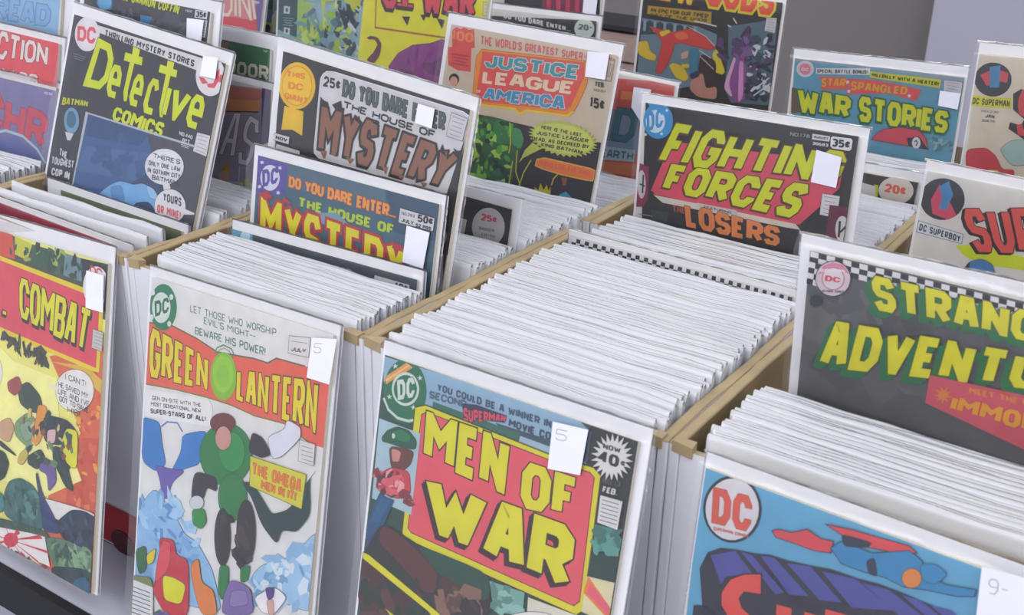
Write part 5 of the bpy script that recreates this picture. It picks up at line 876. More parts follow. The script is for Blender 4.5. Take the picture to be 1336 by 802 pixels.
['p','26242a',[[11.9,13.1],[16.5,13.1],[16.6,16.2],[12,16.2]]],
['p','e0dde0',[[16.3,7],[20.8,7.1],[20.9,10.1],[16.4,10.1]]],
['p','26242a',[[16.4,10.1],[20.9,10.1],[21,13.2],[16.5,13.1]]],
['p','e0dde0',[[16.5,13.1],[21,13.2],[21.1,16.2],[16.6,16.2]]],
['p','26242a',[[20.8,7.1],[25.3,7.2],[25.4,10.2],[20.9,10.1]]],
['p','e0dde0',[[20.9,10.1],[25.4,10.2],[25.5,13.2],[21,13.2]]],
['p','26242a',[[21,13.2],[25.5,13.2],[25.6,16.3],[21.1,16.2]]],
['p','e0dde0',[[25.3,7.2],[29.7,7.3],[29.9,10.3],[25.4,10.2]]],
['p','26242a',[[25.4,10.2],[29.9,10.3],[30,13.3],[25.5,13.2]]],
['p','e0dde0',[[25.5,13.2],[30,13.3],[30.1,16.3],[25.6,16.3]]],
['p','26242a',[[29.7,7.3],[34.1,7.3],[34.3,10.3],[29.9,10.3]]],
['p','e0dde0',[[29.9,10.3],[34.3,10.3],[34.4,13.3],[30,13.3]]],
['p','26242a',[[30,13.3],[34.4,13.3],[34.5,16.3],[30.1,16.3]]],
['p','e0dde0',[[34.1,7.3],[38.5,7.4],[38.7,10.4],[34.3,10.3]]],
['p','26242a',[[34.3,10.3],[38.7,10.4],[38.8,13.4],[34.4,13.3]]],
['p','e0dde0',[[34.4,13.3],[38.8,13.4],[39,16.4],[34.5,16.3]]],
['p','26242a',[[38.5,7.4],[42.9,7.5],[43,10.4],[38.7,10.4]]],
['p','e0dde0',[[38.7,10.4],[43,10.4],[43.2,13.4],[38.8,13.4]]],
['p','26242a',[[38.8,13.4],[43.2,13.4],[43.3,16.4],[39,16.4]]],
['p','e0dde0',[[42.9,7.5],[47.2,7.5],[47.3,10.5],[43,10.4]]],
['p','26242a',[[43,10.4],[47.3,10.5],[47.5,13.4],[43.2,13.4]]],
['p','e0dde0',[[43.2,13.4],[47.5,13.4],[47.6,16.4],[43.3,16.4]]],
['p','26242a',[[47.2,7.5],[51.5,7.6],[51.6,10.6],[47.3,10.5]]],
['p','e0dde0',[[47.3,10.5],[51.6,10.6],[51.8,13.5],[47.5,13.4]]],
['p','26242a',[[47.5,13.4],[51.8,13.5],[51.9,16.5],[47.6,16.4]]],
['p','e0dde0',[[51.5,7.6],[55.7,7.7],[55.9,10.6],[51.6,10.6]]],
['p','26242a',[[51.6,10.6],[55.9,10.6],[56,13.5],[51.8,13.5]]],
['p','e0dde0',[[51.8,13.5],[56,13.5],[56.2,16.5],[51.9,16.5]]],
['p','26242a',[[55.7,7.7],[59.9,7.7],[60.1,10.7],[55.9,10.6]]],
['p','e0dde0',[[55.9,10.6],[60.1,10.7],[60.2,13.6],[56,13.5]]],
['p','26242a',[[56,13.5],[60.2,13.6],[60.4,16.5],[56.2,16.5]]],
['p','e0dde0',[[59.9,7.7],[64.1,7.8],[64.2,10.7],[60.1,10.7]]],
['p','26242a',[[60.1,10.7],[64.2,10.7],[64.4,13.6],[60.2,13.6]]],
['p','e0dde0',[[60.2,13.6],[64.4,13.6],[64.6,16.6],[60.4,16.5]]],
['p','26242a',[[64.1,7.8],[68.2,7.9],[68.4,10.8],[64.2,10.7]]],
['p','e0dde0',[[64.2,10.7],[68.4,10.8],[68.6,13.7],[64.4,13.6]]],
['p','26242a',[[64.4,13.6],[68.6,13.7],[68.8,16.6],[64.6,16.6]]],
['p','e0dde0',[[68.2,7.9],[72.3,7.9],[72.5,10.8],[68.4,10.8]]],
['p','26242a',[[68.4,10.8],[72.5,10.8],[72.7,13.7],[68.6,13.7]]],
['p','e0dde0',[[68.6,13.7],[72.7,13.7],[72.9,16.6],[68.8,16.6]]],
['p','26242a',[[72.3,7.9],[76.4,8],[76.6,10.9],[72.5,10.8]]],
['p','e0dde0',[[72.5,10.8],[76.6,10.9],[76.8,13.8],[72.7,13.7]]],
['p','26242a',[[72.7,13.7],[76.8,13.8],[77,16.6],[72.9,16.6]]],
['p','e0dde0',[[76.4,8],[80.4,8.1],[80.6,10.9],[76.6,10.9]]],
['p','26242a',[[76.6,10.9],[80.6,10.9],[80.8,13.8],[76.8,13.8]]],
['p','e0dde0',[[76.8,13.8],[80.8,13.8],[81.1,16.7],[77,16.6]]],
['p','26242a',[[80.4,8.1],[84.4,8.1],[84.7,11],[80.6,10.9]]],
['p','e0dde0',[[80.6,10.9],[84.7,11],[84.9,13.8],[80.8,13.8]]],
['p','26242a',[[80.8,13.8],[84.9,13.8],[85.1,16.7],[81.1,16.7]]],
['p','e0dde0',[[84.4,8.1],[88.4,8.2],[88.6,11],[84.7,11]]],
['p','26242a',[[84.7,11],[88.6,11],[88.9,13.9],[84.9,13.8]]],
['p','e0dde0',[[84.9,13.8],[88.9,13.9],[89.1,16.7],[85.1,16.7]]],
['p','26242a',[[88.4,8.2],[92.4,8.2],[92.6,11.1],[88.6,11]]],
['p','e0dde0',[[88.6,11],[92.6,11.1],[92.8,13.9],[88.9,13.9]]],
['p','26242a',[[88.9,13.9],[92.8,13.9],[93.1,16.8],[89.1,16.7]]],
['p','e0dde0',[[92.4,8.2],[96.3,8.3],[96.5,11.1],[92.6,11.1]]],
['p','26242a',[[92.6,11.1],[96.5,11.1],[96.8,14],[92.8,13.9]]],
['p','e0dde0',[[92.8,13.9],[96.8,14],[97,16.8],[93.1,16.8]]],
['p','26242a',[[96.3,8.3],[100.2,8.4],[100.4,11.2],[96.5,11.1]]],
['p','e0dde0',[[96.5,11.1],[100.4,11.2],[100.7,14],[96.8,14]]],
['p','26242a',[[96.8,14],[100.7,14],[100.9,16.8],[97,16.8]]],
['p','e0dde0',[[100.2,8.4],[104,8.4],[104.3,11.2],[100.4,11.2]]],
['p','26242a',[[100.4,11.2],[104.3,11.2],[104.5,14],[100.7,14]]],
['p','e0dde0',[[100.7,14],[104.5,14],[104.8,16.9],[100.9,16.8]]],
['p','26242a',[[104,8.4],[107.9,8.5],[108.1,11.3],[104.3,11.2]]],
['p','e0dde0',[[104.3,11.2],[108.1,11.3],[108.4,14.1],[104.5,14]]],
['p','26242a',[[104.5,14],[108.4,14.1],[108.7,16.9],[104.8,16.9]]],
['p','e0dde0',[[107.9,8.5],[111.7,8.6],[111.9,11.3],[108.1,11.3]]],
['p','26242a',[[108.1,11.3],[111.9,11.3],[112.2,14.1],[108.4,14.1]]],
['p','e0dde0',[[108.4,14.1],[112.2,14.1],[112.5,16.9],[108.7,16.9]]],
['p','26242a',[[111.7,8.6],[115.5,8.6],[115.7,11.4],[111.9,11.3]]],
['p','e0dde0',[[111.9,11.3],[115.7,11.4],[116,14.2],[112.2,14.1]]],
['p','26242a',[[112.2,14.1],[116,14.2],[116.3,16.9],[112.5,16.9]]],
['p','e0dde0',[[115.5,8.6],[119.2,8.7],[119.5,11.4],[115.7,11.4]]],
['p','26242a',[[115.7,11.4],[119.5,11.4],[119.8,14.2],[116,14.2]]],
['p','e0dde0',[[116,14.2],[119.8,14.2],[120,17],[116.3,16.9]]],
['p','26242a',[[119.2,8.7],[122.9,8.7],[123.2,11.5],[119.5,11.4]]],
['p','e0dde0',[[119.5,11.4],[123.2,11.5],[123.5,14.2],[119.8,14.2]]],
['p','26242a',[[119.8,14.2],[123.5,14.2],[123.8,17],[120,17]]],
['p','e0dde0',[[122.9,8.7],[126.6,8.8],[126.9,11.5],[123.2,11.5]]],
['p','26242a',[[123.2,11.5],[126.9,11.5],[127.2,14.3],[123.5,14.2]]],
['p','e0dde0',[[123.5,14.2],[127.2,14.3],[127.5,17],[123.8,17]]],
['p','26242a',[[126.6,8.8],[130.3,8.8],[130.6,11.6],[126.9,11.5]]],
['p','e0dde0',[[126.9,11.5],[130.6,11.6],[130.9,14.3],[127.2,14.3]]],
['p','26242a',[[127.2,14.3],[130.9,14.3],[131.2,17.1],[127.5,17]]],
['p','e0dde0',[[130.3,8.8],[133.9,8.9],[134.2,11.6],[130.6,11.6]]],
['p','26242a',[[130.6,11.6],[134.2,11.6],[134.5,14.3],[130.9,14.3]]],
['p','e0dde0',[[130.9,14.3],[134.5,14.3],[134.8,17.1],[131.2,17.1]]],
['p','26242a',[[133.9,8.9],[137.5,9],[137.8,11.7],[134.2,11.6]]],
['p','e0dde0',[[134.2,11.6],[137.8,11.7],[138.1,14.4],[134.5,14.3]]],
['p','26242a',[[134.5,14.3],[138.1,14.4],[138.4,17.1],[134.8,17.1]]],
['p','e0dde0',[[137.5,9],[141.1,9],[141.4,11.7],[137.8,11.7]]],
['p','26242a',[[137.8,11.7],[141.4,11.7],[141.7,14.4],[138.1,14.4]]],
['p','e0dde0',[[138.1,14.4],[141.7,14.4],[142,17.1],[138.4,17.1]]],
['p','26242a',[[141.1,9],[144.7,9.1],[145,11.8],[141.4,11.7]]],
['p','e0dde0',[[141.4,11.7],[145,11.8],[145.3,14.5],[141.7,14.4]]],
['p','26242a',[[141.7,14.4],[145.3,14.5],[145.6,17.2],[142,17.1]]],
['p','e0dde0',[[144.7,9.1],[148.2,9.1],[148.5,11.8],[145,11.8]]],
['p','26242a',[[145,11.8],[148.5,11.8],[148.8,14.5],[145.3,14.5]]],
['p','e0dde0',[[145.3,14.5],[148.8,14.5],[149.2,17.2],[145.6,17.2]]],
['p','26242a',[[148.2,9.1],[151.7,9.2],[152,11.9],[148.5,11.8]]],
['p','e0dde0',[[148.5,11.8],[152,11.9],[152.4,14.5],[148.8,14.5]]],
['p','26242a',[[148.8,14.5],[152.4,14.5],[152.7,17.2],[149.2,17.2]]],
['p','e0dde0',[[151.7,9.2],[155.2,9.2],[155.5,11.9],[152,11.9]]],
['p','26242a',[[152,11.9],[155.5,11.9],[155.9,14.6],[152.4,14.5]]],
['p','e0dde0',[[152.4,14.5],[155.9,14.6],[156.2,17.2],[152.7,17.2]]],
['p','26242a',[[155.2,9.2],[158.7,9.3],[159,11.9],[155.5,11.9]]],
['p','e0dde0',[[155.5,11.9],[159,11.9],[159.3,14.6],[155.9,14.6]]],
['p','26242a',[[155.9,14.6],[159.3,14.6],[159.7,17.3],[156.2,17.2]]],
['p','e0dde0',[[158.7,9.3],[162.1,9.4],[162.4,12],[159,11.9]]],
['p','26242a',[[159,11.9],[162.4,12],[162.8,14.6],[159.3,14.6]]],
['p','e0dde0',[[159.3,14.6],[162.8,14.6],[163.1,17.3],[159.7,17.3]]],
['p','26242a',[[162.1,9.4],[165.5,9.4],[165.8,12],[162.4,12]]],
['p','e0dde0',[[162.4,12],[165.8,12],[166.2,14.7],[162.8,14.6]]],
['p','26242a',[[162.8,14.6],[166.2,14.7],[166.5,17.3],[163.1,17.3]]],
['p','e0dde0',[[165.5,9.4],[168.9,9.5],[169.2,12.1],[165.8,12]]],
['p','26242a',[[165.8,12],[169.2,12.1],[169.6,14.7],[166.2,14.7]]],
['p','e0dde0',[[166.2,14.7],[169.6,14.7],[169.9,17.4],[166.5,17.3]]],
['p','26242a',[[168.9,9.5],[172.2,9.5],[172.6,12.1],[169.2,12.1]]],
['p','e0dde0',[[169.2,12.1],[172.6,12.1],[172.9,14.8],[169.6,14.7]]],
['p','26242a',[[169.6,14.7],[172.9,14.8],[173.3,17.4],[169.9,17.4]]],
['p','e0dde0',[[172.2,9.5],[175.6,9.6],[175.9,12.2],[172.6,12.1]]],
['p','26242a',[[172.6,12.1],[175.9,12.2],[176.3,14.8],[172.9,14.8]]],
['p','e0dde0',[[172.9,14.8],[176.3,14.8],[176.7,17.4],[173.3,17.4]]],
['p','26242a',[[175.6,9.6],[178.9,9.6],[179.3,12.2],[175.9,12.2]]],
['p','e0dde0',[[175.9,12.2],[179.3,12.2],[179.6,14.8],[176.3,14.8]]],
['p','26242a',[[176.3,14.8],[179.6,14.8],[180,17.4],[176.7,17.4]]],
['p','e0dde0',[[7.3,12.4],[10.8,12.5],[10.7,15.7],[7.2,15.6]]],
['p','26242a',[[7.2,15.6],[10.7,15.7],[10.5,18.8],[7,18.8]]],
['p','e0dde0',[[7,18.8],[10.5,18.8],[10.4,22],[6.9,22]]],
['p','26242a',[[6.9,22],[10.4,22],[10.2,25.2],[6.7,25.2]]],
['p','26242a',[[10.8,12.5],[14.3,12.5],[14.2,15.7],[10.7,15.7]]],
['p','e0dde0',[[10.7,15.7],[14.2,15.7],[14,18.9],[10.5,18.8]]],
['p','26242a',[[10.5,18.8],[14,18.9],[13.9,22.1],[10.4,22]]],
['p','e0dde0',[[10.4,22],[13.9,22.1],[13.7,25.3],[10.2,25.2]]],
['p','e0dde0',[[14.3,12.5],[17.7,12.6],[17.6,15.7],[14.2,15.7]]],
['p','26242a',[[14.2,15.7],[17.6,15.7],[17.5,18.9],[14,18.9]]],
['p','e0dde0',[[14,18.9],[17.5,18.9],[17.4,22.1],[13.9,22.1]]],
['p','26242a',[[13.9,22.1],[17.4,22.1],[17.2,25.3],[13.7,25.3]]],
['q','dcc8d0','3a383c',0.5,[[30.6,16.5],[30.5,18.9],[30,21.2],[28.9,23.5],[27.4,25.5],[25.4,27.1],[23.3,28.3],[21,28.9],[18.7,28.9],[16.5,28.3],[14.7,27.1],[13.2,25.5],[12.1,23.5],[11.6,21.2],[11.7,18.7],[12.3,16.3],[13.4,14.1],[15,12.1],[17,10.5],[19.1,9.4],[21.4,8.9],[23.6,8.9],[25.8,9.5],[27.6,10.7],[29.1,12.3],[30.1,14.2]]],
['p','cf86a0',[[12.6,18.6],[15.3,12.7],[20,9.7],[25.7,9.8],[29.6,13.7],[25.4,14],[20.7,13.6],[16.4,16.2]]],
['q','d8d4d6','c0607c',0.5,[[27.1,17.3],[27.1,18.8],[26.8,20.4],[26.1,21.8],[25.1,23],[23.9,24.1],[22.5,24.8],[21.1,25.1],[19.6,25.1],[18.3,24.8],[17.1,24],[16.1,23],[15.5,21.7],[15.2,20.3],[15.2,18.8],[15.6,17.2],[16.3,15.8],[17.3,14.6],[18.5,13.6],[19.9,12.9],[21.3,12.5],[22.8,12.5],[24.1,12.9],[25.2,13.6],[26.2,14.6],[26.8,15.9]]],
['t','DC',[[16.8,17.8],[25.3,17.2],[25.3,20.1],[16.8,21.1]],'d8405c',1.6,0,'',0,0.14],
['t','SUPERMAN',[[13.6,14.8],[26.6,12.2],[27.5,13.7],[13.3,16.9]],'f0dce4',0.8,0,'',0,0.14],
['t','NATIONAL COMICS',[[15.9,26.4],[27.8,23.9],[27.5,25.5],[16,27.8]],'55525a',0.7,0,'',0,0.14],
['p','403e44',[[16.3,32.8],[16.3,33.7],[16.1,34.6],[15.7,35.4],[15.1,36.1],[14.4,36.7],[13.7,37.1],[12.8,37.4],[12,37.4],[11.2,37.2],[10.6,36.8],[10,36.2],[9.7,35.5],[9.5,34.6],[9.5,33.8],[9.7,32.9],[10.1,32],[10.7,31.3],[11.4,30.7],[12.2,30.3],[13,30.1],[13.8,30.1],[14.6,30.3],[15.3,30.7],[15.8,31.3],[16.2,32]]],
['t','STRANGE',[[40.9,11.6],[136.3,11.1],[135.9,26],[45.2,30.1]],'dcd41c',7.6,0.5,'5c5a1c',[-3,3.6,'1f7440'],0.15],
['t','ADVENTURES',[[21.8,42.4],[176.1,28],[175.5,41.6],[17.9,71.5]],'dcd41c',8.2,0.5,'5c5a1c',[-3.4,4.5,'1f7440'],0.15],
['p','cf5868',[[77.4,58.3],[188.9,50.7],[192.5,97.1],[77,74.6]]],
['t','IMMORTAL',[[90.5,66.4],[158.1,62],[159,73.8],[89.6,74.2]],'e0a02c',3.4,0.4,'c8403c',0,0.14],
['t','MEET THE MAN WHO IS',[[97.3,59],[151.2,55.2],[151.6,58.6],[97.7,62.3]],'e08a3c',1,0,'',0,0.14],
['p','d8883c',[[89.3,64],[87.4,66.5],[90,67.4],[87.2,68.2],[88.5,70.9],[86.2,69.4],[85.5,72.7],[84.8,69.7],[82.5,71.9],[83.7,68.8],[80.9,69],[83.4,67.2],[81.4,65.3],[84.1,65.7],[83.7,62.6],[85.4,64.9],[86.9,62],[86.7,65.3]]],
['s',['c8404c','dc8c3c','2c6c50','33548c'],[[12,135.4],[179.4,117.4],[232.9,412.8],[22.9,462.1]],70,22,91],
]),
'white_dot': dict(pose=(0.424, 0.337, 0.342, -0.057, 0.053, -0.003), w=0.178, h=0.267, t=0.003, margins=(0.0029, 0.0062, 0.003), stickers=[], ops=[
['p','d6d2cc',[[0.13,5.5],[138.5,13.1],[186,263.9],[33.8,303.2]]],
['p','2b2a30',[[31.6,20.4],[31.9,23.9],[31.2,27.4],[29.8,30.8],[27.6,33.7],[24.7,36.1],[21.4,37.8],[17.7,38.6],[14,38.6],[10.5,37.7],[7.2,36],[4.6,33.5],[2.65,30.5],[1.53,27.1],[1.31,23.4],[1.99,19.8],[3.5,16.5],[5.8,13.6],[8.8,11.2],[12.1,9.7],[15.7,8.9],[19.4,9],[22.9,9.9],[26,11.6],[28.6,14],[30.5,17]]],
['p','cc4460',[[12.7,14],[18.7,20.1],[28.4,32.9],[23.2,37.2],[12,35.4],[8.9,26]]],
['p','3c80b4',[[12.9,15.2],[18.6,10.3],[23.3,19.1],[20.8,30.9],[15.9,30.7],[16,21.9]]],
['q','cfd3d6','55606c',0.4,[[3.5,42.5],[35.5,44.9],[35.7,51.8],[3.2,50.9]]],
['t','DC SUPERBOY',[[4.8,44.2],[34,46.3],[34.4,50.9],[4.7,49.2]],'3a4a58',1.2,0,'',0,0.2],
['p','c9d41c',[[32,54],[39.3,51.6],[60.1,50.1],[116.3,52.8],[127.9,56.9],[73.7,60.3],[51,63.1],[38.4,59.4]]],
['p','c9d41c',[[1.53,68.8],[5.8,68.3],[18.8,70.8],[14.3,73.3],[2.23,72.5]]],
['t','SUPERBOY',[[30.9,27.3],[154.8,-2.09],[158.8,31.1],[45.9,55]],'d8544c',6.6,0.5,'3a2024',[-1.6,1.5,'2c1c22'],0.1],
['c','4c80b4',0.2,[[40.4,69.1],[43.8,62.4],[51.3,58.6],[58.7,60.5],[62.7,68.3],[59.7,76.7],[46.9,77.6]]],
['c','24304c',0.2,[[40.4,69.1],[43.8,62.4],[44.3,70.6],[49.4,78.2]]],
['s',['c84450','3c7cb0','d8c83c','3c8a5c'],[[10.9,108.7],[139.7,108.8],[170.1,243],[28.6,274.6]],60,18,101],
]),
'cream_dot': dict(pose=(0.424, 0.433, 0.41, -0.009, 0.041, 0.031), w=0.178, h=0.267, t=0.004, margins=(0.002, 0.0071, 0.003), stickers=[], ops=[
['p','cfc3b0',[[1.29,6.7],[139.6,9.2],[153.4,177.9],[9.2,185.4]]],
['p','2b2a30',[[27.4,23.4],[27.6,26.4],[26.9,29.2],[25.6,31.9],[23.6,34.1],[21,35.9],[18.1,37],[15,37.4],[11.8,37],[8.8,36],[6.1,34.3],[3.9,32],[2.32,29.4],[1.46,26.4],[1.38,23.4],[2.06,20.5],[3.5,17.9],[5.5,15.6],[8.1,13.9],[11,12.9],[14.2,12.6],[17.3,12.9],[20.3,14],[22.9,15.7],[25,17.9],[26.6,20.5]]],
['p','c8444c',[[4.9,22.5],[12.1,18.2],[17.1,28.1],[10.7,30]]],
['p','c8444c',[[15.2,16.7],[24.5,19.1],[24.6,26],[18.9,25.6]]],
['p','3c80a8',[[10.7,16.1],[18.2,14.1],[19.7,30.1],[13.1,30.9]]],
['p','c8c42c',[[0.59,38.3],[30.1,36.9],[30.5,44.6],[1.34,46]]],
['t','DC SUPERMAN',[[2.64,39.7],[28.9,38.7],[29.2,43.4],[2.7,44.4]],'3a3c24',1.1,0,'',0,0.18],
['t','JAN.',[[13.5,50.6],[20.8,50.6],[20.7,53],[13.5,53.2]],'55504c',0.9,0,'',0,0.14],
['t','NO.230',[[9.9,47.8],[22.5,47.3],[22.5,48.9],[10.2,49.6]],'8a8480',0.6,0,'',0,0.14],
['t','30676',[[11,54.7],[20.9,54.3],[21,56],[11.3,56.6]],'8a8480',0.6,0,'',0,0.14],
['p','2b2228',[[30.2,33.5],[35,29.4],[84.8,33.4],[91.7,71.2],[43.4,65.6],[31.1,59.1],[31.5,54.3],[39.5,55.5],[40.8,50.7],[32.1,44.8]]],
['t','SUPERMAN',[[34,29.5],[144.2,32.3],[146.5,62.7],[36.7,63]],'c83c44',5,0,'',0,0.14],
['c','c23440',0.2,[[3.5,78.7],[17.9,75.3],[25.6,80.2],[31.8,90.1],[40.5,88.7],[41,98.3],[21.4,96.7],[5.9,94.3]]],
['c','9cb4b0',0.2,[[27,75.2],[34.7,66.9],[52,64.3],[54.9,81.6],[38,86.7]]],
['c','c6b83c',0.2,[[21.7,91.7],[29.5,90.5],[30.3,95.2],[22.3,95.3]]],
]),
'red_sweep': dict(pose=(-0.001, 0.704, 0.383, -0.011, 0.091, 0.008), w=0.169, h=0.267, t=0.003, margins=(0.0046, 0.006, 0.0015), stickers=[], ops=[
['p','2b2627',[[-1.58,-23.9],[165.8,-17.4],[173.5,131.8],[2.57,127.7]]],
['p','6d8494',[[6.1,39.3],[74.5,40.5],[98.4,46.5],[99,98.3],[58.5,110.2],[7,105.1]]],
['p','33404c',[[6.5,42.3],[71.4,42.3],[70.6,48.3],[6.6,57.4]]],
['p','8aa0ac',[[8,40.6],[11.6,40.8],[12.2,53],[8.6,52.6]]],
['p','3a4654',[[14.3,40.6],[17.8,40.9],[18.5,53],[14.9,52.7]]],
['p','8aa0ac',[[20.6,40.7],[24.1,40.9],[24.7,53],[21.2,52.7]]],
['p','3a4654',[[26.8,40.8],[30.3,41],[31,53],[27.5,52.7]]],
['p','8aa0ac',[[33,40.8],[36.5,41],[37.2,53],[33.7,52.7]]],
['p','3a4654',[[39.2,40.8],[42.6,41],[43.3,53.1],[39.9,52.7]]],
['p','8aa0ac',[[45.3,40.9],[48.8,41.1],[49.5,53.1],[46,52.8]]],
['p','3a4654',[[51.5,40.9],[54.9,41.1],[55.6,53.1],[52.1,52.8]]],
['p','8aa0ac',[[57.5,41],[60.9,41.2],[61.7,53.1],[58.2,52.8]]],
['p','3a4654',[[63.6,41],[67,41.2],[67.7,53.1],[64.3,52.8]]],
['p','8aa0ac',[[69.6,41.1],[73,41.3],[73.7,53.1],[70.3,52.8]]],
['p','55707c',[[109.9,36.4],[151.1,26],[164.4,27.3],[167.3,112.1],[124.5,115.6],[114.4,102.1],[114.2,66.5]]],
['t','NEW',[[2.73,-16.9],[67.9,-8.3],[68.3,19.2],[5.1,16.9]],'e0c42c',7,1,'8a3c2c',0,0.14],
['t','GODS',[[80,-15.1],[158.9,-8.5],[157.9,20.3],[81.3,17.9]],'e0502c',9,2.4,'d8cc20',0,0.12],
['q','b8962c','6a541c',0.4,[[11.4,25.2],[88.7,23.6],[90.1,36.5],[70.8,37.3],[11.6,34.2]]],
['t','AN EPIC FOR OUR TIMES!',[[15.1,27.5],[85.7,26.1],[85.5,30.5],[15.3,31.5]],'3a2c14',1.2,0,'',0,0.14],
['t','DAY OF THE GODS',[[15.8,33],[84.9,31.7],[84.5,34.7],[15.8,36]],'3a2c14',1,0,'',0,0.14],
['q','cc3f3a','3c1c1c',0.3,[[14.9,46.6],[29.9,48.6],[47.1,49.6],[65,43.8],[85.9,51],[98.6,59.7],[92.7,64.1],[77.5,62.3],[57,60.4],[48.9,62.9],[48.4,72],[43.3,86.3],[37.7,96.2],[29.8,95.8],[31.5,81.8],[34.1,61.7],[25.3,53.7]]],
['c','dc6c3c',0.2,[[45.7,51.3],[62,47.1],[66.4,54.8],[53.3,57.9]]],
['c','d8c424',0.2,[[28.6,51.8],[40,47.5],[43.8,50],[32.7,57.3]]],
['c','d8c424',0.2,[[95.4,66],[100.4,61],[106.9,71.9],[113.5,84.3],[110.7,87.7],[100.7,86.1]]],
['c','d8bc2c',0.2,[[4,65.4],[16,62.4],[20.9,74],[29.2,77.5],[28.2,83.7],[18.6,83.4],[5.7,79]]],
['c','d8bc2c',0.2,[[45,86.1],[51.4,82.2],[63.7,85.1],[72,96.1],[67.5,101.2],[55.2,98.4]]],
['c','d8bc2c',0.2,[[60,82.6],[74.1,80.7],[73.9,85.2],[62.2,86.8]]],
['c','c6a294',0.2,[[58.4,70.7],[68,66.5],[67.5,75.5],[59.4,78.1]]],
['c','3c7c98',0.2,[[67.8,65],[79.3,63.6],[81.1,88.8],[71.5,93.1]]],
['c','38201f',0.2,[[81.5,67.8],[102.2,74],[102.7,100.8],[90.1,105.6],[81.9,94.7]]],
['c','c08878',0.2,[[75.3,95.6],[87.6,87.9],[93.3,105.1],[105.9,100.3],[108,115.1],[84.7,115.5],[73.5,108]]],
['c','2c2c4c',0.2,[[71.5,93.1],[80.8,86.6],[84.9,92],[75.6,97.8]]],
['c','8f4c8c',0.2,[[121.7,51],[134,48],[138.6,57.6],[135.6,69.6],[141.5,110],[131.1,116.1],[114.4,102.1],[119.5,80.6],[123.8,65.3]]],
['c','d094c4',0.2,[[127.7,70.7],[133.2,69.9],[138,107.6],[132.7,115.9]]],
['c','d8a8cc',0.2,[[121.4,65.6],[124.7,66.7],[119.2,95.5],[125.9,107.9],[123.7,109.7],[113.4,100.8]]],
['c','4a2438',0.2,[[124.2,46.3],[133.2,32.3],[137,36.2],[135.6,47.9]]],
['s',['2c3444','3c4c5c','c8ccd4','24283a','5a4468'],[[136.9,46.3],[164.3,41.5],[165.8,112.3],[142.7,106.9]],70,7,111],
['s',['5a3c6c','7c5a8c','3a3050'],[[102.6,53.3],[138,43.2],[140.3,69],[108.5,71.7]],26,7,112],
['l','d8d6d8',1.3,[[70.5,35.1],[97.2,37.9]],0],
['l','d8d6d8',1.3,[[115,27.2],[119.8,32.4]],0],
['l','d8d6d8',1.3,[[109.7,35],[114,36.7]],0],
['l','d8d6d8',1.3,[[146.5,100.4],[164.5,83.2]],0],
['l','d8d6d8',1.3,[[149.5,104.4],[166.9,88.7]],0],
['l','d8d0c8',0.8,[[64.8,42.4],[85.7,49.5],[97.6,58.4]],0],
['l','d8d0c8',0.8,[[82,71.4],[100.2,83.2]],0],
['l','d8d0c8',0.8,[[80.3,65],[95.4,71.9]],0],
['q','c9c7c9','55525a',0.3,[[152.1,22.4],[163.6,21.8],[163.7,37.3],[151.8,35.9]]],
['l','77747c',0.35,[[153.4,24.1],[162.2,23.8]],0],
['l','77747c',0.35,[[154,26.6],[161.6,26.7]],0],
['l','77747c',0.35,[[154.5,29.2],[161.1,29.4]],0],
['l','77747c',0.35,[[153.3,31.7],[162.2,32.3]],0],
['l','77747c',0.35,[[153.9,34.3],[161.6,35.1]],0],
]),
'black_circle': dict(pose=(0.0, 0.197, 0.3, -0.001, 0.177, -0.009), w=0.178, h=0.267, t=0.002, margins=(0.004, 0.0072, 0.0055), stickers=[], ops=[
['p','2b2b30',[[126.2,7.1],[173.8,8.2],[183.1,123.1],[24.9,126.2],[14.9,4.1]]],
['p','d0ceca',[[168.1,22.2],[168.2,25.7],[167.5,29.2],[166,32.5],[163.8,35.4],[160.9,37.7],[157.7,39.3],[154.2,40.1],[150.7,40.1],[147.3,39.2],[144.3,37.5],[141.9,35.1],[140.1,32.1],[139.2,28.7],[139.1,25.2],[139.8,21.6],[141.4,18.4],[143.7,15.5],[146.6,13.2],[149.8,11.7],[153.3,10.9],[156.8,11],[160.1,11.9],[163,13.6],[165.4,16],[167.1,18.9]]],
['t','25¢',[[146,16.5],[160.7,16.4],[160.7,20.9],[146.2,21.8]],'d84c60',2,0,'',0,0.15],
['t','BIGGER',[[145.3,26.8],[159.9,25.9],[159.8,28.2],[145.7,29.2]],'8a8a8c',1,0,'',0,0.14],
['t','& BETTER',[[148.2,30.9],[160.6,30.4],[160.5,32.3],[148.6,33.1]],'8a8a8c',1,0,'',0,0.14],
['p','d0ceca',[[126.9,24.2],[133.9,24.2],[132.9,44],[128.2,44.2]]],
['p','b8b4b4',[[138.1,39.9],[150.7,39.5],[150.5,45.7],[137.8,45.8]]],
]),
'orange_teal': dict(pose=(0.0, 0.452, 0.346, -0.044, 0.118, -0.025), w=0.178, h=0.267, t=0.003, margins=(0.006, 0.003, 0.0015), stickers=[[[137.3,10.9],[155.2,10],[152.7,42.8],[137.7,28.9]]], ops=[
['p','cf584c',[[28.9,16.9],[178.9,-0.06],[191.1,140.7],[17.8,158.6]]],
['p','d8504c',[[127,9.3],[142.2,7.8],[139.4,23.9],[125.5,25.3]]],
['p','dc8c40',[[124.1,17.1],[138,15.7],[137.8,22.9],[124,24.4]]],
['p','cf6c68',[[127.8,5.6],[179.3,2.2],[179,8.1],[127.4,11.6]]],
['p','7c94ac',[[81.1,38.7],[176.5,31],[175,67.5],[81,75.3]]],
['p','cf7468',[[81.1,38.7],[176.1,28.7],[176.2,32.3],[81.5,41.1]]],
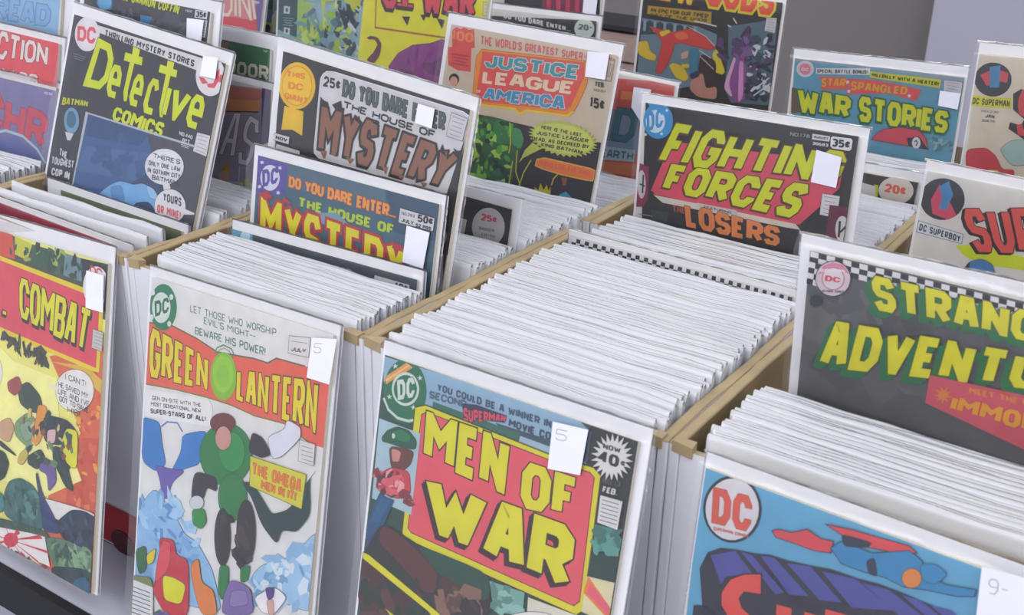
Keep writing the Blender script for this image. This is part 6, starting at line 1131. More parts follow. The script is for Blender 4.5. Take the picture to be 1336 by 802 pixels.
['t','LAND',[[53.7,37.6],[144.8,30.6],[143.1,60.9],[52.4,68.5]],'2f7484',5.5,0.6,'2a3440',0,0.12],
['p','a8c4cc',[[110.1,70.4],[146.8,66.2],[147.4,77.3],[109.2,83.2]]],
['t','EARTH',[[111.9,72.5],[145.9,68.9],[146.3,75.8],[111.8,80.8]],'3c6c78',1.6,0,'',0,0.14],
['p','dc8444',[[106.6,85],[173.6,75.2],[172.9,86.4],[106.8,95.2]]],
]),
'black_banner': dict(pose=(-0.215, 0.678, 0.341, 0.012, 0.16, 0.01), w=0.178, h=0.267, t=0.003, margins=(0.022, 0.0055, 0.0032), stickers=[], ops=[
['p','26262a',[[-65.5,20.9],[174.1,5],[178.7,74.8],[-59.9,73.4]]],
['p','a83c64',[[-49.7,-26.2],[177.7,-31.2],[171.9,-3.8],[-66.6,11.1]]],
['t','DO YOU DARE ENTER...',[[49.3,7.4],[141.6,16.2],[142.2,20.4],[50.3,15.2]],'dcdadc',2.4,0,'',0,0.2],
['p','c4d0c8',[[172.3,14],[172.3,16.6],[171.6,19.2],[170.2,21.5],[168.1,23.5],[165.5,25],[162.6,26],[159.5,26.3],[156.4,26.1],[153.4,25.2],[150.8,23.7],[148.8,21.7],[147.3,19.4],[146.6,16.9],[146.6,14.2],[147.4,11.7],[148.8,9.3],[150.9,7.3],[153.5,5.8],[156.5,4.9],[159.6,4.6],[162.7,4.9],[165.6,5.8],[168.1,7.2],[170.2,9.2],[171.6,11.5]]],
['t','20',[[151.3,10.5],[164.6,10.6],[165.1,16.9],[151.6,16.9]],'4c5c60',2.4,0,'',0,0.14],
['t','¢',[[166.5,11.9],[169.4,11.9],[169.4,14.3],[166.5,14.3]],'4c5c60',0.8,0,'',0,0.14],
]),
'magenta_stripes': dict(pose=(-0.223, 0.704, 0.378, -0.006, 0.128, -0.002), w=0.177, h=0.267, t=0.003, margins=(0.008, 0.006, 0.0015), stickers=[[[153.3,14.5],[171.4,15.3],[171.3,37.9],[153.9,37.2]]], ops=[
['p','2c2430',[[44.2,-21.9],[168.8,-26.5],[176.1,47.7],[43.1,43.8]]],
['p','7a2848',[[93.3,7],[99.5,6.9],[103.7,42.5],[97.5,42.6]]],
['p','c83c60',[[99.7,6.3],[105.9,6.2],[110.2,42],[104,42.1]]],
['p','7a2848',[[106.1,5.7],[112.3,5.6],[116.6,41.5],[110.5,41.6]]],
['p','c83c60',[[112.5,5],[118.6,4.9],[123.1,41],[116.9,41.2]]],
['p','7a2848',[[118.9,4.3],[124.9,4.3],[129.4,40.5],[123.4,40.7]]],
['p','c83c60',[[125.2,3.7],[131.2,3.6],[135.8,40.1],[129.8,40.2]]],
['p','7a2848',[[131.5,3],[137.5,2.95],[142.1,39.6],[136.1,39.7]]],
['p','c83c60',[[137.7,2.38],[143.7,2.3],[148.4,39.1],[142.4,39.3]]],
['p','7a2848',[[144,1.73],[149.9,1.66],[154.7,38.6],[148.7,38.8]]],
]),
'yellow_drip': dict(pose=(-0.217, 0.493, 0.395, -0.1, 0.171, -0.008), w=0.174, h=0.267, t=0.003, margins=(0.0015, 0.006, 0.0015), stickers=[], ops=[
['p','dcd820',[[-7.8,-23.7],[173.8,-33.6],[194.1,131.6],[1.24,149.4]]],
['l','a8643c',2,[[15.4,-7.5],[22.7,57.6],[121.2,53.5],[179.5,50.2]],0],
['t','G.I. WAR',[[24.1,4.6],[155.5,-3.9],[157.8,29.3],[31.1,35.6]],'d84858',7.4,1.4,'3c2430',[-1,3,'3c2430'],0.1],
['p','3c2430',[[59.5,41.1],[68.8,49.1],[71.2,39.5]]],
['p','3c2430',[[85,35.8],[91.1,41.4],[93.8,34.5]]],
['p','3c2430',[[108.2,36.2],[117.4,45.9],[119.6,36.5]]],
['c','6a3450',0.3,[[12,69.8],[17.2,67.1],[28.4,67.3],[34.8,73.1],[33.9,84.7],[27.1,94.5],[14.3,93.7],[25.2,82.2],[29.4,73.9],[23.2,69.5],[15.1,71.2]]],
['p','d8d020',[[20.3,86.9],[24.8,83.3],[21.6,80.9]]],
['q','8c3c86','3c2040',0.5,[[49,93.8],[60.2,78.7],[79.7,67.2],[104.8,61.5],[117.8,55.9],[177.9,54.9],[180.3,108.6],[53.2,120.2]]],
['c','743070',0.3,[[95.3,82.5],[101.9,90.8],[122.8,92.9],[124.1,70.5],[108.2,82.3]]],
['c','743070',0.3,[[65.2,93.1],[89.5,94.8],[89,108.1],[61.8,105.2]]],
['q','d0cda0','55525a',0.3,[[166.8,12.2],[178.5,11.6],[180.1,27.1],[168.8,27.8]]],
['l','77747c',0.35,[[168.5,14.6],[177.3,14.1]],0],
['l','77747c',0.35,[[169.5,18.1],[177.1,17.7]],0],
['l','77747c',0.35,[[170.5,21.6],[176.9,21.3]],0],
['l','77747c',0.35,[[169.8,25.2],[178.5,24.7]],0],
]),
'blue_green_ink': dict(pose=(-0.43, 0.578, 0.388, -0.001, 0.13, -0.001), w=0.178, h=0.267, t=0.003, margins=(0.0056, 0.006, 0.006), stickers=[], ops=[
['p','8ab0b8',[[2.66,-6.7],[250.9,-8.9],[245.6,195.1],[7.3,191.3]]],
['p','a8c46c',[[36.4,54],[66.1,55],[70.6,78],[57.1,99.1],[38.9,94.9]]],
['p','9ab8c8',[[60.2,55.6],[100.8,53.2],[108.3,77.6],[67.8,80.5]]],
['p','33545c',[[3.8,14.5],[36.2,13.6],[37.9,98.3],[6.6,92.4]]],
['p','cfd6d8',[[15.1,63.3],[24.8,63.1],[24.7,71.8],[15,72.1]]],
['p','cfd6d8',[[16.6,88.5],[26.3,88.6],[26.2,96.5],[16.4,96]]],
['p','33545c',[[22.1,67.3],[22,68],[21.9,68.6],[21.6,69.1],[21.3,69.6],[20.8,69.9],[20.3,70.1],[19.8,70.2],[19.3,70.1],[18.9,69.8],[18.4,69.5],[18.1,69],[17.9,68.4],[17.8,67.8],[17.8,67.2],[18,66.6],[18.2,66],[18.6,65.6],[19,65.2],[19.5,65],[20,65],[20.5,65.1],[21,65.3],[21.4,65.7],[21.7,66.2],[21.9,66.7]]],
['p','33545c',[[23.5,92],[23.5,92.7],[23.3,93.3],[23.1,93.8],[22.7,94.3],[22.3,94.7],[21.8,94.9],[21.3,94.9],[20.8,94.8],[20.3,94.6],[19.9,94.2],[19.6,93.8],[19.3,93.2],[19.2,92.6],[19.3,91.9],[19.4,91.3],[19.7,90.8],[20,90.3],[20.5,90],[21,89.7],[21.5,89.7],[22,89.8],[22.4,90],[22.9,90.4],[23.2,90.8],[23.4,91.4]]],
['l','a8bcc0',0.6,[[14.5,77.2],[31.8,76.7]],0],
['l','a8bcc0',0.6,[[15.6,80],[30.6,79.5]],0],
['l','a8bcc0',0.6,[[16.7,82.8],[29.4,82.3]],0],
['l','a8bcc0',0.6,[[14.4,85.7],[31.5,85]],0],
['p','2c2c34',[[65,83],[89.6,77.8],[88.9,88.6],[82.4,100.2],[90,104.6],[60.2,100.9],[68.7,93.3]]],
['p','c8ccd0',[[80.3,91.8],[80.3,93.1],[80,94.4],[79.5,95.5],[78.8,96.5],[77.9,97.2],[76.8,97.6],[75.8,97.8],[74.8,97.6],[73.8,97.1],[72.9,96.3],[72.2,95.4],[71.8,94.2],[71.6,92.9],[71.6,91.6],[71.9,90.4],[72.4,89.2],[73.2,88.3],[74.1,87.6],[75.1,87.1],[76.1,87],[77.2,87.2],[78.1,87.7],[79,88.4],[79.7,89.4],[80.1,90.6]]],
['p','c4d43c',[[74.5,49.8],[81.7,49],[79.6,72.6]]],
['p','a8c03c',[[95.2,96.3],[106.4,90.6],[110.3,105.1],[99,108.8]]],
['s',['2c3440','3a4c5c','c4d43c','44647c','d0dce0'],[[91.8,47.9],[139.4,42.6],[136.1,105.9],[104.5,103.7]],70,7,121],
['p','2c3440',[[100.9,55.3],[109.7,58.5],[119.6,76.2],[112.4,75]]],
['p','2c3440',[[113.3,49.7],[123.3,50.6],[131,76.9],[121.9,69.6]]],
['s',['9cc050','7aa4b0','c4d868','5c808c'],[[40.1,66.5],[95.8,64.3],[104.5,103.7],[39.2,101.4]],40,9,122],
['p','c4c83c',[[35,32.8],[138.4,30.3],[135.6,47.2],[123.8,56.8],[117.1,44],[83.3,50.9],[71.5,48],[56.8,48.6],[45.4,55.2]]],
]),
'rose_violet': dict(pose=(-0.645, 0.6, 0.355, -0.021, 0.223, -0.015), w=0.178, h=0.267, t=0.003, margins=(0.006, 0.008, 0.0015), stickers=[], ops=[
['p','c04c58',[[89.9,-2.65],[183.3,-2.77],[184.3,113.9],[82.7,119]]],
['p','cf4450',[[101,57.8],[168.7,56.1],[166.2,69.3],[101.6,71.9]]],
['p','d88c4c',[[101.6,71.9],[177.1,69.9],[175.3,77.6],[99.8,80.9]]],
['p','6a5a9c',[[156.4,0.37],[189.6,-1.41],[184.1,75.3],[172.9,72.6]]],
['p','d08890',[[88.2,27.8],[162.4,27.1],[165.6,56.5],[99.4,58]]],
['t','DINI',[[100.2,22],[156.8,21.5],[170.3,56.9],[101.2,58.8]],'e0d4c4',4.6,0.6,'a84c54',0,0.1],
['t','ISSUE',[[160.2,32.7],[170.8,32],[170.7,35],[160.1,35.7]],'d8d4e4',1,0,'',0,0.14],
]),
'teal_back': dict(pose=(-0.61, 0.66, 0.352, -0.021, 0.2, -0.015), w=0.178, h=0.267, t=0.003, margins=(0.006, 0.008, 0.006), stickers=[], ops=[
['p','4c7c98',[[61.4,-0.23],[157,10.5],[145.9,144.2],[63.8,134.8]]],
['p','c8bc84',[[98.8,59.5],[107.2,51.7],[111,77.8],[98.7,81.8]]],
['p','c4cc24',[[84.2,70.4],[100,68.2],[103.3,80],[86.1,83.6]]],
['p','26282c',[[98,76.3],[98,77.6],[97.7,78.8],[97,80],[96.1,81],[95,81.8],[93.7,82.3],[92.3,82.5],[91,82.3],[89.7,81.9],[88.5,81.2],[87.6,80.3],[86.9,79.2],[86.6,77.9],[86.6,76.6],[86.9,75.4],[87.5,74.2],[88.4,73.2],[89.6,72.5],[90.9,72],[92.2,71.8],[93.6,71.9],[94.9,72.3],[96,73],[97,74],[97.6,75.1]]],
['p','2c4c3c',[[81.8,30.6],[104,30],[105.6,51.9],[88.1,52]]],
]),
'dark_green': dict(pose=(-0.215, 0.19, 0.391, -0.028, 0.12, -0.013), w=0.178, h=0.267, t=0.002, margins=(0.004, 0.0101, 0.0155), stickers=[], ops=[
['p','1f6a3c',[[105.5,10.6],[161.3,9.9],[161,36.4],[102.7,41.8]]],
['p','8a6c50',[[99.4,12.2],[113.8,11.5],[112.1,19.3],[101.8,20.9]]],
['t','DOOR',[[112.3,25.6],[160.6,23.5],[160.9,35.1],[110.8,37]],'d0ceb8',3,0.6,'26342c',0,0.25],
['t','12',[[153.7,11.7],[158.5,11.5],[158.4,12.9],[153.8,13.1]],'c8d0c4',0.8,0,'',0,0.14],
]),
'salmon_mauve': dict(pose=(-0.215, 0.177, 0.358, -0.039, 0.12, -0.016), w=0.178, h=0.267, t=0.002, margins=(0.004, 0.0042, 0.0031), stickers=[], ops=[
['p','a59db2',[[85.2,11.9],[175.5,4.1],[158.3,83.3],[75.9,94.9]]],
['p','d07c6c',[[85.2,12.7],[163.7,6.1],[162.5,23.4],[86.1,36.4]]],
['p','dc9a5c',[[95.2,24.4],[163.1,14.6],[161.9,23.5],[95.5,33.8]]],
['p','5a4c74',[[164.7,4.4],[175.5,4.1],[176,45.1],[165.3,50.3]]],
['l','5a2c2c',1,[[123.5,30.6],[161.5,24]],0],
['p','5a3f6c',[[164.3,4.8],[173.8,4.1],[171.8,13.8],[164.1,12.1]]],
['t','A',[[129.3,30.8],[145,28.1],[134.5,66.9],[116,69.1]],'f2eeee',4.2,0.5,'4c4854',0,0.14],
['t','S',[[149.5,27.8],[165.2,31.8],[154.1,69.6],[137.5,70.2]],'f2eeee',4.2,0.5,'4c4854',0,0.14],
['p','c8a43c',[[121.1,78.5],[127.8,70.7],[130.7,82.9],[126.4,90.4],[116.9,89.2]]],
['p','d8a48c',[[130.3,83],[130.1,84.2],[129.6,85.3],[128.8,86.4],[127.6,87.3],[126.3,88.2],[124.8,88.8],[123.2,89.1],[121.7,89.2],[120.2,89],[119,88.5],[118.1,87.8],[117.5,86.9],[117.2,85.9],[117.4,84.8],[117.9,83.6],[118.8,82.5],[119.9,81.5],[121.3,80.8],[122.8,80.2],[124.3,79.8],[125.9,79.8],[127.3,80],[128.5,80.4],[129.4,81.1],[130,82]]],
['p','a8c03c',[[147,84.2],[153.4,78],[156.2,87],[147.3,89.8]]],
['l','cfccd4',1.2,[[142.2,72.4],[141.4,88.7]],0],
]),
'dark_coffin': dict(pose=(-0.237, 0.15, 0.421, -0.011, 0.2, -0.019), w=0.168, h=0.267, t=0.003, margins=(0.01, 0.0083, 0.0061), stickers=[[[138.7,16.1],[157.6,15.1],[156.6,31.3],[140.1,32.3]]], ops=[
['p','3f3e48',[[-21.5,-36.8],[161.2,3.4],[156.4,128.1],[-31.1,134.5]]],
['p','3c84b8',[[26.4,11],[45.1,11.5],[46.2,21.7],[32.5,24.3],[26.1,19.9]]],
['p','6cb0d8',[[45.2,16.7],[45.1,18],[44.5,19.4],[43.4,20.6],[42,21.7],[40.1,22.6],[38.1,23.2],[36,23.4],[33.9,23.4],[32,23],[30.3,22.4],[29,21.4],[28.1,20.3],[27.7,19],[27.8,17.6],[28.4,16.3],[29.5,15],[31,13.9],[32.9,13],[34.9,12.5],[37,12.2],[39.1,12.2],[41,12.6],[42.6,13.3],[44,14.2],[44.8,15.4]]],
['s',['4c4b56','5c5b66','33323c'],[[46.4,23.1],[134.2,18.2],[132.3,36.9],[56.9,34.9]],50,9,131],
['p','3c84b8',[[81.5,21.5],[95.8,21],[92.2,27.7],[82.2,27.7]]],
['t','FOUL CANNON COFFIN',[[49.1,5.2],[127.6,7.9],[125.7,14.9],[48.7,12.5]],'c4c820',3,0.3,'2c2a1c',0,0.15],
['q','d0ced2','222',0.4,[[144.5,8.7],[158.8,7.9],[158.6,14.5],[144.2,15.1]]],
['t','35¢',[[145.6,9.7],[157.5,8.9],[157.4,13.3],[145.6,14.1]],'26242c',1.6,0,'',0,0.12],
['p','d0ced2',[[154.2,15.4],[159.1,15],[158.3,28.1],[153.8,28.3]]],
['l','66646c',0.4,[[154.7,16.8],[158.4,16.5]],0],
['l','66646c',0.4,[[154.9,18.8],[158.1,18.5]],0],
['l','66646c',0.4,[[155.1,20.8],[157.7,20.6]],0],
['l','66646c',0.4,[[154.5,22.8],[158.1,22.6]],0],
['l','66646c',0.4,[[154.7,24.8],[157.7,24.6]],0],
['l','66646c',0.4,[[154.8,26.8],[157.4,26.7]],0],
['t','MAR',[[134.2,9.8],[141.5,9.7],[141.3,11.9],[134,12.1]],'a8a6ac',0.9,0,'',0,0.14],
]),
'pale_sliver': dict(pose=(-0.247, 0.14, 0.372, -0.021, 0.2, -0.015), w=0.178, h=0.267, t=0.002, margins=(0.003, 0.006, 0.006), stickers=[], ops=[
['p','c8d4dc',[[-22.3,5],[179.8,-5.8],[166.3,168.5],[-28.4,134.6]]],
['p','3c80c0',[[-1.54,13.5],[-1.62,14.9],[-2.1,16.3],[-2.97,17.5],[-4.2,18.6],[-5.6,19.5],[-7.2,20.1],[-9,20.3],[-10.7,20.2],[-12.2,19.9],[-13.6,19.1],[-14.7,18.2],[-15.4,17],[-15.8,15.7],[-15.7,14.3],[-15.2,12.9],[-14.3,11.7],[-13.1,10.6],[-11.6,9.7],[-10,9.2],[-8.3,8.9],[-6.6,9],[-5,9.4],[-3.7,10.1],[-2.59,11.1],[-1.87,12.2]]],
['t','DC',[[-14,11.5],[-2.16,11.3],[-2.47,17],[-14.3,17.3]],'dce4ec',1.3,0,'',0,0.14],
['p','d08c84',[[-29,26.9],[-17.4,12],[-18.1,51.5],[-28.2,85.4]]],
['p','d8dce4',[[-17.4,21.1],[-1.54,22.6],[-8.1,43.2],[-20.9,44]]],
]),
'violet_arc': dict(pose=(-0.43, 0.125, 0.331, 0.014, 0.2, 0.002), w=0.178, h=0.267, t=0.003, margins=(0.006, 0.0033, 0.0015), stickers=[], ops=[
['p','7c74a0',[[-127.2,3.9],[182.2,6.1],[172.8,102.6],[-127.2,103]]],
['t','ARCHR',[[18.9,11.7],[169,27.8],[164.3,58.5],[15.5,49.2]],'c8485c',8.5,0.5,'7a3a5c',0,0.1],
['l','a8ccd0',2.4,[[76.9,60.5],[109.9,51.1],[134.3,52.2],[154.6,60.2],[167,70.7]],0],
['p','6a74a8',[[-127.2,85.8],[101.9,57.6],[126.3,54.8],[150.8,63.4],[163.4,76.4],[103,79.5],[-127.2,97.3]]],
['t','NO.84',[[161.3,8.7],[172.8,8.5],[172.2,11],[161.1,11.2]],'c8c4d4',0.7,0,'',0,0.14],
]),
'red_script': dict(pose=(-0.43, 0.142, 0.371, -0.023, 0.2, -0.014), w=0.178, h=0.267, t=0.003, margins=(0.006, 0.0049, 0.0033), stickers=[], ops=[
['p','d84450',[[-152.6,10.2],[174.5,3.3],[178.8,140.7],[-149.2,153.7]]],
['t','ACTION',[[72.2,4.8],[161,8.9],[160.4,24.9],[67.5,33]],'e0d8d4',4,0.6,'6a2430',0,0.12],
['t','COMICS',[[65.7,39.7],[149.1,35.8],[147.9,45.4],[64.1,49]],'e0d8d4',3,0.3,'6a2430',0,0.2],
]),
'pale_blue': dict(pose=(-0.445, 0.17, 0.42, -0.015, 0.2, -0.008), w=0.178, h=0.267, t=0.003, margins=(0.006, 0.006, 0.0128), stickers=[], ops=[
['p','8fb8d4',[[-115,30.7],[164,10.4],[161.2,74.7],[-113.8,75.2]]],
['p','cf9890',[[103.3,53.7],[165.7,55.4],[164.4,64.2],[103.7,60]]],
['t','DREAD',[[49.4,33.5],[150.8,31.4],[149.8,49.4],[46.1,53.4]],'86acd0',6,1.2,'5c8cbc',0,0.12],
]),
'ice_sliver': dict(pose=(-0.05, 0.8, 0.369, 0.0, 0.1, 0.0), w=0.17, h=0.267, t=0.003, margins=(0.0015, 0.006, 0.006), stickers=[], ops=[
['p','8ab0c4',[[-33.9,-16.8],[144.8,-20.1],[153.8,132.8],[-18.7,129.8]]],
['p','c8a43c',[[-22.9,55.8],[-9.4,53.4],[-10.1,75],[-22.2,75.1]]],
['p','4c5c64',[[-23.3,25.6],[-8.2,24],[-17.7,29.4]]],
]),
'brown_corner': dict(pose=(0.211, 0.491, 0.287, 0.003, 0.12, 0.001), w=0.178, h=0.267, t=0.003, margins=(0.005, 0.006, 0.005), stickers=[], ops=[
['p','3a342e',[[124.9,7.4],[173.3,7.1],[185.8,100.7],[76.5,95.3],[-6,0.17]]],
['p','c8cc2c',[[136.9,15.6],[140.6,15.6],[141.8,25.9],[138.8,25.8]]],
['p','d8d4d4',[[12.9,12.6],[128,16.1],[137.9,16.9],[142.5,37.1],[20.5,59.1]]],
['p','d8d0c4',[[170.4,14.3],[170.5,17.1],[169.8,19.9],[168.3,22.6],[166.1,24.9],[163.3,26.8],[160,28.1],[156.6,28.9],[153.1,28.9],[149.7,28.2],[146.7,26.9],[144.3,25],[142.6,22.6],[141.6,19.9],[141.5,17.1],[142.2,14.3],[143.8,11.6],[146.1,9.2],[148.9,7.4],[152.2,6.1],[155.6,5.4],[159.1,5.4],[162.4,6.1],[165.3,7.5],[167.7,9.3],[169.4,11.7]]],
['t','20¢',[[146,12.7],[164.2,12.5],[164.9,19.8],[146.7,20]],'dc6450',3,0,'',0,0.12],
]),
'checker_strip': dict(pose=(0.21, 0.212, 0.2785, -0.02, 0.03, -0.012), w=0.178, h=0.267, t=0.002, margins=(0.0015, 0.0032, 0.0015), stickers=[], ops=[
['p','d8d4d6',[[-1.68,1.76],[184.3,-0.76],[198.2,117.5],[-6.2,165.1]]],
['p','e0dde0',[[4.8,4.7],[8.5,4.7],[8.2,7.8],[4.5,7.8]]],
['p','26242a',[[4.5,7.8],[8.2,7.8],[7.9,10.9],[4.2,10.9]]],
['p','26242a',[[8.5,4.7],[12.1,4.7],[11.8,7.8],[8.2,7.8]]],
['p','e0dde0',[[8.2,7.8],[11.8,7.8],[11.6,10.8],[7.9,10.9]]],
['p','e0dde0',[[12.1,4.7],[15.8,4.7],[15.5,7.7],[11.8,7.8]]],
['p','26242a',[[11.8,7.8],[15.5,7.7],[15.2,10.8],[11.6,10.8]]],
['p','26242a',[[15.8,4.7],[19.4,4.6],[19.1,7.7],[15.5,7.7]]],
['p','e0dde0',[[15.5,7.7],[19.1,7.7],[18.8,10.8],[15.2,10.8]]],
['p','e0dde0',[[19.4,4.6],[23,4.6],[22.7,7.7],[19.1,7.7]]],
['p','26242a',[[19.1,7.7],[22.7,7.7],[22.5,10.8],[18.8,10.8]]],
['p','26242a',[[23,4.6],[26.6,4.6],[26.3,7.7],[22.7,7.7]]],
['p','e0dde0',[[22.7,7.7],[26.3,7.7],[26.1,10.8],[22.5,10.8]]],
['p','e0dde0',[[26.6,4.6],[30.1,4.6],[29.9,7.6],[26.3,7.7]]],
['p','26242a',[[26.3,7.7],[29.9,7.6],[29.6,10.7],[26.1,10.8]]],
['p','26242a',[[30.1,4.6],[33.7,4.5],[33.5,7.6],[29.9,7.6]]],
['p','e0dde0',[[29.9,7.6],[33.5,7.6],[33.2,10.7],[29.6,10.7]]],
['p','e0dde0',[[33.7,4.5],[37.3,4.5],[37,7.6],[33.5,7.6]]],
['p','26242a',[[33.5,7.6],[37,7.6],[36.8,10.7],[33.2,10.7]]],
['p','26242a',[[37.3,4.5],[40.8,4.5],[40.6,7.6],[37,7.6]]],
['p','e0dde0',[[37,7.6],[40.6,7.6],[40.3,10.7],[36.8,10.7]]],
['p','e0dde0',[[40.8,4.5],[44.3,4.5],[44.1,7.5],[40.6,7.6]]],
['p','26242a',[[40.6,7.6],[44.1,7.5],[43.9,10.6],[40.3,10.7]]],
['p','26242a',[[44.3,4.5],[47.8,4.5],[47.6,7.5],[44.1,7.5]]],
['p','e0dde0',[[44.1,7.5],[47.6,7.5],[47.4,10.6],[43.9,10.6]]],
['p','e0dde0',[[47.8,4.5],[51.3,4.4],[51.1,7.5],[47.6,7.5]]],
['p','26242a',[[47.6,7.5],[51.1,7.5],[50.9,10.6],[47.4,10.6]]],
['p','26242a',[[51.3,4.4],[54.8,4.4],[54.5,7.5],[51.1,7.5]]],
['p','e0dde0',[[51.1,7.5],[54.5,7.5],[54.4,10.6],[50.9,10.6]]],
['p','e0dde0',[[54.8,4.4],[58.2,4.4],[58,7.5],[54.5,7.5]]],
['p','26242a',[[54.5,7.5],[58,7.5],[57.8,10.5],[54.4,10.6]]],
['p','26242a',[[58.2,4.4],[61.6,4.4],[61.5,7.4],[58,7.5]]],
['p','e0dde0',[[58,7.5],[61.5,7.4],[61.3,10.5],[57.8,10.5]]],
['p','e0dde0',[[61.6,4.4],[65.1,4.4],[64.9,7.4],[61.5,7.4]]],
['p','26242a',[[61.5,7.4],[64.9,7.4],[64.7,10.5],[61.3,10.5]]],
['p','26242a',[[65.1,4.4],[68.5,4.3],[68.3,7.4],[64.9,7.4]]],
['p','e0dde0',[[64.9,7.4],[68.3,7.4],[68.1,10.5],[64.7,10.5]]],
['p','e0dde0',[[68.5,4.3],[71.9,4.3],[71.7,7.4],[68.3,7.4]]],
['p','26242a',[[68.3,7.4],[71.7,7.4],[71.5,10.4],[68.1,10.5]]],
['p','26242a',[[71.9,4.3],[75.3,4.3],[75.1,7.3],[71.7,7.4]]],
['p','e0dde0',[[71.7,7.4],[75.1,7.3],[74.9,10.4],[71.5,10.4]]],
['p','e0dde0',[[75.3,4.3],[78.6,4.3],[78.5,7.3],[75.1,7.3]]],
['p','26242a',[[75.1,7.3],[78.5,7.3],[78.3,10.4],[74.9,10.4]]],
['p','26242a',[[78.6,4.3],[82,4.3],[81.8,7.3],[78.5,7.3]]],
['p','e0dde0',[[78.5,7.3],[81.8,7.3],[81.7,10.4],[78.3,10.4]]],
['p','e0dde0',[[82,4.3],[85.3,4.2],[85.2,7.3],[81.8,7.3]]],
['p','26242a',[[81.8,7.3],[85.2,7.3],[85,10.3],[81.7,10.4]]],
['p','26242a',[[85.3,4.2],[88.7,4.2],[88.5,7.3],[85.2,7.3]]],
['p','e0dde0',[[85.2,7.3],[88.5,7.3],[88.4,10.3],[85,10.3]]],
['p','e0dde0',[[88.7,4.2],[92,4.2],[91.8,7.2],[88.5,7.3]]],
['p','26242a',[[88.5,7.3],[91.8,7.2],[91.7,10.3],[88.4,10.3]]],
['p','26242a',[[92,4.2],[95.3,4.2],[95.1,7.2],[91.8,7.2]]],
['p','e0dde0',[[91.8,7.2],[95.1,7.2],[95,10.3],[91.7,10.3]]],
['p','e0dde0',[[95.3,4.2],[98.5,4.2],[98.4,7.2],[95.1,7.2]]],
['p','26242a',[[95.1,7.2],[98.4,7.2],[98.3,10.2],[95,10.3]]],
['p','26242a',[[98.5,4.2],[101.8,4.1],[101.7,7.2],[98.4,7.2]]],
['p','e0dde0',[[98.4,7.2],[101.7,7.2],[101.6,10.2],[98.3,10.2]]],
['p','e0dde0',[[101.8,4.1],[105.1,4.1],[105,7.2],[101.7,7.2]]],
['p','26242a',[[101.7,7.2],[105,7.2],[104.8,10.2],[101.6,10.2]]],
['p','26242a',[[105.1,4.1],[108.3,4.1],[108.2,7.1],[105,7.2]]],
['p','e0dde0',[[105,7.2],[108.2,7.1],[108.1,10.2],[104.8,10.2]]],
['p','e0dde0',[[108.3,4.1],[111.5,4.1],[111.4,7.1],[108.2,7.1]]],
['p','26242a',[[108.2,7.1],[111.4,7.1],[111.3,10.2],[108.1,10.2]]],
['p','26242a',[[111.5,4.1],[114.8,4.1],[114.7,7.1],[111.4,7.1]]],
['p','e0dde0',[[111.4,7.1],[114.7,7.1],[114.6,10.1],[111.3,10.2]]],
['p','e0dde0',[[114.8,4.1],[118,4],[117.9,7.1],[114.7,7.1]]],
['p','26242a',[[114.7,7.1],[117.9,7.1],[117.8,10.1],[114.6,10.1]]],
['p','26242a',[[118,4],[121.2,4],[121.1,7.1],[117.9,7.1]]],
['p','e0dde0',[[117.9,7.1],[121.1,7.1],[121,10.1],[117.8,10.1]]],
['p','e0dde0',[[121.2,4],[124.3,4],[124.2,7],[121.1,7.1]]],
['p','26242a',[[121.1,7.1],[124.2,7],[124.2,10.1],[121,10.1]]],
['p','26242a',[[124.3,4],[127.5,4],[127.4,7],[124.2,7]]],
['p','e0dde0',[[124.2,7],[127.4,7],[127.3,10.1],[124.2,10.1]]],
['p','e0dde0',[[127.5,4],[130.6,4],[130.6,7],[127.4,7]]],
['p','26242a',[[127.4,7],[130.6,7],[130.5,10],[127.3,10.1]]],
['p','26242a',[[130.6,4],[133.8,4],[133.7,7],[130.6,7]]],
['p','e0dde0',[[130.6,7],[133.7,7],[133.7,10],[130.5,10]]],
['p','e0dde0',[[133.8,4],[136.9,3.9],[136.8,7],[133.7,7]]],
['p','26242a',[[133.7,7],[136.8,7],[136.8,10],[133.7,10]]],
['p','26242a',[[136.9,3.9],[140,3.9],[140,6.9],[136.8,7]]],
['p','e0dde0',[[136.8,7],[140,6.9],[139.9,10],[136.8,10]]],
['p','e0dde0',[[140,3.9],[143.1,3.9],[143.1,6.9],[140,6.9]]],
['p','26242a',[[140,6.9],[143.1,6.9],[143,9.9],[139.9,10]]],
['p','26242a',[[143.1,3.9],[146.2,3.9],[146.2,6.9],[143.1,6.9]]],
['p','e0dde0',[[143.1,6.9],[146.2,6.9],[146.1,9.9],[143,9.9]]],
['p','e0dde0',[[146.2,3.9],[149.3,3.9],[149.2,6.9],[146.2,6.9]]],
['p','26242a',[[146.2,6.9],[149.2,6.9],[149.2,9.9],[146.1,9.9]]],
['p','26242a',[[149.3,3.9],[152.3,3.9],[152.3,6.9],[149.2,6.9]]],
['p','e0dde0',[[149.2,6.9],[152.3,6.9],[152.3,9.9],[149.2,9.9]]],
['p','e0dde0',[[152.3,3.9],[155.4,3.8],[155.4,6.8],[152.3,6.9]]],
['p','26242a',[[152.3,6.9],[155.4,6.8],[155.3,9.8],[152.3,9.9]]],
['p','26242a',[[155.4,3.8],[158.4,3.8],[158.4,6.8],[155.4,6.8]]],
['p','e0dde0',[[155.4,6.8],[158.4,6.8],[158.4,9.8],[155.3,9.8]]],
['p','e0dde0',[[158.4,3.8],[161.5,3.8],[161.4,6.8],[158.4,6.8]]],
['p','26242a',[[158.4,6.8],[161.4,6.8],[161.4,9.8],[158.4,9.8]]],
['p','26242a',[[161.5,3.8],[164.5,3.8],[164.5,6.8],[161.4,6.8]]],
['p','e0dde0',[[161.4,6.8],[164.5,6.8],[164.4,9.8],[161.4,9.8]]],
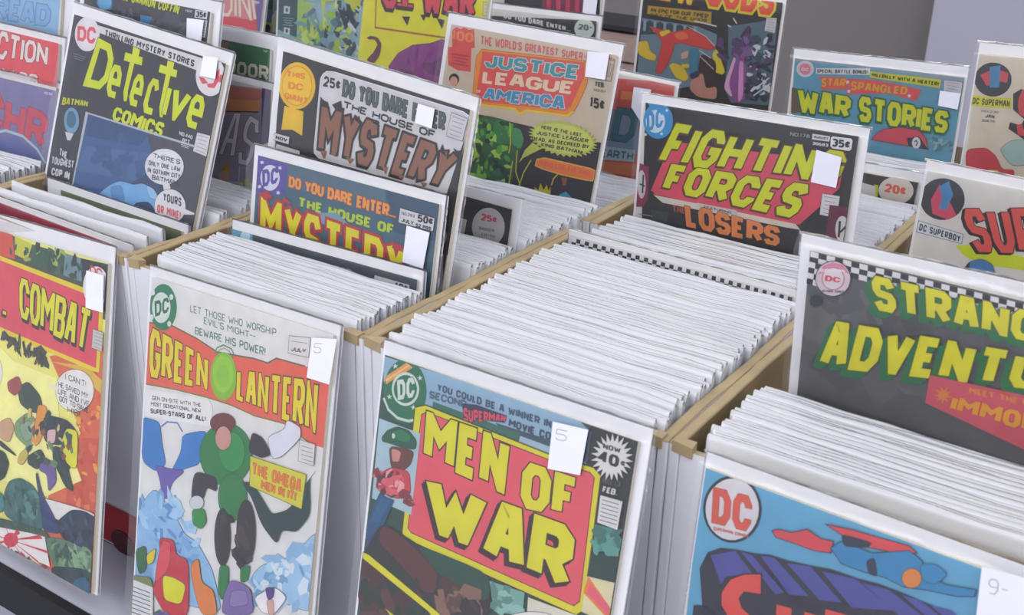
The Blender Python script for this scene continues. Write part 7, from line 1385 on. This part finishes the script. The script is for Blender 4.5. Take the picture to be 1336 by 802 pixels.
['p','e0dde0',[[164.5,3.8],[167.5,3.8],[167.5,6.8],[164.5,6.8]]],
['p','26242a',[[164.5,6.8],[167.5,6.8],[167.5,9.8],[164.4,9.8]]],
['p','26242a',[[167.5,3.8],[170.5,3.7],[170.5,6.7],[167.5,6.8]]],
['p','e0dde0',[[167.5,6.8],[170.5,6.7],[170.5,9.8],[167.5,9.8]]],
['p','e0dde0',[[170.5,3.7],[173.4,3.7],[173.4,6.7],[170.5,6.7]]],
['p','26242a',[[170.5,6.7],[173.4,6.7],[173.4,9.7],[170.5,9.8]]],
['p','26242a',[[173.4,3.7],[176.4,3.7],[176.4,6.7],[173.4,6.7]]],
['p','e0dde0',[[173.4,6.7],[176.4,6.7],[176.4,9.7],[173.4,9.7]]],
]),
}

LABELS = {
'crimson_peek': 'comic with a crimson cover edge just behind the leftmost tank battle comic',
'olive_peek': 'comic with an olive cover edge just in front of the charcoal yellow-titled comic',
'tank': 'comic with yellow title on red panel over fiery battle scene, leftmost in front',
'lantern': 'front comic on white with yellow title on red band and large green disc',
'pink_panel': 'front comic with big yellow title on a pink panel framed in yellow',
'blue_purple': 'front comic with sky blue cover and red letters over purple block shadows, lower right corner',
'charcoal_yellow': 'charcoal comic with tall yellow title and blue scene, standing raised at the upper left',
'badge_black': 'black comic with yellow ribbon badge and brown jagged title on white',
'steel_blue': 'steel blue comic with purple corner badge and yellow title, before the ribbon badge comic',
'slate_peek': 'dark slate comic peeking just above the stack before the steel blue one',
'beige_shield': 'beige comic with orange shield title panel and green scene below',
'black_slant': 'black comic with slanted yellow two-line title on pink, raised in the middle box',
'sky_blue': 'sky blue comic with yellow title and red ribbon banner before the grey wall',
'grey_checker': 'grey comic with checkered top border and yellow letters with green shadows',
'white_dot': 'off-white comic with black round emblem and red letters, above the checkered grey one',
'cream_dot': 'cream comic with black round emblem, yellow strip and red shape, at the upper right edge',
'red_sweep': 'dark comic with red and yellow title and red sweeping shape at the top centre right',
'black_circle': 'low black comic with round white price circle in front of the beige shield comic',
'orange_teal': 'orange comic with teal letters partly hidden between beige and black slanted title comics',
'black_banner': 'black comic with white lettering and pale round price mark above the beige shield comic',
'magenta_stripes': 'dark comic with magenta stripes rising behind the black one with white lettering',
'yellow_drip': 'bright yellow comic with dripping pink title and purple creature at the top centre',
'blue_green_ink': 'pale blue and lime comic with black ink splashes and teal side strip at the top',
'rose_violet': 'rose and violet comic with cream title behind the dark green one, top left of centre',
'teal_back': 'teal comic sliver with tan and lime patches behind the rose and violet one',
'dark_green': 'dark green comic with cream letters between the charcoal and ribbon badge comics',
'salmon_mauve': 'salmon and mauve comic with big grey letters just below the dark green one',
'dark_coffin': 'dark grey comic with small yellow title behind the charcoal yellow-titled comic',
'pale_sliver': 'pale comic with blue emblem showing only as a sliver left of the charcoal comic',
'violet_arc': 'violet comic with large red letters and pale blue arc at the left edge',
'red_script': 'red comic with cream script title behind the violet one at the left edge',
'pale_blue': 'pale blue comic with faint block letters in the upper left corner',
'ice_sliver': 'pale blue and ochre comic sliver left of the red sweep comic',
'brown_corner': 'brown comic with round red-numbered price mark, low behind the black slanted title comic',
'checker_strip': 'comic showing only a checkered strip across the white filed comics in the middle box',
}
# ------------------------------------------------------------------ displayed comics
def wave(u, v, s):
    return (math.sin(u*37 + s) * math.sin(v*29 + 1.7*s) + .6*math.sin(u*71 - v*53 + 2.1*s) + .35*math.sin(u*120 + v*97 + s*3))
def pose_matrix(pose, h):
    x, y, z, yaw, lean, roll = pose
    cy, sy, cr, sr = math.cos(yaw), math.sin(yaw), math.cos(roll), math.sin(roll)
    def P(a, b): 
        A = a*cr + b*sr; B = -a*sr + b*cr; ly = -B*math.sin(lean); return Vector((A*cy - ly*sy, A*sy + ly*cy, -B*math.cos(lean)))
    ex, up = P(1, 0), -P(0, 1); ny = up.cross(ex)
    o = Vector((x, y, z)) - up * h
    return Matrix(((ex.x, ny.x, up.x, o.x), (ex.y, ny.y, up.y, o.y), (ex.z, ny.z, up.z, o.z), (0, 0, 0, 1)))
SEEN = []
def displayed(key, d, idx):
    w_, h, t = d['w'], d['h'], d['t']; ml, mt, mr = d['margins']
    mw = pose_matrix(d['pose'], h)
    root = thing('comic_book', LABELS[key], 'comic', mw=mw @ Matrix.Translation((w_/2, 0, 0)), group='bagged comics set out with their covers showing')
    ox = -w_/2
    def at(u, v, y=0): return (ox + u, y, h - v)
    # white board behind
    bo = box('backing_board', ox, ox + w_, .0002, .0012, .001, h, M_BOARD, root, .0003, 1)
    # page block
    cu0, cu1, cv0, cv1 = ml, w_ - mr, mt, min(h - .003, mt + .262)
    pg = box('page_block', ox + cu0 + .0008, ox + cu1 - .0006, -t, -.0001, h - cv1 + .0006, h - cv0 - .0008, M_PAGES, root)
    # cover sheet with its printing
    V, F, Cc, FM = [], [], [], []
    yb = -t - .0003
    v, f = box_vf(ox + cu0, ox + cu1, yb, -t - .00005, h - cv1, h - cv0); V += v; F += f; base = srgb('d8d4cc'); Cc += [base] * 6
    polys = ink_layers(d['ops'], (cu0*1e3, cv0*1e3, cu1*1e3, cv1*1e3))
    if polys: 
        nl = max(p[0] for p in polys); step = min(.000012, .0016 / max(nl, 1))
    for lay, col, pts in polys:
        n0 = len(V); y = yb - .00002 - lay * step
        V += [at(p[0]*1e-3, p[1]*1e-3, y) for p in pts]; F.append(tuple(range(n0, n0 + len(pts)))); Cc.append(srgb(col))
    co = mesh_obj('printed_cover', V, F, M_PRINT, root); me = co.data
    ca = me.color_attributes.new('ink', 'FLOAT_COLOR', 'CORNER'); buf = []
    for pl, cc in zip(me.polygons, Cc): buf += [*cc, 1.0] * pl.loop_total
    ca.data.foreach_set('color', buf)
    # clear bag: front sheet, folded over the top, down the back
    nu, s = 26, idx * 1.37
    prof = [(-t-.0022, z) for z in [h*.004 + (h - cv0*1.15 - h*.004) * k / 22 for k in range(23)]]
    prof += [(-t*.75-.0022, h - cv0*.8), (-t*.4-.0016, h - cv0*.4), (-.0010, h - .0006), (.0006, h + .0016), (.0020, h - .001), (.0021, h*.5), (.0021, h*.004)]
    V, F = [], []
    for j, (y, z) in enumerate(prof):
        for i in range(nu + 1):
            u = i / nu; a = wave(u*w_*6, z*6, s) * .00022
            amp = 1.6 if 20 < j < 26 else .8
            V.append((ox - .0018 + u*(w_ + .0036), y - a*amp if j < 26 else y, z + (a*1.5 if j in (24, 25, 26) else 0)))
    for j in range(len(prof)-1):
        for i in range(nu): F.append((j*(nu+1)+i, j*(nu+1)+i+1, (j+1)*(nu+1)+i+1, (j+1)*(nu+1)+i))
    mesh_obj('plastic_bag', V, F, M_FILM, root, smooth=True)
    for q in d['stickers']:
        pts = [(p[0]*1e-3, p[1]*1e-3) for p in q]
        y0, y1 = -t - .0032, -t - .0030
        Vs = [at(u, v, y0) for u, v in pts] + [at(u, v, y1) for u, v in pts]
        st = mesh_obj('price_sticker', Vs, [(3, 2, 1, 0), (4, 5, 6, 7), (0, 1, 5, 4), (1, 2, 6, 5), (2, 3, 7, 6), (3, 0, 4, 7)], M_STICK, root)
        pencil = {'lantern': '5', 'pink_panel': '5', 'blue_purple': '9-'}.get(key)
        if pencil:
            A, B, C_, D = [Vector(p) for p in pts]
            f0, f1, g0, g1 = (.12, .45, .12, .36) if key != 'blue_purple' else (.1, .34, .12, .34)
            qq = [tuple(A.lerp(B, a).lerp(D.lerp(C_, a), b)) for a, b in ((f0, g0), (f1, g0), (f1, g1), (f0, g1))]
            V, F = [], []
            for sq in lay_text(pencil, qq, .0006, .3)():
                n0 = len(V); V += [at(p[0], p[1], y0 - .00003 - n0*1e-7) for p in sq]; F.append(tuple(range(n0, len(V))))
            mesh_obj('pencil_mark', V, F, M_INK[1], st)
    # where its face crosses the level of the filed tops
    up = mw.col[2].to_3d(); tlp = mw @ Vector((0, 0, h)); k = (tlp.z - .265) / up.z; p0 = tlp - up * k
    SEEN.append((p0.x, p0.y, t, key))
    return root
for i, (k, d) in enumerate(ART.items()): displayed(k, d, i)

# ------------------------------------------------------------------ filed comics, edge up in the boxes
VAR = []
rnd = random.Random(4)
def filed_meshes(v):
    r = random.Random(100 + v); w_ = .178; h = .2655
    def me(name, V, F, m, smooth=False):
        a = bpy.data.meshes.new(name); a.from_pydata(V, [], F); a.update(); a.materials.append(m)
        if smooth: a.polygons.foreach_set('use_smooth', [True]*len(a.polygons))
        return a
    bv, bf = box_vf(0, w_, .0002, .0009, 0, h); pv, pf = box_vf(.003, .172 - r.uniform(0, .002), -.0010, .0001, .001, h - r.uniform(.004, .009))
    V, F = [], []; n = 8
    lift = [r.uniform(.0004, .0022) for _ in range(n+1)]
    prof = [(-.0013, .0), (-.0014, h-.012), (-.0017, h-.0015), (-.0009, h+.0006), (.0009, h+.0008), (.0017, h-.0006), (.0016, h-.012), (.0013, 0)]
    for j, (y, z) in enumerate(prof):
        for i in range(n+1): V.append((-.0015 + i/n*(w_+.003), y + (r.uniform(-.0003, .0003) if j < 6 else 0), z + (lift[i] if j in (3, 4) else 0)))
    for j in range(len(prof)-1):
        for i in range(n): F.append((j*(n+1)+i, j*(n+1)+i+1, (j+1)*(n+1)+i+1, (j+1)*(n+1)+i))
    return me('backing_board', bv, bf, M_EDGE[v % 3]), me('page_block', pv, pf, M_INK[v % 6]), me('plastic_bag', V, F, M_SLEEVE, True)
VAR = [filed_meshes(v) for v in range(9)]
def filed_one(x, y, lean, zoff, yaw, v, label, group):
    root = bpy.data.objects.new('filed_comic', None); COL.objects.link(root); root.empty_display_size = .02
    tag(root, label, 'comic', group)
    h = .2655; root.location = (x, y - math.sin(lean)*h, .0055 + zoff); root.rotation_euler = (-lean, 0, yaw)
    for m in VAR[v]:
        o = bpy.data.objects.new(m.name, m); COL.objects.link(o); o.parent = root
def filed(x0, y0, y1, l0, l1, label, group, pitch=.0033, dz=0.):
    y = y0; k = 0
    blocks = [(s[1] - s[2] - .0048, s[1] + .0040) for s in SEEN if abs(s[0] - x0) < .05]
    while y < y1:
        hit = [b for b in blocks if b[0] < y < b[1]]
        if hit: y = max(b[1] for b in hit) + .0002; continue
        f = (y - y0) / max(1e-6, y1 - y0)
        if rnd.random() > .03:
            filed_one(x0 + rnd.uniform(-.002, .0035), y, l0 + (l1 - l0)*f, dz + rnd.uniform(-.0030, -.0008) + (.0025 if rnd.random() < .05 else 0), rnd.uniform(-.004, .004) - .004, rnd.randrange(9), label, group)
        y += pitch * rnd.uniform(.88, 1.12); k += 1
    return k
N = 0
N += filed(.211, .009, .212, .0, .03, 'white-edged bagged comic filed between the pink panel comic and the checkered strip', 'filed comics between the pink panel comic and the checkered strip', .0032)
N += filed(.211, .2225, .302, .03, .035, 'white-edged bagged comic filed between the checkered strip and the black slanted title comic', 'filed comics between the checkered strip and the black slanted title comic', .0035, -.0055)
N += filed(.211, .318, .62, .035, .05, 'white-edged bagged comic filed between the black slanted title comic and the sky blue comic', 'filed comics between the black slanted title comic and the sky blue comic', .0042, -.006)
N += filed(.003, .009, .074, .0, .09, 'white-edged bagged comic filed behind the green and red titled front comic', 'filed comics behind the green and red titled front comic')
N += filed(.003, .128, .186, .11, .15, 'white-edged bagged comic filed between ribbon badge comic and low black price circle comic', 'filed comics between ribbon badge comic and low black price circle comic')
N += filed(.003, .196, .303, .15, .17, 'white-edged bagged comic filed in front of the beige shield comic', 'filed comics in front of the beige shield comic')
N += filed(.003, .325, .436, .17, .12, 'white-edged bagged comic filed between the beige shield and orange teal comics', 'filed comics between the beige shield and orange teal comics', .0042, -.017)
N += filed(.4195, .009, .078, .0, .0, 'white-edged bagged comic filed before the grey checkered comic at the right', 'filed comics before the grey checkered comic at the right')
N += filed(-.214, .098, .158, .12, .12, 'white-edged bagged comic filed between the charcoal comic and the salmon mauve comic', 'filed comics between the charcoal comic and the salmon mauve comic')
N += filed(-.428, .050, .100, .05, .15, 'white-edged bagged comic filed in front of the violet comic at the left edge', 'filed comics in front of the violet comic at the left edge')
N += filed(-.214, .030, .056, .0, .1, 'bagged comic filed between the tank battle comic and the charcoal comic', 'filed comics between the tank battle comic and the charcoal comic', .019)
print('FILED', N)
